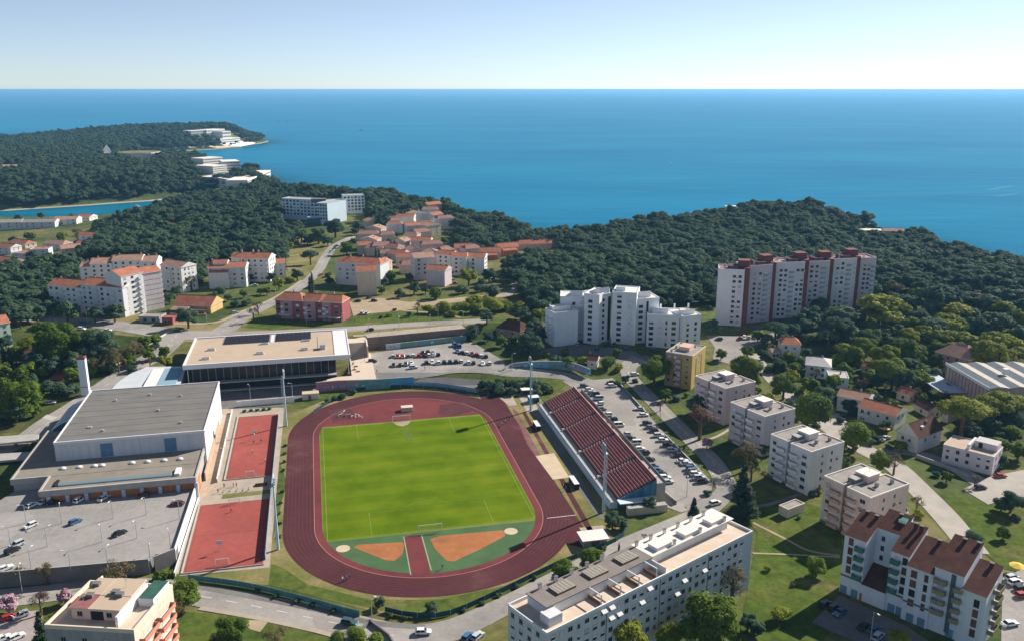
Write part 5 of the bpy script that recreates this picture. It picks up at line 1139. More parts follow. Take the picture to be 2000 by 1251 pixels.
# terraced houses up the slope: pixel of the base left/right, eave row
TILEP = mat('pinkish_roof_tiles', (.34, .19, .15), nscale=.3, col2=(.25, .135, .11), detail=8, bump=.3)
TH = [(700, 473, 735, 475, 462, 'c'), (716, 459, 745, 460, 449, 'c'), (757, 456, 783, 457, 443, 'w'), (776, 441, 806, 442, 428, 'w'), (765, 448, 782, 449, 436, 'w'), (806, 437, 838, 436, 423, 'w'), (826, 426, 852, 425, 414, 'w'), (838, 417, 863, 416, 405, 'c'), (857, 449, 884, 447, 432, 'w'), (838, 462, 866, 461, 446, 'c'), (811, 474, 842, 473, 459, 'c'), (805, 490, 838, 489, 474, 'p'), (826, 498, 864, 497, 482, 'p'), (706, 487, 735, 488, 472, 'p'),
      (730, 500, 763, 501, 485, 'p'), (776, 522, 806, 524, 506, 'r'), (752, 499, 778, 500, 486, 'c'), (834, 520, 862, 519, 500, 'p'), (790, 476, 812, 477, 463, 'c'), (702, 498, 722, 499, 484, 'c'), (745, 474, 768, 475, 463, 'c'), (770, 487, 792, 488, 474, 'p'), (716, 500, 744, 501, 488, 'c'), (760, 512, 786, 513, 499, 'p'), (742, 512, 764, 513, 500, 'c'), (802, 507, 826, 506, 494, 'p'), (820, 452, 842, 451, 440, 'c'), (796, 458, 820, 457, 446, 'w'), (752, 442, 772, 443, 432, 'c'), (720, 446, 742, 446, 437, 'c'), (866, 508, 890, 506, 495, 'p'), (890, 500, 916, 498, 488, 'p'), (912, 504, 938, 502, 491, 'p'), (730, 530, 752, 531, 517, 'r'), (786, 535, 806, 536, 522, 'r'), (848, 436, 868, 435, 425, 'w')]
pos_w = ['topmost', 'far left', 'upper', 'corner', 'middle', 'lower']
for i, (x0, y0, x1, y1, e, c) in enumerate(TH):
    a, yaw, L, z, h = base2((x0 - 2, y0), (x1 + 3, y1), e - 4); wm = {'c': CREAM, 'w': WHITE, 'p': PINKW, 'r': PEACH}[c]; cw = {'c': 'cream', 'w': 'white', 'p': 'pinkish', 'r': 'peach'}[c]
    yaw += (.35, -.3, .15, -.1, .5)[i % 5]; b = Bd('terraced_house', None, 'house', a, yaw, z, 'terraced houses with orange roofs up the slope'); LABELLED.append((b.o, cw + ' walled orange roofed terraced house', L))
    b.vol(0, L, 0, 10, h, wm); b.gable(0, L, 0, 10, h, 2.3, (TILEP, TILEF, TILEP, TILE)[i % 4], wm, axis='y' if i % 4 == 1 else 'x', ov=.4, hip=0 if i % 2 else 2.5); zs = [h - 2 - 2.8 * k for k in range(max(1, int(h / 2.9)))]
    b.win('F', 0, [L * .25, L * .72], zs, 1.2, 1.3, 'mh', pane=False); b.win('R', L, [3, 7], zs, 1.1, 1.2, 'm', pane=False); b.chim([(L * .7, 6)], h + 1.6, 1.4, .4, wm)
for i, (x0, y0, x1, y1, e, lab) in enumerate(((939, 507, 978, 506, 493, 'left part of the long terracotta roofed row at the wood edge'), (975, 500, 1013, 497, 485, 'middle part of the long terracotta roofed row at the wood edge'), (1012, 489, 1078, 486, 478, 'long low terracotta roof half hidden by the wood'), (1077, 484, 1104, 482, 473, 'right end of the long terracotta roofed row'))):
    a, yaw, L, z, h = base2((x0, y0), (x1, y1), e); b = Bd('row_house', lab, 'row house', a, yaw, z, 'long terracotta row at the wood edge'); b.vol(0, L, 0, 9, h, PEACH); b.gable(0, L, 0, 9, h, 2.8, TILE, PEACH, ov=.4); zs = [h - 2.0]
    n = int(L / 5); b.win('F', 0, [(k + .5) * L / n for k in range(n)], zs, 1.2, 1.3, 'mh', pane=False); b.chim([((k + .5) * L / n, 5) for k in range(0, n, 2)], h + 2, 1.2, .35)
    if i < 2: b.vol(2, L - 3, -4, -.02, h - 1.6, ORANGEW); b.shed(2, L - 3, -4, -.02, h - 1.6, h - .4, TILE, PEACH)
# hospital
a, yaw, L, z, h = base2((555, 428), (607, 434), 389)
HB = mat('hospital_wall', (.58, .7, .76), noise=0.10, nscale=.7, stretch=(1, 1, .16)); HB2 = mat('hospital_turquoise', (.45, .62, .66), noise=.1, nscale=.3)
B0 = Bd('hotel', 'large pale blue hotel with three wings standing in the pine wood', 'hotel', a, yaw, z).mark('pale blue hotel', 20, -5).mark('pale blue hotel', 45, -20)
def hw(fl, fr, top, dep, n, cols, m=HB):
    w2 = wing(B0, fl, fr, top, dep, m, CONC, None, pm=HB2); zs = [w2.h - 2.6 - 3.1 * k for k in range(n)]; w2.win('F', 0, [(k + .5) * w2.L / cols for k in range(cols)], zs, w2.L / cols * .62, 1.8, 'mmmh')
    for q in zs: w2.box('wall_band', 0, w2.L, -.1, -.003, q + 1.9, q + 2.3, HB2)
    return w2
hw((553, 428), (622, 432), 388, 14, 5, 10); w2 = hw((621, 438), (641, 440), 397, 30, 5, 4); w2 = hw((641, 429), (678, 427), 397, 28, 5, 3, mat('hotel_white', (.76, .8, .82), noise=.06, nscale=.2)); hw((672, 418), (713, 417), 383, 14, 5, 6, MATS['hotel_white'])
w2 = Wing(B0, P(601, 438), 0.2, P(601, 438).z); w2.box('pool_house', 0, 20, -4, 8, -2, 6, GLASSB, HB2); w2.box('roof_plant', 4, 18, 12, 20, 19, 22, CONCD)
# houses -------------------------------------------------------------
def house(fl, fr, top, depth, rise, wm, rm, label, land=None, kind='x', hip=0, wins=(.25, .7), side='RL', group=None, name='house', chim=True, flat=False, cat='house'):
    a, yaw, L, z, h = base2(fl, fr, top); b = Bd(name, label, cat, a, yaw, z, group); b.L, b.h = L, h
    if land: b.mark(land, L / 2, -1)
    b.vol(0, L, 0, depth, h, wm)
    if flat: b.flat(0, L, 0, depth, h, rm, wm, ph=.35)
    else: b.gable(0, L, 0, depth, h, rise, rm, wm, kind, hip=hip)
    zs = [h - 2.1 - 2.8 * k for k in range(max(1, int((h - .4) / 2.8)))]
    b.win('F', 0, [L * t for t in wins], zs, 1.15, 1.35, 'mmh')
    if 'R' in side: b.win('R', L, [depth * .3, depth * .7], zs, 1.1, 1.3, 'mmh')
    if 'L' in side: b.win('L', 0, [depth * .3, depth * .7], zs, 1.1, 1.3, 'mh', pane=False)
    if chim: b.chim([(L * .65, depth * .6)], h + (rise * .6 if not flat else 0), 1.5, .35)
    return b
BRICKW = mat('sandstone_wall', (.45, .33, .25), noise=0.34, nscale=.7, stretch=(1, 1, .16))
house((969, 653), (1015, 665), 640, 12, 4.2, BRICKW, TILEB, 'stone house with brown hipped roof at the end of the main road', 'brown roofed stone house', hip=4)
house((1524, 697), (1562, 699), 672, 10, 2.6, WHITE, TILE, 'white house with red hipped roof in the gardens below the towers', 'red hipped white house', hip=3)
house((1508, 700), (1522, 700), 688, 7, 1.4, PEACH, TILEF, 'small peach outbuilding left of the red hipped white house', None)
house((1572, 736), (1620, 741), 712, 13, 2.4, WHITEB, mat('pale_grey_roof', (.55, .52, .5), noise=.1, nscale=.4), 'white house with pale grey hipped roof in the gardens', 'grey hipped white house', hip=4)
house((1617, 757), (1656, 760), 736, 10, 0, WHITEB, mat('pale_flat_roof', (.5, .44, .38), noise=.15, nscale=.4), 'small pale flat roofed house among garden trees', 'flat roofed garden house', flat=True)
b = house((1633, 800), (1690, 812), 772, 10, 2.0, WHITEB, TILEF, 'row house with faded orange roof, left part of the white row', 'white row houses', wins=(.3, .6, .85))
b = house((1674, 818), (1745, 838), 793, 11, 2.2, WHITE, TILE, 'row house with clean orange roof, right part of the white row', 'white row houses', wins=(.12, .3, .55, .8)); b.bal('F', 0, [3], [b.h - 3], 4.5, 1.3, WHITE)
b = house((1748, 870), (1790, 885), 842, 16, 4.5, mat('gable_house_wall', (.66, .64, .62), noise=0.14, nscale=.7, stretch=(1, 1, .16)), TILEB, 'white gabled house with dark red roof and skylights', 'gabled white house', kind='y', wins=(.3, .62), side='R'); b.box('skylight', b.L * .68, b.L * .8, 5, 6.4, b.h + 2.2, b.h + 3.2, WHITE)
LB = house((1838, 902), (1936, 928), 868, 12, 0, LAVW, BEIGER, 'lavender flat roofed apartment house with roof terrace', 'lavender block', flat=True, wins=(.1, .3, .5, .72, .9), name='apartment_house')
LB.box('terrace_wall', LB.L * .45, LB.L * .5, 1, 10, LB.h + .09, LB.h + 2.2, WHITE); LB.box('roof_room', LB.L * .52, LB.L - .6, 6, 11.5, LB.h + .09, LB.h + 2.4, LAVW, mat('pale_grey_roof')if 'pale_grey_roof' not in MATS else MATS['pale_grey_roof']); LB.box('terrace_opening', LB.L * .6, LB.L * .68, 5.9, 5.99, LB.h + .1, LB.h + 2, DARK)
house((1822, 722), (1888, 740), 686, 16, 4.5, mat('mauve_wall', (.4, .27, .27), noise=0.26, nscale=.7, stretch=(1, 1, .16)), TILEF, 'large mauve villa with faded red hipped roof among trees', 'mauve villa', hip=6, wins=(.15, .4, .65, .88))
house((1838, 822), (1850, 826), 797, 6, 0, CREAM, GRAVEL, 'small cream house end beside the umbrella pines', None, flat=True, wins=(.5,))
house((1785, 800), (1812, 815), 788, 6, 2.0, CREAM, TILEB, 'narrow house with long brown red roof behind the white row', None, wins=(.5,))
house((1750, 778), (1775, 785), 765, 7, 2.0, PEACH, TILE, 'small red roofed cottage with white chimney behind the white row', None, wins=(.5,))
house((1682, 726), (1702, 729), 715, 6, 1.8, PEACH, TILE, 'tiny red roofed garden hut among the trees', None, wins=(.5,), chim=False)
house((1899, 598), (1912, 599), 582, 9, 2.5, WHITEB, TILE, 'small house with pink roof almost hidden in the wood', None, wins=(.5,))
house((1520, 1003), (1538, 1012), 987, 8, 0, mat('kiosk_wall', (.62, .56, .46), noise=0.14, nscale=.7, stretch=(1, 1, .16)), GRAVEL, 'small beige flat roofed utility hut on the lawn', 'beige utility hut', flat=True, wins=(), side='', name='utility_hut', cat='hut', chim=False)
b = house((1147, 718), (1165, 722), 703, 6, 1.6, CREAM, TILEB, 'tiny white hut with brown roof above the graffiti wall', 'brown roofed hut', wins=(.5,), chim=False)
# saw-tooth roofed factory hall
a, c_ = G(1849, 710, 12.5), G(1933, 759, 12.5); yaw, L = yaw_of(a, c_)
b = Bd('factory_hall', 'factory hall with ribbed pinkish wall and striped saw tooth roof at the right edge', 'factory hall', a.xy, yaw, 2, None).mark('factory hall', L / 2, -3)
hh = 10.5; LF = 62
b.vol(0, L, 0, LF, hh, mat('ribbed_wall', (.5, .38, .34), noise=0.20, nscale=.7, stretch=(1, 1, .16)))
for k in range(13): b.box('wall_rib', .4 + k * (L - 1) / 12.4, .8 + k * (L - 1) / 12.4, -.25, -.003, 0, hh, mat('rib_brown', (.33, .23, .2)))
b.box('fascia', -.3, L + .3, -.5, -.26, hh - .5, hh + .8, METALW)
for k in range(7):
    y0 = .2 + k * 8.6; mb = MB(); mb.face([(0, y0, hh + .2), (L, y0, hh + .2), (L, y0 + 4.2, hh + .95), (0, y0 + 4.2, hh + .95)], mat('saw_glass', (.17, .19, .2), noise=.2, nscale=.5, rough=.35)); mb.face([(L, y0 + 4.21, hh + .95), (L, y0 + 8.6, hh + .2), (0, y0 + 8.6, hh + .2), (0, y0 + 4.21, hh + .95)], mat('dusty_roof_sheet', (.5, .45, .4), noise=.15, nscale=.4))
    mb.face([(0, y0, hh + .2), (0, y0 + 4.2, hh + .95), (0, y0 + 8.6, hh + .2)], METALG); mb.face([(L, y0, hh + .2), (L, y0 + 8.6, hh + .2), (L, y0 + 4.2, hh + .95)], METALG); b.part('roof_tooth', mb)
b.box('roof_vent', L * .5, L * .5 + 2, 15, 17, hh + 1, hh + 3.5, WHITE); b.box('roof_vent', L * .55, L * .55 + 2, 40, 42, hh + 1, hh + 3.5, WHITE)
b.box('loading_canopy', -9, L * .55, -11, -.3, 3.4, 3.7, mat('pale_blue_sheet', (.5, .56, .62), noise=.08, nscale=.4)); [b.box('canopy_post', x, x + .25, -10.8, -10.5, 0, 3.4, METALG) for x in (-8.8, 0, 9)]
# left edge and the far left suburb
b = house((-30, 690), (26, 676), 640, 10, 3, mat('mint_wall', (.55, .66, .52), noise=0.17, nscale=.7, stretch=(1, 1, .16)), TILE, 'mint green house with orange roof cut by the left edge', 'mint green house', wins=(.3, .8))
b = house((30, 700), (66, 700), 690, 6, .8, WHITE, TILEB, 'low white garden shed with dark red roof by the round tree', None, wins=(.5,), name='garden_shed', cat='shed', chim=False)
FS = [((-4, 497), (22, 497), 482, WHITE, 'x', 0, 'white house with orange roof, leftmost of the far suburb'), ((18, 485), (50, 486), 473, CREAM, 'x', 3, 'cream house with hipped orange roof in the far suburb'), ((24, 506), (58, 505), 494, WHITEB, 'f', 0, 'low white flat roofed house in the far suburb'), ((60, 504), (96, 500), 488, WHITEB, 'f', 0, 'wide white house with light roof in the far suburb'), ((86, 490), (124, 489), 475, CREAM, 'x', 3, 'cream house with faded roof standing alone in the far suburb'),
      ((156, 480), (192, 479), 460, WHITEB, 'x', 0, 'tall pale house with orange gable near the inlet'), ((148, 492), (195, 489), 478, PEACH, 'x', 0, 'peach house with wide orange roof near the inlet'), ((205, 478), (245, 477), 465, PEACH, 'x', 4, 'peach house with hipped orange roof at the wood edge'), ((122, 500), (160, 494), 487, PEACH, 'x', 0, 'low house with long faded orange roof at the wood edge'), ((-10, 520), (24, 519), 508, CREAM, 'x', 3, 'cream house with hipped roof, lowest of the far suburb'), ((316, 450), (344, 450), 441, PEACH, 'x', 3, 'orange roofed house standing alone inside the wood')]
for fl_, fr_, tp, wm, kd, hp, lab in FS: house(fl_, fr_, tp, 11, 2.6, wm, TILE if 'faded' not in lab else TILEF, lab, None, 'x', hp, flat=(kd == 'f'), group='houses of the far suburb'); 
for fl_, fr_, tp, wm, rm, lab in (((-20, 451), (43, 448), 436, GREYW, GRAVEL, 'long grey shed by the inlet, left one'), ((44, 448), (108, 444), 435, GREYW, mat('grey_shed_roof', (.3, .28, .28), noise=.15, nscale=.3), 'long grey shed by the inlet, right one'), ((106, 441), (150, 438), 429, WHITE, TILEF, 'long white building with pinkish orange roof by the inlet'), ((150, 433), (175, 432), 424, WHITE, TILE, 'short white building with orange roof at the inlet end')):
    house(fl_, fr_, tp, 14, 2.5, wm, rm, lab, None, 'x', 0, (.15, .35, .6, .85), chim=False, group='sheds by the inlet', name='shed', cat='shed')
# far hotels
HWm = mat('hotel_cream', (.74, .7, .64), noise=.05, nscale=.1)
def slab(B, fl, fr, top, dep, m=HWm, bands=4):
    a, yaw, L, z, h = base2(fl, fr, top); w2 = Wing(B, a, yaw, z); w2.box('terrace_block', 0, L, 0, dep, -6, h, m, WHITER)
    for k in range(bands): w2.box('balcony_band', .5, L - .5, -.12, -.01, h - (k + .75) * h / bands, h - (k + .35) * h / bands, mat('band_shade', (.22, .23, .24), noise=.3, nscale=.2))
    return w2
a = P(395, 345); B = Bd('seaside_hotel', 'cream stepped seaside hotel on the nearer headland', 'hotel', a.xy, 0, a.z).mark('stepped seaside hotel', 60, -20)
for q in (((398, 329), (436, 326), 310, 30), ((417, 341), (444, 338), 325, 40), ((436, 337), (470, 336), 316, 40), ((392, 357), (440, 358), 345, 30), ((425, 363), (482, 361), 347, 40), ((440, 350), (484, 348), 338, 30), ((484, 361), (530, 357), 352, 30)): slab(B, *q)
a = P(375, 275); B = Bd('seaside_hotel', 'long white seaside hotel near the tip of the far peninsula', 'hotel', a.xy, 0, a.z).mark('white peninsula hotel', 60, -20)
for q in (((374, 269), (410, 267), 256, 40), ((404, 267), (440, 266), 254, 40), ((436, 277), (452, 276), 257, 40), ((430, 282), (470, 281), 272, 40)): slab(B, *q, m=WHITE, bands=3)
a = P(235, 312); B = Bd('round_pavilion', 'round grey pavilion with grassy rim on the headland', 'pavilion', a.xy, 0, a.z); r_ = 36; ring = [(r_ + r_ * math.cos(R(18 * k)), r_ * .9 * math.sin(R(18 * k))) for k in range(20)]
B.part('drum', MB().prism(ring, -6, 12, GREYW, BEIGER)); B.part('rim', MB().prism([(r_ + (x - r_) * 1.05, y * 1.05) for x, y in ring], 12.01, 14.5, WHITE, LAWNDRY))
a = P(211, 305); mb = MB(); mb.prism([(-11, -2), (11, -2), (9, 8), (-4, 8)], -3, [8, 1.5, 2, 22], WHITE); tag(mb.obj('sail_tent', None, a), 'white pointed sail roof above the trees of the headland', 'tent')
house((2, 336), (38, 335), 327, 25, 3, WHITE, TILEF, 'pinkish roofed villa among the headland trees at the left edge', None, 'x', 0, group='houses of the far suburb')
a = P(1418, 420); b = Bd('wood_lodge', 'white flat roofed lodge standing alone on the wooded hill', 'lodge', a.xy, 0, a.z); b.vol(0, 14, 0, 9, 9.5, CREAM); b.box('roof', -.6, 14.6, -.6, 9.6, 9.502, 10.6, WHITE, WHITER); b.box('window_band', 1, 13, -.1, -.003, 6, 8, GLASSB)
a = P(1680, 461); b = Bd('beach_cafe', 'low white beach pavilion in the cove behind the towers', 'pavilion', a.xy, -.1, a.z); b.vol(0, 40, 0, 10, 5, CREAM); b.gable(22, 40, 0, 10, 5, 2, TILEF, CREAM); b.box('roof', -.5, 21.8, -.5, 10.5, 5.002, 5.6, WHITE, WHITER); b.win('F', 0, [4, 9, 14, 19, 26, 32], [1.5], 2, 1.8, 'm', pane=False)
drape('cove_beach', px([(1585, 446), (1600, 439), (1660, 442), (1700, 456), (1640, 460)]), ROCK, dz=.6)
drape('beach', px([(276, 291), (284, 287), (330, 291), (420, 287), (470, 282), (495, 280), (470, 286), (425, 290), (330, 294), (290, 295)]), SAND, dz=.8)
drape('rock_shelf', px([(430, 284), (470, 276), (500, 280), (470, 287)]), WHITER, dz=1.0)
# ============================================================= courts, paths, roads
def rect(r0, r1, a0, a1): return [S(r0, a0), S(r1, a0), S(r1, a1), S(r0, a1)]
drape('court_surround', [S(-75, 78), S(-48, 74), S(-48.6, 0), S(-48.9, -57.6), S(-74.8, -56.5), S(-73.6, -9)], PAVE, z=0.07)
for nm, r0, r1, a0, a1 in (('upper', -66.3, -50.6, 5.2, 66.5), ('lower', -72.6, -50.8, -55.3, -13.2)):
    o = empty('ball_court', (S((r0 + r1) / 2, (a0 + a1) / 2)).to_3d(), YAW, 'red ball court, the %s of two beside the running track' % ('long upper one' if nm == 'upper' else 'wide lower one'), 'sports court', 'red ball courts')
    hx, hy = (r1 - r0) / 2, (a1 - a0) / 2; MB().face([(-hx, -hy, .1), (hx, -hy, .1), (hx, hy, .1), (-hx, hy, .1)], COURT).obj('surface', o)
    mb = MB(); ln(-hx + .5, -hy + .5, hx - .5, -hy + .5, .1, .115, FAINT); ln(-hx + .5, hy - .5, hx - .5, hy - .5, .1, .115, FAINT); ln(-hx + .5, -hy + .5, -hx + .5, hy - .5, .1, .115, FAINT); ln(hx - .5, -hy + .5, hx - .5, hy - .5, .1, .115, FAINT); mb.obj('boundary_line', o)
    mb = MB(); ln(-hx + .5, 0, hx - .5, 0, .1, .116, FAINT); mb.obj('centre_line', o)
    mb = MB(); mb.box(-hx - .6, -hx - .3, -hy - .6, hy + .6, 0, .5, CONC); mb.obj('kerb', o); MB().box(-hx - .28, hx + .3, -hy - .6, -hy - .35, -.3, .4, CONC).obj('kerb', o)
    LAND.append(('%s red court' % nm, (S((r0 + r1) / 2, (a0 + a1) / 2)).to_3d()))
drape('court_lawn', [S(-66.4, -9.8), S(-50.8, -9.2), S(-50.8, -6.2), S(-66.2, -6.4)], LAWNDRY, z=0.1)
drape('garden_ground', px([(1490, 640), (1560, 600), (1690, 575), (1800, 560), (2010, 575), (2010, 900), (1900, 870), (1800, 800), (1740, 775), (1640, 790), (1560, 760), (1500, 700)]), patchy('garden_ground', [(.03, .05, .015), (.055, .075, .022), (.09, .1, .03), (.16, .13, .07)], .05, .7, .6, 1.2), dz=.06)
drape('garden_ground', px([(0, 645), (160, 648), (300, 660), (290, 690), (200, 745), (120, 790), (70, 840), (0, 845)]), MATS['garden_ground'], dz=.06)
# retaining wall between the court path and the courts
for a_, c_, lab in ((S(-69.4, 73), S(-69.0, 3.5), 'low grey wall along the upper red court path'), (S(-73.5, -9), S(-74.6, -57), 'low grey wall along the lower red court path')):
    mb = MB(); seg_box(mb, a_, c_, .4, 0, 1.5, CONC, METALW); tag(mb.obj('court_wall'), lab, 'wall')
drape('hall_path', [S(-74.2, 78), S(-69.6, 78), S(-69.2, 2), S(-73.2, -10), S(-74.8, -58), S(-75.4, -58), S(-74.2, -9)], mat('tan_path', (.5, .4, .3), noise=.2, nscale=.3), z=0.09)
drape('pool_yard', [S(-95, 78), S(-48, 76), S(-38, 88), S(-25, 92), S(-25, 104), S(-92, 104)], ASPHD, z=0.055)
mb = MB(); seg_box(mb, S(-68, 79.5), S(-44, 80), .4, 0, 2.6, WHITE, WHITER); tag(mb.obj('yard_wall'), 'white yard wall between swimming hall and upper red court', 'wall')
MB_ = MB(); MB_.box(-3.6, 3.6, -2, 2, 0, 2.8, CREAM, SAND); o = tag(MB_.obj('kiosk', None, S(-37, 83.5).to_3d(), YAW), 'small peach flat roofed kiosk at the corner of the swimming hall yard', 'kiosk'); MB().box(-1, .2, -2.05, -2.002, .1, 2.1, BROWNP).obj('door', o)
# roads over the terrain
def road(name, pts, wid, m=ASPH, dz=.12, n=5):
    w_ = [P(*p) for p in pts]; sp = smooth([q.xy for q in w_], n)
    if isinstance(wid, (list, tuple)): wid = list(np.interp(np.linspace(0, 1, len(sp)), np.linspace(0, 1, len(wid)), wid))
    poly = ribbon_poly(sp, wid); mb = MB(); k = len(sp); A, Bq = poly[:k], poly[k:][::-1]
    for i in range(k - 1):
        q = [A[i], A[i + 1], Bq[i + 1], Bq[i]]
        if (q[1] - q[0]).cross(q[2] - q[1]) < 0: q.reverse()
        for a in cut_poly(q, 0, XS):
            for b_ in cut_poly(a, 1, YS): mb.face([(p.x, p.y, T(p.x, p.y) + dz) for p in b_], m)
    return tag(mb.obj(name), None, None, None, 'structure'), sp
def dashes(sp, off, ln_, gap, wid=.14, m=LINE, dz=.15, name='lane_marking'):
    """painted line along a road's centre line, shifted sideways"""
    mb = MB(); d = 0.0
    for i in range(len(sp) - 1):
        a, c = sp[i], sp[i + 1]; L_ = (c - a).length; t = (c - a) / L_; n_ = Vector((-t.y, t.x)); s = 0.0
        while s < L_:
            ph = (d + s) % (ln_ + gap)
            if ph < ln_:
                e = min(L_, s + ln_ - ph); p, q = a + t * s + n_ * off, a + t * e + n_ * off
                mb.face([(*(p - n_ * wid), T(p.x, p.y) + dz), (*(q - n_ * wid), T(q.x, q.y) + dz), (*(q + n_ * wid), T(q.x, q.y) + dz), (*(p + n_ * wid), T(p.x, p.y) + dz)], m); s = e
            else: s += ln_ + gap - ph
        d += L_
    return tag(mb.obj(name), None, None, None, 'structure')
drape('main_verge', px([(-60, 602), (160, 606), (300, 615), (410, 634), (470, 606), (520, 590), (545, 610), (470, 640), (690, 640), (945, 625), (945, 634), (690, 656), (350, 668), (300, 700), (340, 640), (-60, 636)]), LAWNDRY, dz=.08)
_, sp = road('main_road', [(-60, 616), (60, 620), (160, 628), (260, 640), (340, 652), (430, 655), (520, 652), (690, 642), (800, 634), (950, 626)], [15, 15, 15, 15, 16, 16, 13, 10, 9, 9])
dashes(sp, 0, 3, 5); dashes(sp, 4.2, 400, 1, .1)
road('sidewalk', [(690, 656), (760, 651), (850, 645), (935, 639)], 3.2, PAVE, .16)
_, sp = road('school_road', [(425, 655), (470, 622), (520, 597), (560, 577), (600, 550), (622, 528), (636, 503), (652, 482), (690, 462)], [14, 10, 9, 8.5, 8, 8, 8, 8, 7], ASPH, .14)
dashes(sp, 0, 3, 4, dz=.17)
road('sidewalk', [(330, 632), (420, 630), (480, 606), (540, 580), (590, 548)], 2.4, PAVE, .18)
_, sp = road('west_road', [(345, 655), (318, 684), (262, 716), (200, 757), (150, 792), (100, 822), (40, 862), (-60, 905)], [13, 11, 11, 11, 11, 11, 10, 10], ASPH, .14); dashes(sp, 0, 3, 4, dz=.17)
road('sidewalk', [(336, 672), (312, 696), (262, 730), (205, 772)], 2.2, PAVE, .2)
mb = MB()
for k in range(5): c = P(88 + k * 4.2, 813 + k * 1.1); mb.box(c.x - .3, c.x + .3, c.y - 2, c.y + 2, c.z + .16, c.z + .175, LINE)
tag(mb.obj('zebra_crossing'), None, None, None, 'structure')
_, sp = road('south_road', [(-60, 1172), (60, 1162), (160, 1150), (280, 1146), (390, 1162), (500, 1182), (620, 1207), (740, 1233), (800, 1242), (880, 1230), (980, 1185), (1100, 1125), (1220, 1065), (1320, 1022), (1385, 992), (1425, 950)], [9, 9, 9, 9, 9.5, 10, 10, 9, 10, 9, 7.5, 7.5, 7.5, 7, 7, 7]); dashes(sp[18:42], -.4, 3.2, 4.5, .16)
road('sidewalk', [(390, 1146), (500, 1166), (620, 1190), (730, 1216), (830, 1224)], 2.0, ASPHD, .15)
road('sidewalk', [(390, 1187), (500, 1206), (620, 1232), (700, 1256)], 1.6, PAVE, .15)
_, sp = road('east_road', [(1425, 958), (1395, 905), (1350, 858), (1300, 808), (1258, 765), (1232, 738), (1228, 715), (1250, 700)], [8, 7.5, 7.5, 7.5, 7.5, 7.5, 8, 9], ASPH, .14); dashes(sp, 0, 3, 4, dz=.17)
drape('stand_parking', px([(1098, 742), (1150, 742), (1196, 738), (1213, 752), (1258, 800), (1322, 873), (1392, 945), (1385, 985), (1330, 1000), (1290, 985), (1140, 770)]), ASPH, dz=.11)
_, sp = road('lot_road', [(640, 741), (730, 734), (815, 728), (900, 721), (985, 724), (1060, 729), (1130, 740), (1190, 758)], [5, 6, 7, 8, 8, 7, 7, 9], ASPH, .18)
drape('pool_parking', px([(727, 742), (722, 690), (755, 684), (905, 662), (930, 672), (985, 705), (985, 722), (900, 722), (815, 735)]), ASPH, dz=.12)
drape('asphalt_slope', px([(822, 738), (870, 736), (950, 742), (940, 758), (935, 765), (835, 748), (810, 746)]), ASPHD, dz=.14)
drape('pine_yard', px([(1040, 690), (1075, 680), (1130, 672), (1260, 690), (1285, 700), (1245, 716), (1180, 703), (1100, 700)]), ASPHD, dz=.13)  # darker asphalt stands for the shade lying over this yard
drape('tower_yard', px([(1380, 655), (1480, 656), (1560, 640), (1570, 650), (1500, 668), (1442, 682), (1455, 690), (1430, 712), (1392, 700), (1396, 678)]), ASPH, dz=.13)
drape('tower_yard', px([(1640, 668), (1700, 640), (1712, 655), (1680, 676)]), ASPH, dz=.13)
drape('gravel_yard', px([(682, 590), (740, 582), (800, 590), (870, 584), (1000, 572), (1003, 578), (880, 592), (790, 606), (730, 612), (690, 617)]), DIRT, dz=.13)
road('dirt_path', [(780, 606), (850, 612), (900, 620)], 2.2, DIRT, .17); road('dirt_path', [(985, 578), (1005, 566), (1005, 552), (990, 545)], 5, ASPH, .17)
road('park_path', [(545, 500), (570, 499), (600, 496)], 3, DIRT, .15)
drape('park_lawn', px([(560, 478), (600, 462), (650, 470), (640, 492), (628, 515), (600, 540), (562, 530), (556, 500)]), LAWNDRY, dz=.1)
drape('rose_lawn', px([(478, 640), (500, 612), (540, 622), (670, 632), (690, 640), (560, 647)]), LAWN, dz=.11)
drape('long_lawn', px([(692, 622), (760, 610), (960, 588), (1000, 600), (955, 622), (800, 632), (695, 640)]), LAWN, dz=.11)
# east side lanes and lawns
_, sp = road('lane', [(1470, 690), (1490, 716), (1508, 742), (1545, 775), (1590, 815), (1640, 850), (1690, 878), (1745, 908), (1800, 960), (1850, 1012), (1905, 1080)], [6, 6, 6, 6, 6.5, 8, 9, 9, 9, 9, 8], mat('pale_road', (.43, .39, .34), noise=.2, nscale=.2, detail=8), .13)
drape('lane_yard', px([(1590, 812), (1640, 806), (1665, 836), (1650, 870), (1612, 845)]), MATS['pale_road'], dz=.135)
road('lane', [(1720, 880), (1790, 885), (1850, 905), (1935, 950), (2020, 960)], [5, 6, 6, 9, 9], ASPH, .14)
drape('corner_parking', px([(1880, 955), (1935, 930), (2010, 915), (2010, 960), (1930, 985)]), MATS['pale_road'], dz=.15)
for poly in ([(1285, 770), (1330, 815), (1400, 890), (1450, 950), (1500, 985), (1560, 975), (1650, 1010), (1660, 1180), (1600, 1260), (1440, 1260), (1480, 1040), (1430, 985), (1438, 945), (1370, 870), (1290, 800)],):
    drape('slope_lawn', px(poly), patchy('deep_lawn', [(.04, .075, .012), (.075, .115, .018), (.1, .125, .026), (.17, .145, .06)], .06, .3, .5, 1.3), dz=.1)
drape('park_lawn', px([(1825, 965), (1870, 968), (1930, 985), (2010, 990), (2010, 1120), (1960, 1110), (1890, 1055), (1850, 1000)]), MATS['deep_lawn'], dz=.12)
road('footpath', [(1285, 790), (1320, 825), (1375, 878), (1420, 925), (1445, 948)], 1.2, PAVE, .17); road('footpath', [(1450, 990), (1500, 985), (1560, 965), (1600, 945)], 1.8, ASPHD, .16)
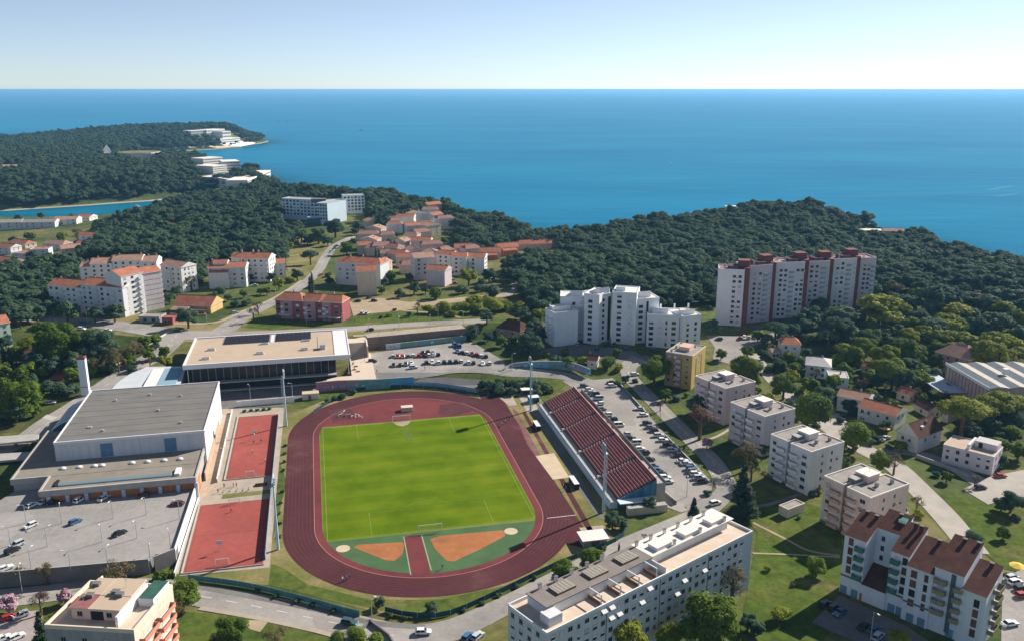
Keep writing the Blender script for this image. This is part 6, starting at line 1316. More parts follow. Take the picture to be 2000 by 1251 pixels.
road('footpath', [(1470, 1020), (1530, 1050), (1580, 1075), (1640, 1085)], 1.0, DIRT, .16); road('footpath', [(1470, 1080), (1530, 1082), (1640, 1088)], .8, DIRT, .16); road('footpath', [(1370, 862), (1400, 852), (1425, 838)], 1.4, PAVE, .16)
drape('block_parking', px([(1640, 1162), (1700, 1190), (1770, 1222), (1830, 1262), (1690, 1262), (1585, 1215)]), ASPHD, dz=.13)  # shade of the block put into the asphalt colour
drape('back_parking', px([(1958, 1128), (2010, 1105), (2010, 1262), (1955, 1262)]), ASPH, dz=.13)
drape('corner_lawn', px([(330, 1190), (480, 1206), (600, 1232), (690, 1262), (320, 1262)]), LAWN, dz=.09)
drape('bare_earth', px([(470, 1210), (525, 1212), (508, 1234), (488, 1228)]), DIRT, dz=.13)
drape('corner_parking', px([(-40, 1205), (85, 1190), (75, 1262), (-40, 1262)]), mat('pink_asphalt', (.36, .31, .29), noise=.15, nscale=.3), dz=.12)
drape('road_verge', px([(-40, 1148), (130, 1128), (300, 1112), (345, 1118), (380, 1150), (280, 1134), (120, 1142), (-40, 1158)]), LAWN, dz=.09)
drape('wall_lawn', px([(655, 752), (700, 748), (800, 742), (812, 750), (720, 752), (690, 762), (655, 780), (640, 778)], 0), LAWN, z=.09)
drape('hedge_lawn', px([(1080, 700), (1150, 690), (1215, 700), (1215, 722), (1160, 735), (1120, 722), (1060, 712)]), LAWN, dz=.12)
drape('tennis_court', px([(95, 742), (110, 724), (160, 722), (158, 742)]), CLAY, dz=.3)
# walls
def wall(name, pts, h0, h, wid, m, lab, top=None, dz=0, z=None):
    w_ = [P(*p) for p in pts]; mb = MB()
    for a_, c_ in zip(w_, w_[1:]):
        zz = min(a_.z, c_.z) if z is None else z; seg_box(mb, a_, c_, wid, zz + h0, zz + h, m, top)
    return tag(mb.obj(name), lab, 'wall')
# retaining wall of the main road above the parking lot
a_, c_ = Vector((-73.6, 420.0)), Vector((-24.4, 437.6))
mb = MB(); seg_box(mb, a_, c_, .6, 3, 10.4, mat('retaining_wall', (.22, .17, .145), noise=.2, nscale=.3)); tag(mb.obj('retaining_wall'), 'tall brown retaining wall between main road and pool parking', 'wall')
drape('wall_sidewalk', [a_, c_, c_ + Vector((-3, 8)), a_ + Vector((-3, 8))], PAVE, z=10.25)
GRAF = [mat('graffiti_blue', (.2, .42, .58), noise=.15, nscale=.4), mat('graffiti_teal', (.16, .36, .36), noise=.2, nscale=.5), mat('graffiti_pale', (.5, .56, .6), noise=.12, nscale=.4), mat('graffiti_pink', (.42, .2, .25), noise=.2, nscale=.5), mat('graffiti_green', (.2, .34, .27), noise=.2, nscale=.5), mat('graffiti_mauve', (.36, .34, .44), noise=.15, nscale=.5), CYANP]
def mural(name, pts, z0, h, lab, cols, wid=.5, seed=1, letters=True):
    """painted wall: coloured fields and a row of rough block letters on its near face"""
    rr = random.Random(seed); w_ = smooth([Vector(p[:2]) for p in pts], 6); o = empty(name, (w_[0].x, w_[0].y, z0), 0, lab, 'wall'); org = Vector((w_[0].x, w_[0].y, 0))
    n = len(w_) - 1; mb = MB()
    for i in range(n):
        hh = h[0] + (h[1] - h[0]) * math.sin(math.pi * (i + .5) / n) if isinstance(h, tuple) else h
        m = cols[min(int(i / n * len(cols)), len(cols) - 1)]; p_, q_ = w_[i] - org.xy, w_[i + 1] - org.xy; mb2 = MB(); seg_box(mb2, p_, q_, wid, -1, hh, m, CONC); mb2.obj('wall_panel', o)
        if letters:
            d = (q_ - p_).normalized(); nn = Vector((d.y, -d.x)) * (wid / 2 + .03); L_ = (q_ - p_).length
            for k in range(max(1, int(L_ / 2.2))):
                s = p_ + d * (k + .5) * 2.2 + nn
                if rr.random() < .75:
                    m2 = rr.choice(GRAF); zc = hh * rr.uniform(.3, .42); g = MB()
                    for q in range(rr.randint(2, 3)):
                        u0, u1 = rr.uniform(-.8, .1), rr.uniform(.15, .9); a0, a1 = zc - rr.uniform(.1, .5), zc + rr.uniform(.5, 1.0)
                        A_, B_ = s + d * u0, s + d * u1; off = nn.normalized() * .01 * q
                        g.face([(*(A_ + off), a0), (*(B_ + off), a0 + .1), (*(B_ + off), a1), (*(A_ + off), a1 - .15)], m2)
                    g.obj('painted_shape', o)
    return o
mural('graffiti_wall', [P(984, 722), P(1003, 716), P(1045, 716.5), P(1095, 720), P(1125, 726), P(1152, 737)], P(1060, 720).z, (1.6, 3.6), 'curved blue graffiti wall along the road above the grandstand', [GRAF[2], GRAF[5], GRAF[0], GRAF[0], GRAF[1], GRAF[4], GRAF[5], GRAF[0]], seed=4)
mural('graffiti_wall', [P(754, 683), P(800, 678), P(860, 671), P(910, 664)], 4, 3.0, 'long greenish graffiti wall at the back of the pool parking', [GRAF[2], GRAF[4], GRAF[1], GRAF[4], GRAF[1]], seed=9)
mural('painted_wall', [S(-34.5, 90.9), S(-25, 91.5), S(-16, 90.4), S(-7.2, 89.3), S(2, 89.2), S(9.5, 89)], 0, 4.7, 'wall painted red to turquoise under the entrance terrace', [GRAF[3], GRAF[3], mat('grey_mauve', (.3, .27, .29)), GRAF[1], GRAF[1], CYANP, CYANP], seed=2)
# raised ground behind the curved wall is held by the wall itself
wall('divider_wall', [(1208, 748), (1255, 800), (1262, 808)], 0, 1.0, .5, CONCD, 'low dark wall between grandstand parking and blue road, far part', CONC)
wall('divider_wall', [(1300, 852), (1345, 898), (1385, 942)], 0, .9, .5, CONCD, 'low dark wall between grandstand parking and blue road, near part', CONC)
wall('ramp_wall', [(1268, 928), (1300, 968), (1320, 985)], 0, 1.6, .5, CONCD, 'dark ramp wall behind the near end of the grandstand', CONC)
wall('garden_wall', [(345, 640), (300, 668), (262, 690), (225, 715)], 0, 1.0, .4, CREAM, 'low cream kerb wall along the west road bend', SAND)
wall('yard_wall', [(1790, 893), (1850, 915), (1890, 932)], 0, 1.4, .4, CONC, 'concrete yard wall in front of the lavender block')
wall('garden_wall', [(700, 1240), (722, 1216), (760, 1245), (770, 1262)], 0, 1.2, .4, CONCD, 'dark angled wall around the shrub bed by the south road')
# fences
def fence(name, pts, h, lab, pm, every=4.0, z=None, lead=.05):
    w_ = smooth([Vector(p[:2]) for p in pts], 8); o = empty(name, (w_[0].x, w_[0].y, z or 0), 0, lab, 'fence'); org = Vector((w_[0].x, w_[0].y)); d = 0; last = w_[0]; run = [w_[0]]
    pl = [w_[0]]; acc = 0
    for a_, c_ in zip(w_, w_[1:]):
        acc += (c_ - a_).length
        if acc >= every: pl.append(c_); acc = 0
    post = cached(('fp', h), lambda: MB().box(-.05, .05, -.05, .05, -.2, h + .1, METALG).mesh('post'))
    for a_, c_ in zip(pl, pl[1:]):
        mb = MB(); seg_box(mb, a_ - org, c_ - org, .05, .1, h, pm); mb.obj('panel', o); link('post', post, o, (*(a_ - org), 0))
    return o
fence('teal_fence', [G(368, 1132), G(480, 1147), G(600, 1176), G(680, 1198), G(715, 1206)], 1.8, 'teal panel fence between south road and the running track, left stretch', TEAL)
fence('teal_fence', [G(752, 1194), G(800, 1204), G(870, 1203), G(960, 1166), G(1085, 1106), G(1190, 1064), G(1222, 1040), G(1218, 1018)], 1.6, 'dark teal fence between the slab road and the running track, right stretch', mat('dark_teal', (.035, .1, .11), noise=.3, nscale=.5))
fence('track_fence', [G(612, 806), G(650, 783), G(700, 762), G(760, 757), G(820, 758), G(880, 763), G(935, 772), G(985, 769), G(1045, 764)], 1.4, 'dark fence around the far bend of the running track', mat('dark_green_panel', (.04, .08, .08), noise=.3, nscale=.5))
fence('blue_barrier', [G(795, 754), G(850, 755), G(900, 762), G(940, 768)], 2.2, 'pale blue banner fence below the asphalt slope', mat('banner_blue', (.3, .38, .52), noise=.25, nscale=.4), 3)
fence('court_fence', [S(-49.9, 66), S(-50.1, 30), S(-50.2, 5), S(-50.2, -20), S(-50.2, -56)], 2.2, 'pale mesh fence hung with banners along both red courts', mat('banner_grey', (.3, .34, .42), noise=.45, nscale=.7), 3)
# ============================================================= the pine woods
WOODS = [
 # right-hand wood down to the sea
 [(1000, 432), (1040, 446), (1120, 446), (1230, 420), (1390, 393), (1560, 388), (1640, 396), (1740, 424), (1850, 474), (1920, 494), (2000, 505), (2060, 520), (2060, 585), (1990, 580), (1900, 572), (1800, 555), (1715, 552),
  (1700, 560), (1400, 572), (1330, 578), (1260, 568), (1180, 560), (1110, 560), (1075, 600), (1040, 592), (1020, 545), (985, 520), (1000, 500), (1100, 480), (1108, 466), (1010, 468)],
 # wood in front of and left of the pale blue hotel
 [(400, 375), (480, 363), (548, 359), (548, 432), (600, 441), (640, 452), (560, 470), (575, 498), (545, 508), (530, 490), (470, 488), (405, 496), (395, 540), (365, 530), (358, 500), (330, 488), (150, 492), (182, 450), (186, 434), (240, 419), (300, 399), (330, 389)],
 # wood behind the hotel and the terraced houses
 [(548, 359), (620, 366), (720, 367), (800, 377), (860, 383), (920, 400), (975, 420), (1012, 436), (1012, 466), (935, 482), (895, 474), (888, 440), (872, 406), (845, 396), (818, 410), (765, 424), (738, 430), (722, 420), (718, 381), (548, 379)],
 # wood left of the orange-roofed block
 [(0, 515), (60, 505), (140, 500), (155, 515), (150, 540), (100, 560), (96, 600), (60, 606), (0, 604), (-60, 610), (-60, 520)],
 # hotel headland and the far peninsula (told apart by the coast itself)
 [(-150, 400), (0, 408), (120, 403), (300, 389), (400, 373), (480, 363), (552, 353), (552, 336), (520, 320), (480, 316), (440, 304), (400, 300), (330, 296), (285, 291), (330, 287), (430, 283), (480, 278), (526, 270), (520, 259), (470, 252), (400, 250), (330, 250), (260, 246), (200, 241), (130, 249), (60, 259), (0, 268), (-150, 280)],
]
CLEAR = [[(548, 395), (548, 436), (600, 452), (690, 440), (718, 420), (716, 386), (650, 384)], [(300, 438), (300, 454), (352, 454), (352, 438)], [(1413, 408), (1413, 422), (1448, 422), (1448, 408)], [(1670, 452), (1670, 470), (1770, 470), (1770, 452)],
 [(370, 258), (372, 274), (420, 270), (440, 284), (490, 282), (480, 274), (455, 256)], [(384, 312), (390, 366), (540, 362), (530, 345), (484, 345), (470, 316)], [(232, 300), (234, 318), (296, 318), (294, 300)], [(0, 326), (0, 340), (40, 338), (40, 326)], [(270, 284), (280, 298), (330, 293), (325, 288)],
 [(198, 292), (198, 308), (222, 308), (222, 292)], [(560, 470), (600, 440), (650, 452), (660, 470), (640, 500), (600, 545), (560, 548), (552, 510)]]
def inside(poly, X, Y):
    ins = np.zeros(X.shape, bool); n = len(poly)
    for i in range(n):
        (x0, y0), (x1, y1) = poly[i], poly[(i + 1) % n]
        if y0 != y1: ins ^= ((y0 > Y) != (y1 > Y)) & (X < (x1 - x0) * (Y - y0) / (y1 - y0) + x0)
    return ins
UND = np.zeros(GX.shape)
clear_w = [[tuple(P(a, b, 2).xy) for a, b in c] for c in CLEAR]
PTS = []
for wi, poly in enumerate(WOODS):
    up = 8 if wi < 4 else 9
    wpoly = [tuple(P(a, b, up).xy) for a, b in poly]
    xs = [p[0] for p in wpoly]; ys = [p[1] for p in wpoly]
    sp = 6.6 if wi < 4 else 9.5
    X, Y = np.meshgrid(np.arange(min(xs), max(xs), sp), np.arange(min(ys), max(ys), sp))
    X = X + rng.uniform(-.48, .48, X.shape) * sp; Y = Y + rng.uniform(-.48, .48, X.shape) * sp
    if wi == 4:      # the headlands: everything inland of the rocks
        X, Y = np.meshgrid(np.arange(-2000, -360, sp), np.arange(1080, 3050, sp)); X = X + rng.uniform(-.48, .48, X.shape) * sp; Y = Y + rng.uniform(-.48, .48, X.shape) * sp
        k = (sdist(COAST, X, Y) > 9) & (Y > 1105 + .02 * np.abs(X)) & ~((X > -470) & (Y < 1270))
        k &= np.abs(X) / Y < .64
    else: k = inside(wpoly, X, Y)
    kg = ((sdist(COAST, GX, GY) > 9) & (GY > 1105 + .02 * np.abs(GX)) & ~((GX > -470) & (GY < 1270)) & (GX < -340)) if wi == 4 else inside(wpoly, GX, GY)
    for c in clear_w:
        kg = kg & ~inside(c, GX, GY); k = k & ~inside(c, X, Y)
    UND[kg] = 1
    X, Y = X[k], Y[k]
    k = rng.uniform(size=X.shape) < .93; X, Y = X[k], Y[k]
    for x, y in zip(X, Y):
        z = T(x, y)
        if z > SEA + 2.5: PTS.append((x, y, z, wi))
PTS = np.array(PTS)
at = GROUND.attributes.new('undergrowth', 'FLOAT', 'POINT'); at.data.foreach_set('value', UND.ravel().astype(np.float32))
sc = np.where(PTS[:, 3] < 4, rng.normal(9.9, 2.7, len(PTS)), rng.normal(12.5, 2.5, len(PTS))).clip(5.5, 17)
PX = 1000 + F_PX * PTS[:, 0] / (PTS[:, 1] * FW[1] + (PTS[:, 2] - CAM_H) * FW[2])
PD = PTS[:, 1] * FW[1] + (PTS[:, 2] + 7 - CAM_H) * FW[2]
order = np.argsort(np.where((PX > -20) & (PX < 2020), PD / sc, 1e9))
near = [i for i in order if PTS[i, 3] < 4][:150]; nset = set(near)
proto = []
for n_, i in enumerate(near):
    o = tree('d', Vector(PTS[i, :3]), sc[i], 'pines along the near edge of the woods'); o.scale.z *= .95
    if len(proto) < 8 and o.children[0].data not in [q.data for q in proto]: proto.append(o.children[0])
for kk in 'uu': proto.append(tree(kk, P(*{'u': (1100, 600)}[kk]) + Vector((len(proto) - 8, 4, 0)), 8.5, 'trees among the buildings').children[0])
rest = np.array([i for i in range(len(PTS)) if i not in nset])
def scatter(name, idx, protos, lift, label):
    me = bpy.data.meshes.new(name); me.from_pydata([tuple(PTS[i, :3] + np.array([0, 0, sc[i] * lift])) for i in idx], [], [])
    n = len(idx)
    a = me.attributes.new('turn', 'FLOAT_VECTOR', 'POINT'); a.data.foreach_set('vector', np.stack([rng.uniform(-.12, .12, n), rng.uniform(-.12, .12, n), rng.uniform(0, 6.28, n)], -1).ravel().astype(np.float32))
    a = me.attributes.new('size', 'FLOAT_VECTOR', 'POINT'); s = sc[idx]; a.data.foreach_set('vector', np.stack([s, s, s * rng.uniform(.75, 1.15, n)], -1).ravel().astype(np.float32))
    a = me.attributes.new('pick', 'INT', 'POINT'); a.data.foreach_set('value', rng.integers(0, len(protos), n).astype(np.int32))
    o = link(name, me); ng = bpy.data.node_groups.new(name, 'GeometryNodeTree')
    ng.interface.new_socket('Geometry', in_out='INPUT', socket_type='NodeSocketGeometry'); ng.interface.new_socket('Geometry', in_out='OUTPUT', socket_type='NodeSocketGeometry')
    N = ng.nodes; L = ng.links; gi = N.new('NodeGroupInput'); go = N.new('NodeGroupOutput'); ip = N.new('GeometryNodeInstanceOnPoints'); jn = N.new('GeometryNodeJoinGeometry')
    for p in protos:
        oi = N.new('GeometryNodeObjectInfo'); oi.inputs['Object'].default_value = p; oi.inputs['As Instance'].default_value = True; oi.transform_space = 'ORIGINAL'; L.new(oi.outputs['Geometry'], jn.inputs[0])
    L.new(gi.outputs[0], ip.inputs['Points']); L.new(jn.outputs[0], ip.inputs['Instance']); ip.inputs['Pick Instance'].default_value = True
    for nm, tp, so in (('turn', 'FLOAT_VECTOR', 'Rotation'), ('size', 'FLOAT_VECTOR', 'Scale'), ('pick', 'INT', 'Instance Index')):
        q = N.new('GeometryNodeInputNamedAttribute'); q.data_type = tp; q.inputs[0].default_value = nm; L.new(q.outputs[0], ip.inputs[so])
    L.new(ip.outputs[0], go.inputs[0]); md = o.modifiers.new('spread', 'NODES'); md.node_group = ng
    return tag(o, label, None, None, 'stuff')
scatter('pine_wood', rest, proto, .62, 'dense dark green pine wood covering the hills by the sea')
# ============================================================= haze
HZ = bpy.data.materials.new('haze'); HZ.use_nodes = True; n_ = HZ.node_tree.nodes; n_.remove(n_['Principled BSDF'])
pv = n_.new('ShaderNodeVolumePrincipled'); pv.inputs['Color'].default_value = (.26, .62, 1, 1); pv.inputs['Density'].default_value = 0.00006; pv.inputs['Anisotropy'].default_value = 0.2
HZ.node_tree.links.new(pv.outputs[0], n_['Material Output'].inputs['Volume'])
tag(MB().box(-SEA_R - 500, SEA_R + 500, -1500, SEA_R + 500, -46, 136, HZ, None, True).obj('haze'), None, None, None, 'stuff')
# ============================================================= trees and shrubs of the town
trees('''g 1655 860 26;S 1670 872 16;s 1700 845 18;d 1730 830 24;g 1765 845 24;S 1830 925 18;g 1850 930 22;o 1905 935 24;d 1955 895 28;g 1990 880 34;d 1560 880 26;g 1650 900 22;S 1540 905 18;s 1480 900 18;S 1425 800 18;g 1420 770 24;s 1455 785 20;d 1480 800 24;g 1300 770 24;S 1320 775 20;s 1340 770 16;r 1290 790 20;g 1960 1040 26;S 1985 1010 20;S 1560 1010 12;s 1640 1010 16;g 1650 1060 20;S 1550 1140 14;s 1500 1110 18;d 722 470 12;d 738 462 10;g 760 470 10;d 775 458 12;d 795 490 12;c 770 478 5;c 762 508 5;g 812 500 12;d 842 500 10;d 815 470 12;d 830 452 10;c 808 462 5;d 850 474 12;d 745 492 12;d 715 490 12;g 782 500 10;d 800 520 14;d 866 486 12;d 770 440 12;d 850 445 10;d 715 520 16;g 728 545 14;d 750 530 14;g 150 672 46;d 175 690 44;o 230 705 34;d 205 688 40;g 250 700 30;d 150 705 40;o 180 712 36;S 215 716 34;g 120 695 40;d 70 700 40;d 100 712 36;g 30 690 34;S 20 760 30;g 70 775 30;d 30 800 46;S 60 740 34;d 10 665 30;s 75 680 30;g 290 690 26;S 255 718 24;S 300 676 22;g 140 730 30;S 1500 720 26;s 1520 705 24;g 1540 700 30;S 1570 705 26;s 1600 700 24;g 1640 705 34;S 1660 715 26;y 1650 680 34;s 1590 770 26;S 1640 770 28;g 1630 745 30;g 1690 790 26;S 1710 775 26;g 1740 790 30;Y 1760 760 26;g 1780 745 36;d 1820 730 36;g 1795 735 34;y 1870 680 44;y 1900 700 50;G 1960 700 50;y 1990 690 44;g 1850 760 26;S 1870 840 26;S 1930 860 24;g 1950 870 34;d 1900 840 34;d 1965 820 40;y 1920 800 60;g 1640 870 26;s 1660 880 22;S 1700 860 22;g 1760 870 24;S 1735 870 18;y 1735 620 54;g 1705 660 40;G 1775 660 44;y 1810 650 46;d 1870 660 40;g 1915 675 36;y 1850 625 46;d 1890 590 46;y 1960 600 44;G 1990 625 44;d 1600 595 36;d 1560 625 34;u 1620 655 40;g 1670 655 34;S 1575 660 30;s 1600 660 26;d 1530 660 28;S 1495 660 24;g 1425 735 26;S 1445 745 22;s 1480 760 22;g 1500 780 28;S 1520 800 26;d 1540 790 24;g 1560 800 28;S 1590 830 22;d 130 605 50;d 184 612 32;d 222 608 38;u 38 620 34;g 102 662 78;d 194 666 66;d 164 679 40;o 217 697 42;o 261 683 42;o 240 692 30;g 304 663 24;g 281 668 28;g 320 686 24;o 292 706 20;G 324 706 24;
c 20 700 13 ;c 6 694 14;Y 51 668 40;g 90 694 36;g 54 720 30;g 84 724 24;g 38 733 36;g 8 720 30;g 8 748 26;S 115 757 40;S 90 752 34;S 143 755 28;S 128 762 30;g 38 776 78;g 12 794 44;g 62 794 36;g 179 724 20;
d 355 548 30;o 373 550 28;G 381 536 24;d 366 618 42;d 445 580 16;d 476 573 17;o 494 610 28;d 330 580 24;d 345 566 22;S 460 592 24;S 480 590 24;S 430 566 22;d 418 578 18;d 508 568 14;g 521 568 15;G 544 553 24;Y 566 546 22;d 531 540 20;d 491 540 17;d 580 535 24;c 609 551 11;c 605 556 9;
u 606 498 30;d 588 458 30;d 621 458 34;d 654 442 40;g 677 484 26;G 567 479 14;w 560 486 9;d 693 451 16;c 741 431 8;d 728 412 36;d 772 423 24;Y 795 451 12;d 792 486 20;c 734 494 6;c 741 501 7;c 753 508 7;g 762 540 26;g 746 566 16;d 780 571 20;d 808 561 26;d 831 566 15;d 644 548 18;S 665 545 20;o 503 597 26;S 640 536 16;
G 915 540 34;d 884 528 16;d 955 535 30;d 988 533 26;S 961 568 40;S 940 562 26;Y 838 604 28;Y 866 599 42;Y 958 594 50;s 979 594 40;Y 1017 596 32;y 1055 613 34;d 951 617 28;d 1045 636 34;d 1035 658 46;g 979 665 24;g 1002 663 16;d 922 650 24;d 953 655 22;Y 900 600 36;s 925 602 34;o 815 600 24;Y 885 612 22;s 760 614 14;S 800 612 12;S 745 618 10;S 770 604 9;s 850 572 40;S 905 564 30;Y 930 585 40;
c 1157 647 9;c 1177 642 10;g 1279 722 58;d 1038 670 50;d 1062 652 26;s 1066 691 18;s 1105 686 24;o 1148 688 15;g 1205 688 18;s 1253 684 20;r 1268 684 16;d 1391 635 30;g 1409 691 22;g 1458 724 64;g 1460 686 24;d 1360 788 40;r 1368 817 66;k 1381 863 22;o 1458 884 56;o 1468 916 38;f 1452 958 62;d 1493 875 26;f 1355 999 34;c 1266 934 14;c 1280 938 10;d 1271 982 30;r 1493 926 20;d 1197 1015 36;d 1215 1020 26;S 1381 961 18;S 1240 742 14;S 1205 747 18;d 1222 738 18;
s 1110 704 36;Y 1140 702 26;s 1185 708 40;Y 1210 716 26;S 1085 700 24;s 1060 706 20;
S 960 752 34;S 985 748 36;S 1010 752 38;S 1036 748 40;S 1060 754 34;S 975 762 28;S 1000 762 26;s 1072 760 24;S 945 748 26;S 1050 766 22;
d 741 1174 24;d 843 1184 27;g 1155 1092 46;g 1104 1118 56;o 1258 1046 14;c 1209 1066 5;g 1383 1208 120;G 1217 1240 84;G 1309 1247 54;o 1432 1137 72;d 1462 1212 34;d 1480 1225 30;
g 1595 1106 40;Y 1528 1198 44;G 1759 1249 44;S 1900 1046 38;d 1977 976 46;d 1957 982 32;o 1792 981 32;Y 1600 958 18;Y 1795 1000 24;S 1585 962 18;
u 1515 641 42;d 1584 617 42;d 1549 643 32;u 1643 616 62;u 1638 636 56;d 1577 636 32;d 1608 640 34;y 1720 596 74;Y 1757 608 40;y 1757 604 44;o 1753 564 32;g 1789 579 36;u 1840 578 70;d 1825 602 52;y 1871 607 52;d 1797 620 46;g 1786 638 42;u 1822 636 52;y 1858 636 44;d 1904 635 48;u 1948 625 52;d 1978 620 44;u 1925 589 48;d 1975 584 44;d 1763 651 40;d 1722 656 36;y 1845 656 46;g 1807 666 32;y 1884 661 44;y 1942 663 52;y 1968 669 52;G 1930 694 72;g 1689 679 46;g 1664 694 48;g 1768 687 58;G 1728 699 58;g 1745 727 62;d 1763 738 52;g 1799 722 28;G 1722 717 42;o 1730 753 26;r 1684 748 32;g 1648 722 32;o 1594 730 30;g 1584 753 36;g 1531 753 50;d 1610 771 46;l 1587 799 72;l 1670 849 54;g 1720 900 42;o 1748 903 38;y 1885 801 88;y 1948 786 72;y 1988 790 62;d 1984 820 44;d 1940 830 40;g 1628 682 16;d 1525 712 26;c 1538 692 6;d 1574 687 22;S 1713 855 22;s 1741 826 20;S 1648 809 16;d 1660 789 32;d 1690 660 40;d 1655 652 44;g 1700 640 36;d 1740 668 34;d 1670 625 44;y 1700 612 40;d 1860 690 36;g 1835 705 34;g 1790 690 40;d 1775 712 40;G 1810 745 34;g 1700 735 30;g 1655 740 22;s 1670 765 26;s 1560 765 24;d 1500 660 26;g 1480 655 22;d 1895 615 44;d 1990 600 44;u 1775 590 46;d 1800 560 40;d 1750 585 34;d 1990 650 40;g 1880 640 40;d 1925 645 40;g 1830 680 36;g 1700 770 24;s 1620 780 22;S 1635 790 22;g 1555 720 26;d 1490 690 24;G 1548 735 28;d 1715 740 34;s 1800 775 26;o 1790 765 24;o 1838 770 28;g 1975 845 34;d 1955 850 26;s 1690 812 22;S 1665 800 26;S 1640 818 20;
o 87 1116 44;o 41 1117 36;o 226 1121 66;Y 215 1128 30;k 15 1177 38;r 77 1172 46;k 126 1165 30;f 79 1222 38;g 354 1160 68;o 341 1188 52;g 451 1232 62;o 537 1242 52;s 660 1245 44;s 700 1238 50;s 735 1246 40;g 313 1127 28;s 330 1118 22;s 300 1135 24;S 425 1240 30;
S 557 868 9;S 556 884 9;S 555 900 9;S 554 916 9;S 551 958 9;S 549 980 9;s 547 1000 9;S 546 1020 9;S 545 1046 10;S 478 801 9;S 490 800 9;S 502 799 9;S 514 798 9;S 525 797 9;S 655 776 16;S 668 772 18;S 690 764 16;S 640 782 14;
s 500 1152 14;S 540 1162 14;S 580 1172 14;S 610 1180 14;S 650 1192 14;S 765 1200 14;S 790 1204 14;S 905 1190 14;S 940 1176 14;S 975 1160 14;S 1010 1143 14;S 1045 1126 14;S 1180 1068 14;
d 60 498 18;d 130 484 16;S 95 498 16;d 25 468 16;S 150 474 14;G 140 423 12;d 80 420 14;d 35 424 14;G 165 426 10;d 60 470 14;S 195 492 14;d 110 505 20;d 60 515 24;d 20 535 28;d 380 494 16;s 120 462 30;o 150 455 24;s 60 460 26;o 210 455 20;S 190 468 18;
d 700 440 22;d 715 455 14;d 752 440 12;d 812 452 12;d 800 468 14;d 785 430 14;d 868 470 16;d 880 458 14;d 772 500 10;d 785 512 12;d 700 510 18;d 690 530 16;d 800 540 18;d 870 545 14;S 720 580 12;d 750 550 18;d 860 490 12;d 845 440 10;d 690 470 12;d 820 512 10;d 875 515 12;d 900 515 16;d 928 505 12;d 940 550 18;d 640 470 20;d 600 470 18;d 575 470 18;
d 1340 572 20;s 1330 580 26;d 1290 588 24;d 1305 560 24;S 1385 600 14;d 1020 612 30;d 1075 630 22;d 1065 598 26;d 1080 585 26''')
# ============================================================= vehicles
CARC = {'w': ('white', (.75, .75, .74)), 's': ('silver', (.5, .53, .56)), 'k': ('black', (.02, .021, .024)), 'b': ('blue', (.06, .15, .28)), 'r': ('red', (.4, .035, .035)), 'm': ('maroon', (.12, .025, .035)), 't': ('dark teal', (.04, .1, .12)), 'g': ('grey', (.2, .21, .22))}
def body_mesh(kind, ck):
    def f():
        m = mat('car_paint_' + CARC[ck][0].replace(' ', '_'), CARC[ck][1], rough=.25, spec=.6); mb = MB()
        L_, Hb, Ht = {'hatch': (2.0, .88, 1.45), 'sedan': (2.25, .9, 1.42), 'van': (2.35, 1.0, 1.95), 'suv': (2.15, 1.0, 1.65)}[kind]
        prof = [(-L_, .32), (L_ * .98, .32), (L_, .6), (L_ * .9, Hb * .86), (L_ * .42, Hb), (-L_ * .9, Hb), (-L_, Hb * .8)]
        n = len(prof)
        for s in (-1, 1): mb.face([(x, s * .87, z) for x, z in (prof if s < 0 else prof[::-1])], m)
        for i in range(n):
            (x0, z0), (x1, z1) = prof[i], prof[(i + 1) % n]; mb.face([(x0, -.87, z0), (x0, .87, z0), (x1, .87, z1), (x1, -.87, z1)][::-1], m)
        rx0, rx1 = {'hatch': (-1.6, .25), 'sedan': (-1.15, .25), 'van': (-2.1, 1.1), 'suv': (-1.85, .35)}[kind]
        mb.box(rx0, rx1, -.66, .66, Ht - .05, Ht, m)
        for s in (-1, 1):                       # pillars
            for x0, x1 in ((rx0 - .35 if kind != 'sedan' else rx0 - .6, rx0 + .05), (rx1 + .6, rx1 - .05), ((rx0 + rx1) / 2, (rx0 + rx1) / 2)):
                mb.tube([(x0, s * .8, Hb - .02), (x1, s * .655, Ht - .03)], .045, m, 4)
        me = mb.mesh('body'); return me
    return cached(('body', kind, ck), f)
def glass_mesh(kind):
    def f():
        L_, Hb, Ht = {'hatch': (2.0, .88, 1.45), 'sedan': (2.25, .9, 1.42), 'van': (2.35, 1.0, 1.95), 'suv': (2.15, 1.0, 1.65)}[kind]
        rx0, rx1 = {'hatch': (-1.6, .25), 'sedan': (-1.15, .25), 'van': (-2.1, 1.1), 'suv': (-1.85, .35)}[kind]
        b0, b1 = (rx0 - .33 if kind != 'sedan' else rx0 - .58), rx1 + .58
        lo = [(b0, -.8), (b1, -.8), (b1, .8), (b0, .8)]; hi = [(rx0 + .03, -.65), (rx1 - .03, -.65), (rx1 - .03, .65), (rx0 + .03, .65)]; mb = MB()
        for i in range(4): j = (i + 1) % 4; mb.face([(*lo[i], Hb - .01), (*lo[j], Hb - .01), (*hi[j], Ht - .055), (*hi[i], Ht - .055)], GLASS)
        return mb.mesh('windows')
    return cached(('glass', kind), f)
def wheel_mesh():
    mb = MB(); mb.tube([(0, -.11, 0), (0, .11, 0)], .32, BLACK, 10); mb.tube([(0, -.125, 0), (0, .125, 0)], .19, METALG, 8); return mb.mesh('wheel')
LIGHTM = mat('headlight', (.7, .72, .7), rough=.15); TAILM = mat('tail_light', (.3, .01, .01), rough=.3)
CARS = []
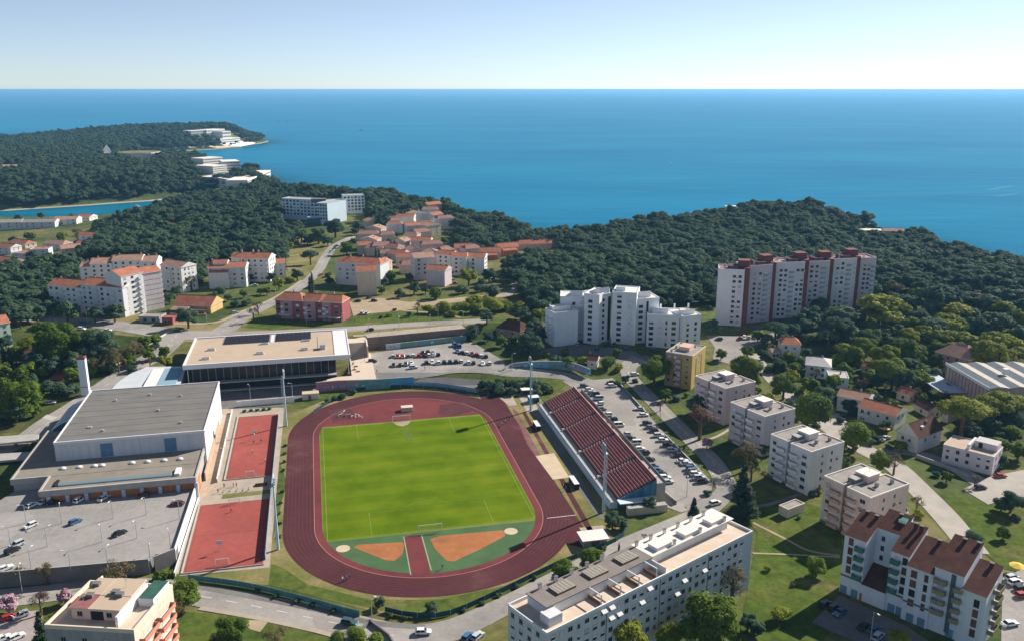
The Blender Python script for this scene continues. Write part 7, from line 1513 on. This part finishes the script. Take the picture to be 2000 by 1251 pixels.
def car(pos, ang, ck, kind, where):
    while any((q - pos).length < 2.35 for q in CARS): pos = pos + Vector((.25, .1, 0))
    CARS.append(Vector(pos))
    nm = {'van': 'parked_van', 'suv': 'parked_car', 'hatch': 'parked_car', 'sedan': 'parked_car'}[kind]
    o = empty(nm, pos, ang, None, 'van' if kind == 'van' else 'car', where)
    link('body', body_mesh(kind, ck), o); link('windows', glass_mesh(kind), o)
    wm = cached('wheel', wheel_mesh); x = {'hatch': 1.25, 'sedan': 1.35, 'van': 1.5, 'suv': 1.35}[kind]
    for sx in (-1, 1):
        for sy in (-1, 1): link('wheel', wm, o, (sx * x, sy * .8, .32))
    L_ = {'hatch': 2.0, 'sedan': 2.25, 'van': 2.35, 'suv': 2.15}[kind]
    hm = cached(('hl', kind), lambda: MB().box(L_ * .93, L_ + .005, -.17, .17, .6, .72, LIGHTM).mesh('headlight')); tm = cached(('tl', kind), lambda: MB().box(-L_ - .01, -L_ * .97, -.14, .14, .62, .78, TAILM).mesh('tail_light'))
    for sy in (-1, 1): link('headlight', hm, o, (0, sy * .64, 0)); link('tail_light', tm, o, (0, sy * .66, 0))
    LABELLED.append((o, CARC[ck][0] + (' van' if kind == 'van' else ' car') , L_)); return o
def cars(data, ang, where, z=None, jit=5):
    for it in data.split(';'):
        a = it.split()
        if not a: continue
        x, y, ck = float(a[0]), float(a[1]), a[2]; k = a[3] if len(a) > 3 and not a[3].lstrip('-').isdigit() else random.choice(['hatch', 'hatch', 'sedan', 'suv'])
        an = float(a[-1]) if a[-1].lstrip('-').isdigit() else ang
        p = P(x, y) if z is None else G(x, y, z)
        p.z += .15 if z is None else .01
        car(p, R(an + random.uniform(-jit, jit) + (180 if random.random() < .3 else 0)), ck, k, where)
cars('768 697 s;777 698 r;787 698 r;796 697 g;806 696 w;818 696 r;828 696 k;835.5 696 w;846 695 s;856 694 k;826 690 k;836 689.5 k;846 689 s', 100, 'cars parked in the pool parking')
cars('769 715 k;782 714 k;793 713 t;803.6 711 w;808 719 s 10;833 710 k;844.5 710 w;856 710 w;867.5 709 k;879 708.5 k;890.5 708 k;899.5 707.5 w;915 710 w;925 710 k;943 712 w;956 711 w', 100, 'cars parked in the pool parking')
cars('894 688 b;903 690 k;912 691 w;922.5 693 m;931 694.5 r;940 696.5 w;949 697.5 k;897 678 b van;728 707 k 10;1004 669 w van 10;888 676 b van', 105, 'cars parked in the pool parking')
cars('1141 755 t;1151 762 w;1156 768 s;1168 780 s van;1171 790 w;1209 832 w van;1241 867 w van;1259 887 k;1268 899 k;1284 920 b;1292 927 k;1299 935 w;1305 943 s', 6, 'cars parked behind the grandstand')
cars('1162 772 k;1176 800 g;1186 812 w;1196 822 k;1222 850 s;1232 858 k;1250 878 w;1276 911 g', 6, 'cars parked behind the grandstand')
cars('1248 800 s;1258 812 w;1264 828 k;1270 836 g;1295 861 w;1322 891 k;1354 922 g;1366 935 s;1372 942 k', 6, 'cars parked along the divider wall')
cars('1192 749 k;1196 755 w;1276 843 k;1287 852 s;1304 871 k;1313 881 s;1333 902 w;1340 907 s;1348 917 b;1359 928 w', 6, 'cars parked along the divider wall')
cars('1397 985 w 30;1240 733 w 20', 20, 'cars on the blue shaded road')
cars('63 988 w 60;87 981 w 70;103 983 k 10;156 978 w 70;203 974 w 75;280 969 k 10;346 985 m 5;148 1020 b 62;60 1028 w 55;234 1043 k 60;33 1066 s 60;25 1077 k 60;10 1112 w 55', 60, 'cars scattered on the parking deck', 4.0)
cars('100 788 w 15;348 648 k 5;160 634 b van 8;160 644 w -5;210 647 w 5;460 612 s 40;644 499 w 60;648 493 s 60;653 487 b 60;657 482 k 60;626 539 r 60;698 590 k 10;731 589 k 10;708 613 w 80;717 613 w 80;723 646 k 20;497 559 s 10', 10, 'cars on the main road and its side streets')
cars('683 1219 t suv -18;827 1237 w 4;914 1246 b 60;933 1245 s 60', 0, 'cars on the south road')
cars('20 1209 r 40;2 1212 w 40;33 1247 w 50;6 1250 w 50', 45, 'cars in the corner parking')
cars('1611 1182 k;1625 1190 k;1640 1199 b;1687 1226 k;1702 1234 b;1715 1246 s', 42, 'cars in the shade of the stepped block')
cars('1915 954 k 10;1953 931 r 10;1764 999 w van 80;1977 1131 s 15;1983 1140 w 15;1994 1152 k 15;1997 1165 r 15;1972 1221 w 15;1720 862 w 30;1730 857 s 30', 15, 'cars on the right hand lanes')
cars('1404 664 k 0;1445 662 r;1452 661.5 w;1460 661 s;1474 660 w;1452 650 r;1475 647 b;1358 591 s 5', 80, 'cars by the towers')
cars('1166 683 b;1184 676 k;1199 675 k;1222 683 b;1276 684 b;1128 674 s 90', 75, 'cars in the shaded yard of the stepped complex')
cars('882 547 b;889.5 555 r;964 547 b;956 541 w', 20, 'cars by the blue windowed flats')
# ============================================================= lamps
def lamp_mesh(h):
    mb = MB(); mb.tube([(0, 0, 0), (0, 0, h * .6), (0, 0, h)], [.13, .1, .07], METALG, 6); mb.tube([(0, 0, h - .05), (.9, 0, h + .25), (1.3, 0, h + .25)], .06, METALG, 5); return mb.mesh('post')
def lamp(p, h, lab_k, group, ang=None):
    o = empty('street_lamp', p, random.uniform(0, 6.28) if ang is None else ang, None, 'street lamp', group)
    link('post', cached(('lp', h), lambda: lamp_mesh(h)), o); link('lamp_head', cached(('lh', h), lambda: MB().box(1.0, 1.75, -.16, .16, h + .16, h + .32, METALW).mesh('lamp_head')), o)
    LABELLED.append((o, lab_k, h))
for x, y in ((51.5, 1020), (121, 1021), (221, 1011), (286, 1004), (351, 1012), (21, 1064), (93, 1066), (200, 1057), (268, 1050), (334, 1074), (61, 1109), (138, 1111), (211, 1107), (294, 1096)): lamp(G(x, y, 4.0), 6.0, 'slim grey lamp post on the parking deck', 'lamp posts on the parking deck')
for x, y in ((171, 633), (315, 629), (35, 632), (599, 634), (856, 624), (44, 1157), (1281, 970), (1341, 970), (1289, 825), (720, 652), (780, 648), (840, 643), (905, 637), (490, 786), (572, 781), (405, 640), (540, 592), (727, 1216), (1085, 597), (1240, 590), (1700, 1250), (1660, 1150), (1000, 760 - 38), (1390, 965), (668, 640)): lamp(P(x, y), 8.0, 'grey street lamp', 'street lamps along the roads')
# ============================================================= goals, benches, boats and other small things
def goal(p, yaw, w, h, lab, cm=WHITE, dep=1.8):
    o = empty('goal', p, yaw, lab, 'goal', 'goals on the pitch and courts')
    mb = MB(); t = .09; mb.tube([(-w / 2, 0, 0), (-w / 2, 0, h)], t, cm, 6); MBo = mb.obj('post', o)
    mb = MB(); mb.tube([(w / 2, 0, 0), (w / 2, 0, h)], t, cm, 6); mb.obj('post', o); mb = MB(); mb.tube([(-w / 2 - t, 0, h), (w / 2 + t, 0, h)], t, cm, 6); mb.obj('crossbar', o)
    mb = MB(); nm = mat('goal_net', (.5, .45, .4))
    for k in range(13): x = -w / 2 + k * w / 12; mb.tube([(x, 0, h), (x, dep * .5, h), (x, dep, .05)], .02, nm, 3)
    for k in range(6): z = h * (1 - k / 6); mb.tube([(-w / 2, dep * (.5 + .5 * k / 6), z), (w / 2, dep * (.5 + .5 * k / 6), z)], .02, nm, 3)
    mb.obj('net', o)
goal(S(-.5, 46.9).to_3d(), YAW, 7.3, 2.44, 'white football goal at the far end of the pitch'); goal(S(-1.2, -47.2).to_3d(), YAW + math.pi, 7.3, 2.44, 'white football goal at the near end of the pitch')
goal(G(489, 929), YAW + math.pi, 3, 2, 'small pale goal at the near end of the upper red court', dep=1); goal(G(434, 1102), YAW + math.pi, 3.6, 2, 'small white goal at the near end of the lower red court', dep=1); goal(G(458, 984), YAW, 3.6, 2, 'small white goal at the far end of the lower red court', dep=1)
def hoop(p, yaw, lab):
    o = empty('basketball_hoop', p, yaw, lab, 'basketball hoop', 'basketball hoops on the red courts'); MB().tube([(0, 1, 0), (0, 1, 2.6), (0, .1, 3.3)], .1, METALG, 6).obj('pole', o); MB().box(-.9, .9, 0, .06, 2.8, 3.9, WHITEB).obj('backboard', o)
    MB().tube([(.23 * math.cos(R(45 * k)), -.25 + .23 * math.sin(R(45 * k)), 3.05) for k in range(9)], .025, ORANGEW, 4).obj('rim', o)
hoop(G(498, 858), YAW + math.pi, 'basketball hoop with pale backboard on the upper red court'); hoop(G(430, 1078), YAW, 'basketball hoop near the small goal of the lower red court')
o = empty('mat_stack', G(795, 801), YAW, 'tall stack of tan landing mats on the dark red apron behind the far goal', 'mat stack')
for k in range(4): MB().box(-2.6 + .1 * (k % 2), 2.5 - .1 * (k % 3), -1.5, 1.5, k * .5, k * .5 + .47, (SAND, CREAM, SAND, PEACH)[k]).obj('mat', o)
for i, (x, y, a) in enumerate(((680, 812, 20), (690, 815, -30), (697, 812, -35), (703, 815, -40), (665, 812, 60), (672, 806, 80))):
    o = empty('hurdle', G(x, y), R(a), None, 'hurdle', 'hurdles lying on the far bend'); mb = MB(); mb.box(-1.2, 1.2, -.05, .05, .9, 1.06, WHITER); mb.obj('bar', o); MB().box(-1.1, -1.02, -.04, .7, 0, .9, SAND).obj('leg', o); MB().box(1.02, 1.1, -.04, .7, 0, .9, SAND).obj('leg', o); LABELLED.append((o, 'pale hurdle on the far bend of the track', 1))
def shelter(p, yaw, L_, d, h, lab, roofm, backm, nm='team_bench'):
    o = empty(nm, p, yaw, lab, 'shelter'); MB().box(-L_ / 2, L_ / 2, 0, d, h, h + .15, roofm).obj('roof', o); MB().box(-L_ / 2, L_ / 2, d - .12, d - .02, 0, h - .002, backm).obj('back_panel', o)
    for s in (-1, 1): MB().box(s * (L_ / 2 - .12), s * (L_ / 2 - .02), .05, d - .13, 0, h - .002, backm).obj('side_panel', o)
    MB().box(-L_ / 2 + .3, L_ / 2 - .3, d - .8, d - .3, .35, .45, CYANP).obj('seat', o)
shelter(G(1044, 836), YAW - math.pi / 2, 6.5, 1.8, 2.1, 'dark team bench with white roof, far one before the grandstand', WHITE, DARK); shelter(G(1116, 948), YAW - math.pi / 2, 7, 1.8, 2.1, 'dark team bench with white roof, near one before the grandstand', WHITE, DARK)
shelter(G(1030, 772), YAW, 5, 3.5, 2.6, 'white roofed shelter at the far end of the stand, rear one', WHITER, CONCD, 'shelter'); shelter(G(1044, 787), YAW, 4.5, 3.5, 2.6, 'white roofed shelter at the far end of the stand, front one', WHITE, CYANP, 'shelter')
o = empty('equipment_shed', G(1158, 1060), YAW, 'equipment shed with flat white roof at the end of the sprint straight', 'shed'); MB().box(-3.6, 3.6, -2.4, 2.6, 0, 2.5, CONC).obj('wall', o); MB().box(-4.2, 4.2, -3.0, 3.2, 2.502, 2.75, WHITER).obj('roof', o); MB().box(-1.2, 1.2, -2.46, -2.402, .05, 2.1, CONCD).obj('door', o)
for i, (x, y) in enumerate(((437, 963), (450, 961), (463, 960), (475, 959), (486, 957))):
    o = empty('exercise_machine', G(x, y), YAW + .3 * i, None, 'exercise machine', 'outdoor exercise machines between the courts'); MB().tube([(0, 0, 0), (0, 0, 1.5)], .07, METALG, 5).obj('post', o); MB().tube([(-.6, 0, .5), (0, 0, 1.1), (.5, 0, 1.3)], .05, BLACK, 4).obj('handle', o); MB().box(-.7, -.2, -.2, .2, .45, .53, BLACK).obj('seat', o); LABELLED.append((o, 'black exercise machine between the two red courts', 1))
o = empty('sand_box', G(510, 947), YAW, 'dark covered sandbox by the fence between the red courts', 'sandbox'); MB().box(-2, 2, -.9, .9, 0, .5, BROWNP).obj('frame', o); MB().box(-1.9, 1.9, -.8, .8, .502, .6, BLACK).obj('cover', o)
for x, y, lab in ((1985, 1117, 'yellow parasol behind the stepped block'), (1727, 845, 'yellow orange parasol in the garden of the white row')):
    p = P(x, y); o = empty('parasol', p, 0, lab, 'parasol'); MB().tube([(0, 0, 0), (0, 0, 2.6)], .05, METALG, 5).obj('pole', o); mb = MB()
    for k in range(8): t0, t1 = R(45 * k), R(45 * k + 45); mb.face([(0, 0, 2.9), (2.2 * math.cos(t0), 2.2 * math.sin(t0), 2.2), (2.2 * math.cos(t1), 2.2 * math.sin(t1), 2.2)], mat('parasol_yellow', (.75, .5, .1)))
    mb.obj('canopy', o)
for x, y, L_, an, lab in ((546, 241, 16, 20, 'tiny white sailing boat far out, left one'), (562, 240, 14, 20, 'tiny white sailing boat far out, right one'), (1311, 320, 9, 80, 'small white motor boat on open water'), (268, 404, 7, 20, 'small white boat moored in the inlet'), (230, 418, 7, 30, 'small pale boat in the inlet'), (705, 255, 16, 0, 'dark speck of a boat far out')):
    p = G(x, y, SEA); o = empty('boat', p, R(an), lab, 'boat', 'boats on the sea'); w2 = L_ * .16
    MB().prism([(-L_ / 2, -w2), (L_ * .25, -w2), (L_ / 2, 0), (L_ * .25, w2), (-L_ / 2, w2)], -.3, 1.1, WHITE if 'dark' not in lab else CONCD).obj('hull', o); MB().box(-L_ * .2, L_ * .12, -w2 * .7, w2 * .7, 1.102, 2.4, WHITE if 'dark' not in lab else CONCD).obj('cabin', o)
    if 'sailing' in lab: MB().prism([(0, -.1), (L_ * .4, 0), (0, .1)], 1.5, [L_ * 1.2, 2.0, L_ * 1.2], WHITE).obj('sail', o)
for pts, w_ in (([(1640, 387), (1700, 383), (1760, 380), (1830, 377)], 5), ([(1925, 372), (1960, 366), (1985, 363)], 6), ([(1920, 384), (1960, 382), (1990, 378)], 5), ([(1150, 407), (1230, 402), (1300, 398)], 3)):
    sp = smooth([G(a, b_, SEA).xy for a, b_ in pts], 6); n_ = len(sp); tag(drape('wake', ribbon_poly(sp, [w_ * math.sin(math.pi * (i + .5) / n_) + .3 for i in range(n_)]), mat('wake_foam', (.05, .26, .4), noise=.3, nscale=.1), z=SEA + .12), None, None, None, 'stuff')
# ============================================================= people
def person_mesh(pose):
    V = [(0, 0, .95), (0, 0, 1.2), (0, 0, 1.42), (0, 0.01, 1.52), (0, .03, 1.66), (0, .02, 1.74)]; E_ = [(0, 1), (1, 2), (2, 3), (3, 4), (4, 5)]; Rr = [.14, .135, .13, .055, .095, .07]
    st = .25 if pose else .03
    for s in (-1, 1):
        k = len(V); V += [(s * .1, 0, .88), (s * .11, s * st + .03, .5), (s * .11, s * st * 1.3 - .05 * pose, .08), (s * .12, s * st * 1.3 + .12, .04)]; E_ += [(0, k), (k, k + 1), (k + 1, k + 2), (k + 2, k + 3)]; Rr += [.1, .065, .045, .04]
        k = len(V); V += [(s * .19, 0, 1.4), (s * .25, -s * st * .6 - .02, 1.14), (s * .24, -s * st + .12, .9)]; E_ += [(2, k), (k, k + 1), (k + 1, k + 2)]; Rr += [.06, .045, .035]
    me = bpy.data.meshes.new('tmp'); me.from_pydata(V, E_, []); o = bpy.data.objects.new('tmp', me); COL.objects.link(o)
    md = o.modifiers.new('s', 'SKIN'); sv = me.skin_vertices[0].data
    for i, r in enumerate(Rr): sv[i].radius = (r, r)
    sv[0].use_root = True; o.modifiers.new('d', 'SUBSURF').levels = 1
    dg = bpy.context.evaluated_depsgraph_get(); out = bpy.data.meshes.new_from_object(o.evaluated_get(dg)); bpy.data.objects.remove(o); return out
SKIN = mat('skin', (.5, .3, .22))
CLOTH = [mat('clothes_' + n_, c) for n_, c in (('navy', (.03, .04, .09)), ('white', (.7, .7, .7)), ('red', (.4, .05, .05)), ('black', (.02, .02, .02)), ('yellow', (.6, .45, .05)), ('blue', (.08, .2, .45)))]
PM = {}
def person(p, ang, top, leg, lab, pose=0):
    if not PM:
        PM[0] = person_mesh(0); PM[1] = person_mesh(1)
    key = (pose, top, leg)
    if key not in PM:
        me = PM[pose].copy(); me.materials.clear(); [me.materials.append(m_) for m_ in (SKIN, CLOTH[top], CLOTH[leg])]
        for f in me.polygons: f.material_index = 2 if f.center.z < .93 and abs(f.center.x) < .2 else (0 if f.center.z > 1.5 or (abs(f.center.x) > .2 and f.center.z < .98) else 1); f.use_smooth = True
        me.name = 'person'; PM[key] = me
    o = link('person', PM[key], None, p, ang); tag(o, None, 'person', 'people on the sports ground'); LABELLED.append((o, lab, 1)); return o
CN = ['navy', 'white', 'red', 'black', 'yellow', 'blue']
for x, y, z, pose in ((496, 866, .1, 0), (510, 864, .1, 1), (493, 884, .1, 1), (518, 902, .1, 1), (432, 880, .1, 1), (438, 879, .1, 0), (426, 962, .08, 0), (438, 951, .08, 1), (456, 949, .08, 0), (462, 949, .08, 0), (452, 999, .1, 1), (362, 1038, .1, 1), (355, 1045, .1, 1), (377, 972, .1, 0), (669, 1135, .1, 1), (677, 1133, .1, 1), (683, 1129, .1, 1),
    (975, 837, .1, 1), (980, 831, .1, 0), (987, 826, .1, 0), (995, 819, .1, 0), (984, 848, .1, 1), (972, 832, .1, 0), (922, 809, .1, 0), (1100, 952, .1, 0), (1110, 950, .1, 0), (1105, 957, .1, 0), (691, 711, 4.6, 1), (692, 721, 4.6, 0), (689, 713, 4.6, 0), (712, 705, 4.6, 0), (864, 1110, .1, 0)):
    t, l = random.randrange(6), random.choice([0, 3, 3, 5]); person(G(x, y, z), random.uniform(0, 6.28), t, l, 'person in %s top %s' % (CN[t], 'walking' if pose else 'standing'), pose)
for x, y, pose in ((830, 722, 1), (736, 727, 1), (1289, 824, 1), (770, 646, 1)): person(P(x, y) + Vector((0, 0, .18)), random.uniform(0, 6.28), 3, 3, 'person in black top walking', pose)

BAYM = mat('worn_bay_paint', (.4, .38, .36), noise=.2, nscale=.5)
mb = MB()
def bays(p0, p1, n, ln_, z=None):
    a_, c_ = (P(*p0), P(*p1)) if z is None else (G(*p0, z), G(*p1, z)); d = (c_ - a_); nn = Vector((-d.y, d.x)).normalized().xy
    for k in range(n + 1):
        q = a_.xy + d.xy * k / n; e = q + nn * ln_; t = d.xy.normalized() * .07; f = (lambda v: T(v.x, v.y) + .16) if z is None else (lambda v: z + .012)
        mb.face([(*(q - t), f(q)), (*(q + t), f(q)), (*(e + t), f(e)), (*(e - t), f(e))], LINE if z is None else BAYM)
bays((1388, 935), (1262, 800), 22, 5); bays((1130, 752), (1290, 950), 34, -5); bays((100, 985), (340, 972), 22, -5, 4.0); bays((20, 1045), (330, 1030), 20, 5, 4.0); bays((20, 1048), (330, 1033), 20, -5, 4.0); bays((765, 703), (860, 697), 9, 5); bays((765, 719), (960, 715), 18, 5)
tag(mb.obj('parking_bay_lines'), None, None, None, 'structure')
# ============================================================= labels: each thing by the landmark it stands nearest to
LANDP = LAND + [('parking deck', S(-100, -30).to_3d()), ('pool parking', P(850, 700)), ('graffiti wall', P(1050, 722)), ('near football goal', S(0, -47).to_3d()), ('far football goal', S(0, 47).to_3d()), ('south road bend', P(760, 1235)), ('road junction', P(430, 652)), ('west road bend', P(250, 720)),
    ('tennis court', P(125, 735)), ('gravel yard', P(740, 598)), ('park lawn', P(600, 500)), ('slope lawn', P(1530, 1080)), ('corner lawn', P(450, 1220)), ('garden lane', P(1590, 815)), ('corner parking', P(20, 1225)), ('shaded yard', P(1180, 690)), ('wood road end', P(1000, 560)), ('scrub slope', P(900, 600)), ('villa gardens', P(1720, 690)), ('pine park', P(1800, 620)), ('inlet shore', P(120, 450)), ('clay sectors', P(830, 1070))]
ORD = ['', 'second ', 'third ', 'fourth ', 'fifth ', 'sixth ', 'seventh ', 'eighth ', 'ninth ', 'tenth ', 'eleventh ', 'twelfth ', 'thirteenth ', 'fourteenth ', 'fifteenth ', 'sixteenth ', 'seventeenth ', 'eighteenth ']
WP = [o for o, _, _ in LABELLED if o.get('group') == 'pines along the near edge of the woods']
bins = {}
for o, wd, s in LABELLED:
    p = o.location
    if o.get('group') == 'pines along the near edge of the woods':
        wn = 'dark green pine at the near edge of the wood by the '
    d = sorted(((q - p).xy.length, n) for n, q in LANDP); bins.setdefault((wd + (' at the wood edge' if 'woods' in o.get('group', '') else ''), d[0][1]), []).append((d[0][0], o))
def nth(i): return ORD[i] if i < len(ORD) else '%d%s ' % (i + 1, {1: 'st', 2: 'nd', 3: 'rd'}.get((i + 1) % 10 if (i + 1) % 100 not in (11, 12, 13) else 0, 'th'))
for (wd, ln_), L_ in bins.items():
    L_.sort(key=lambda t: t[0])
    for i, (d, o) in enumerate(L_): o['label'] = '%s, %snearest to the %s' % (wd, nth(i), ln_)
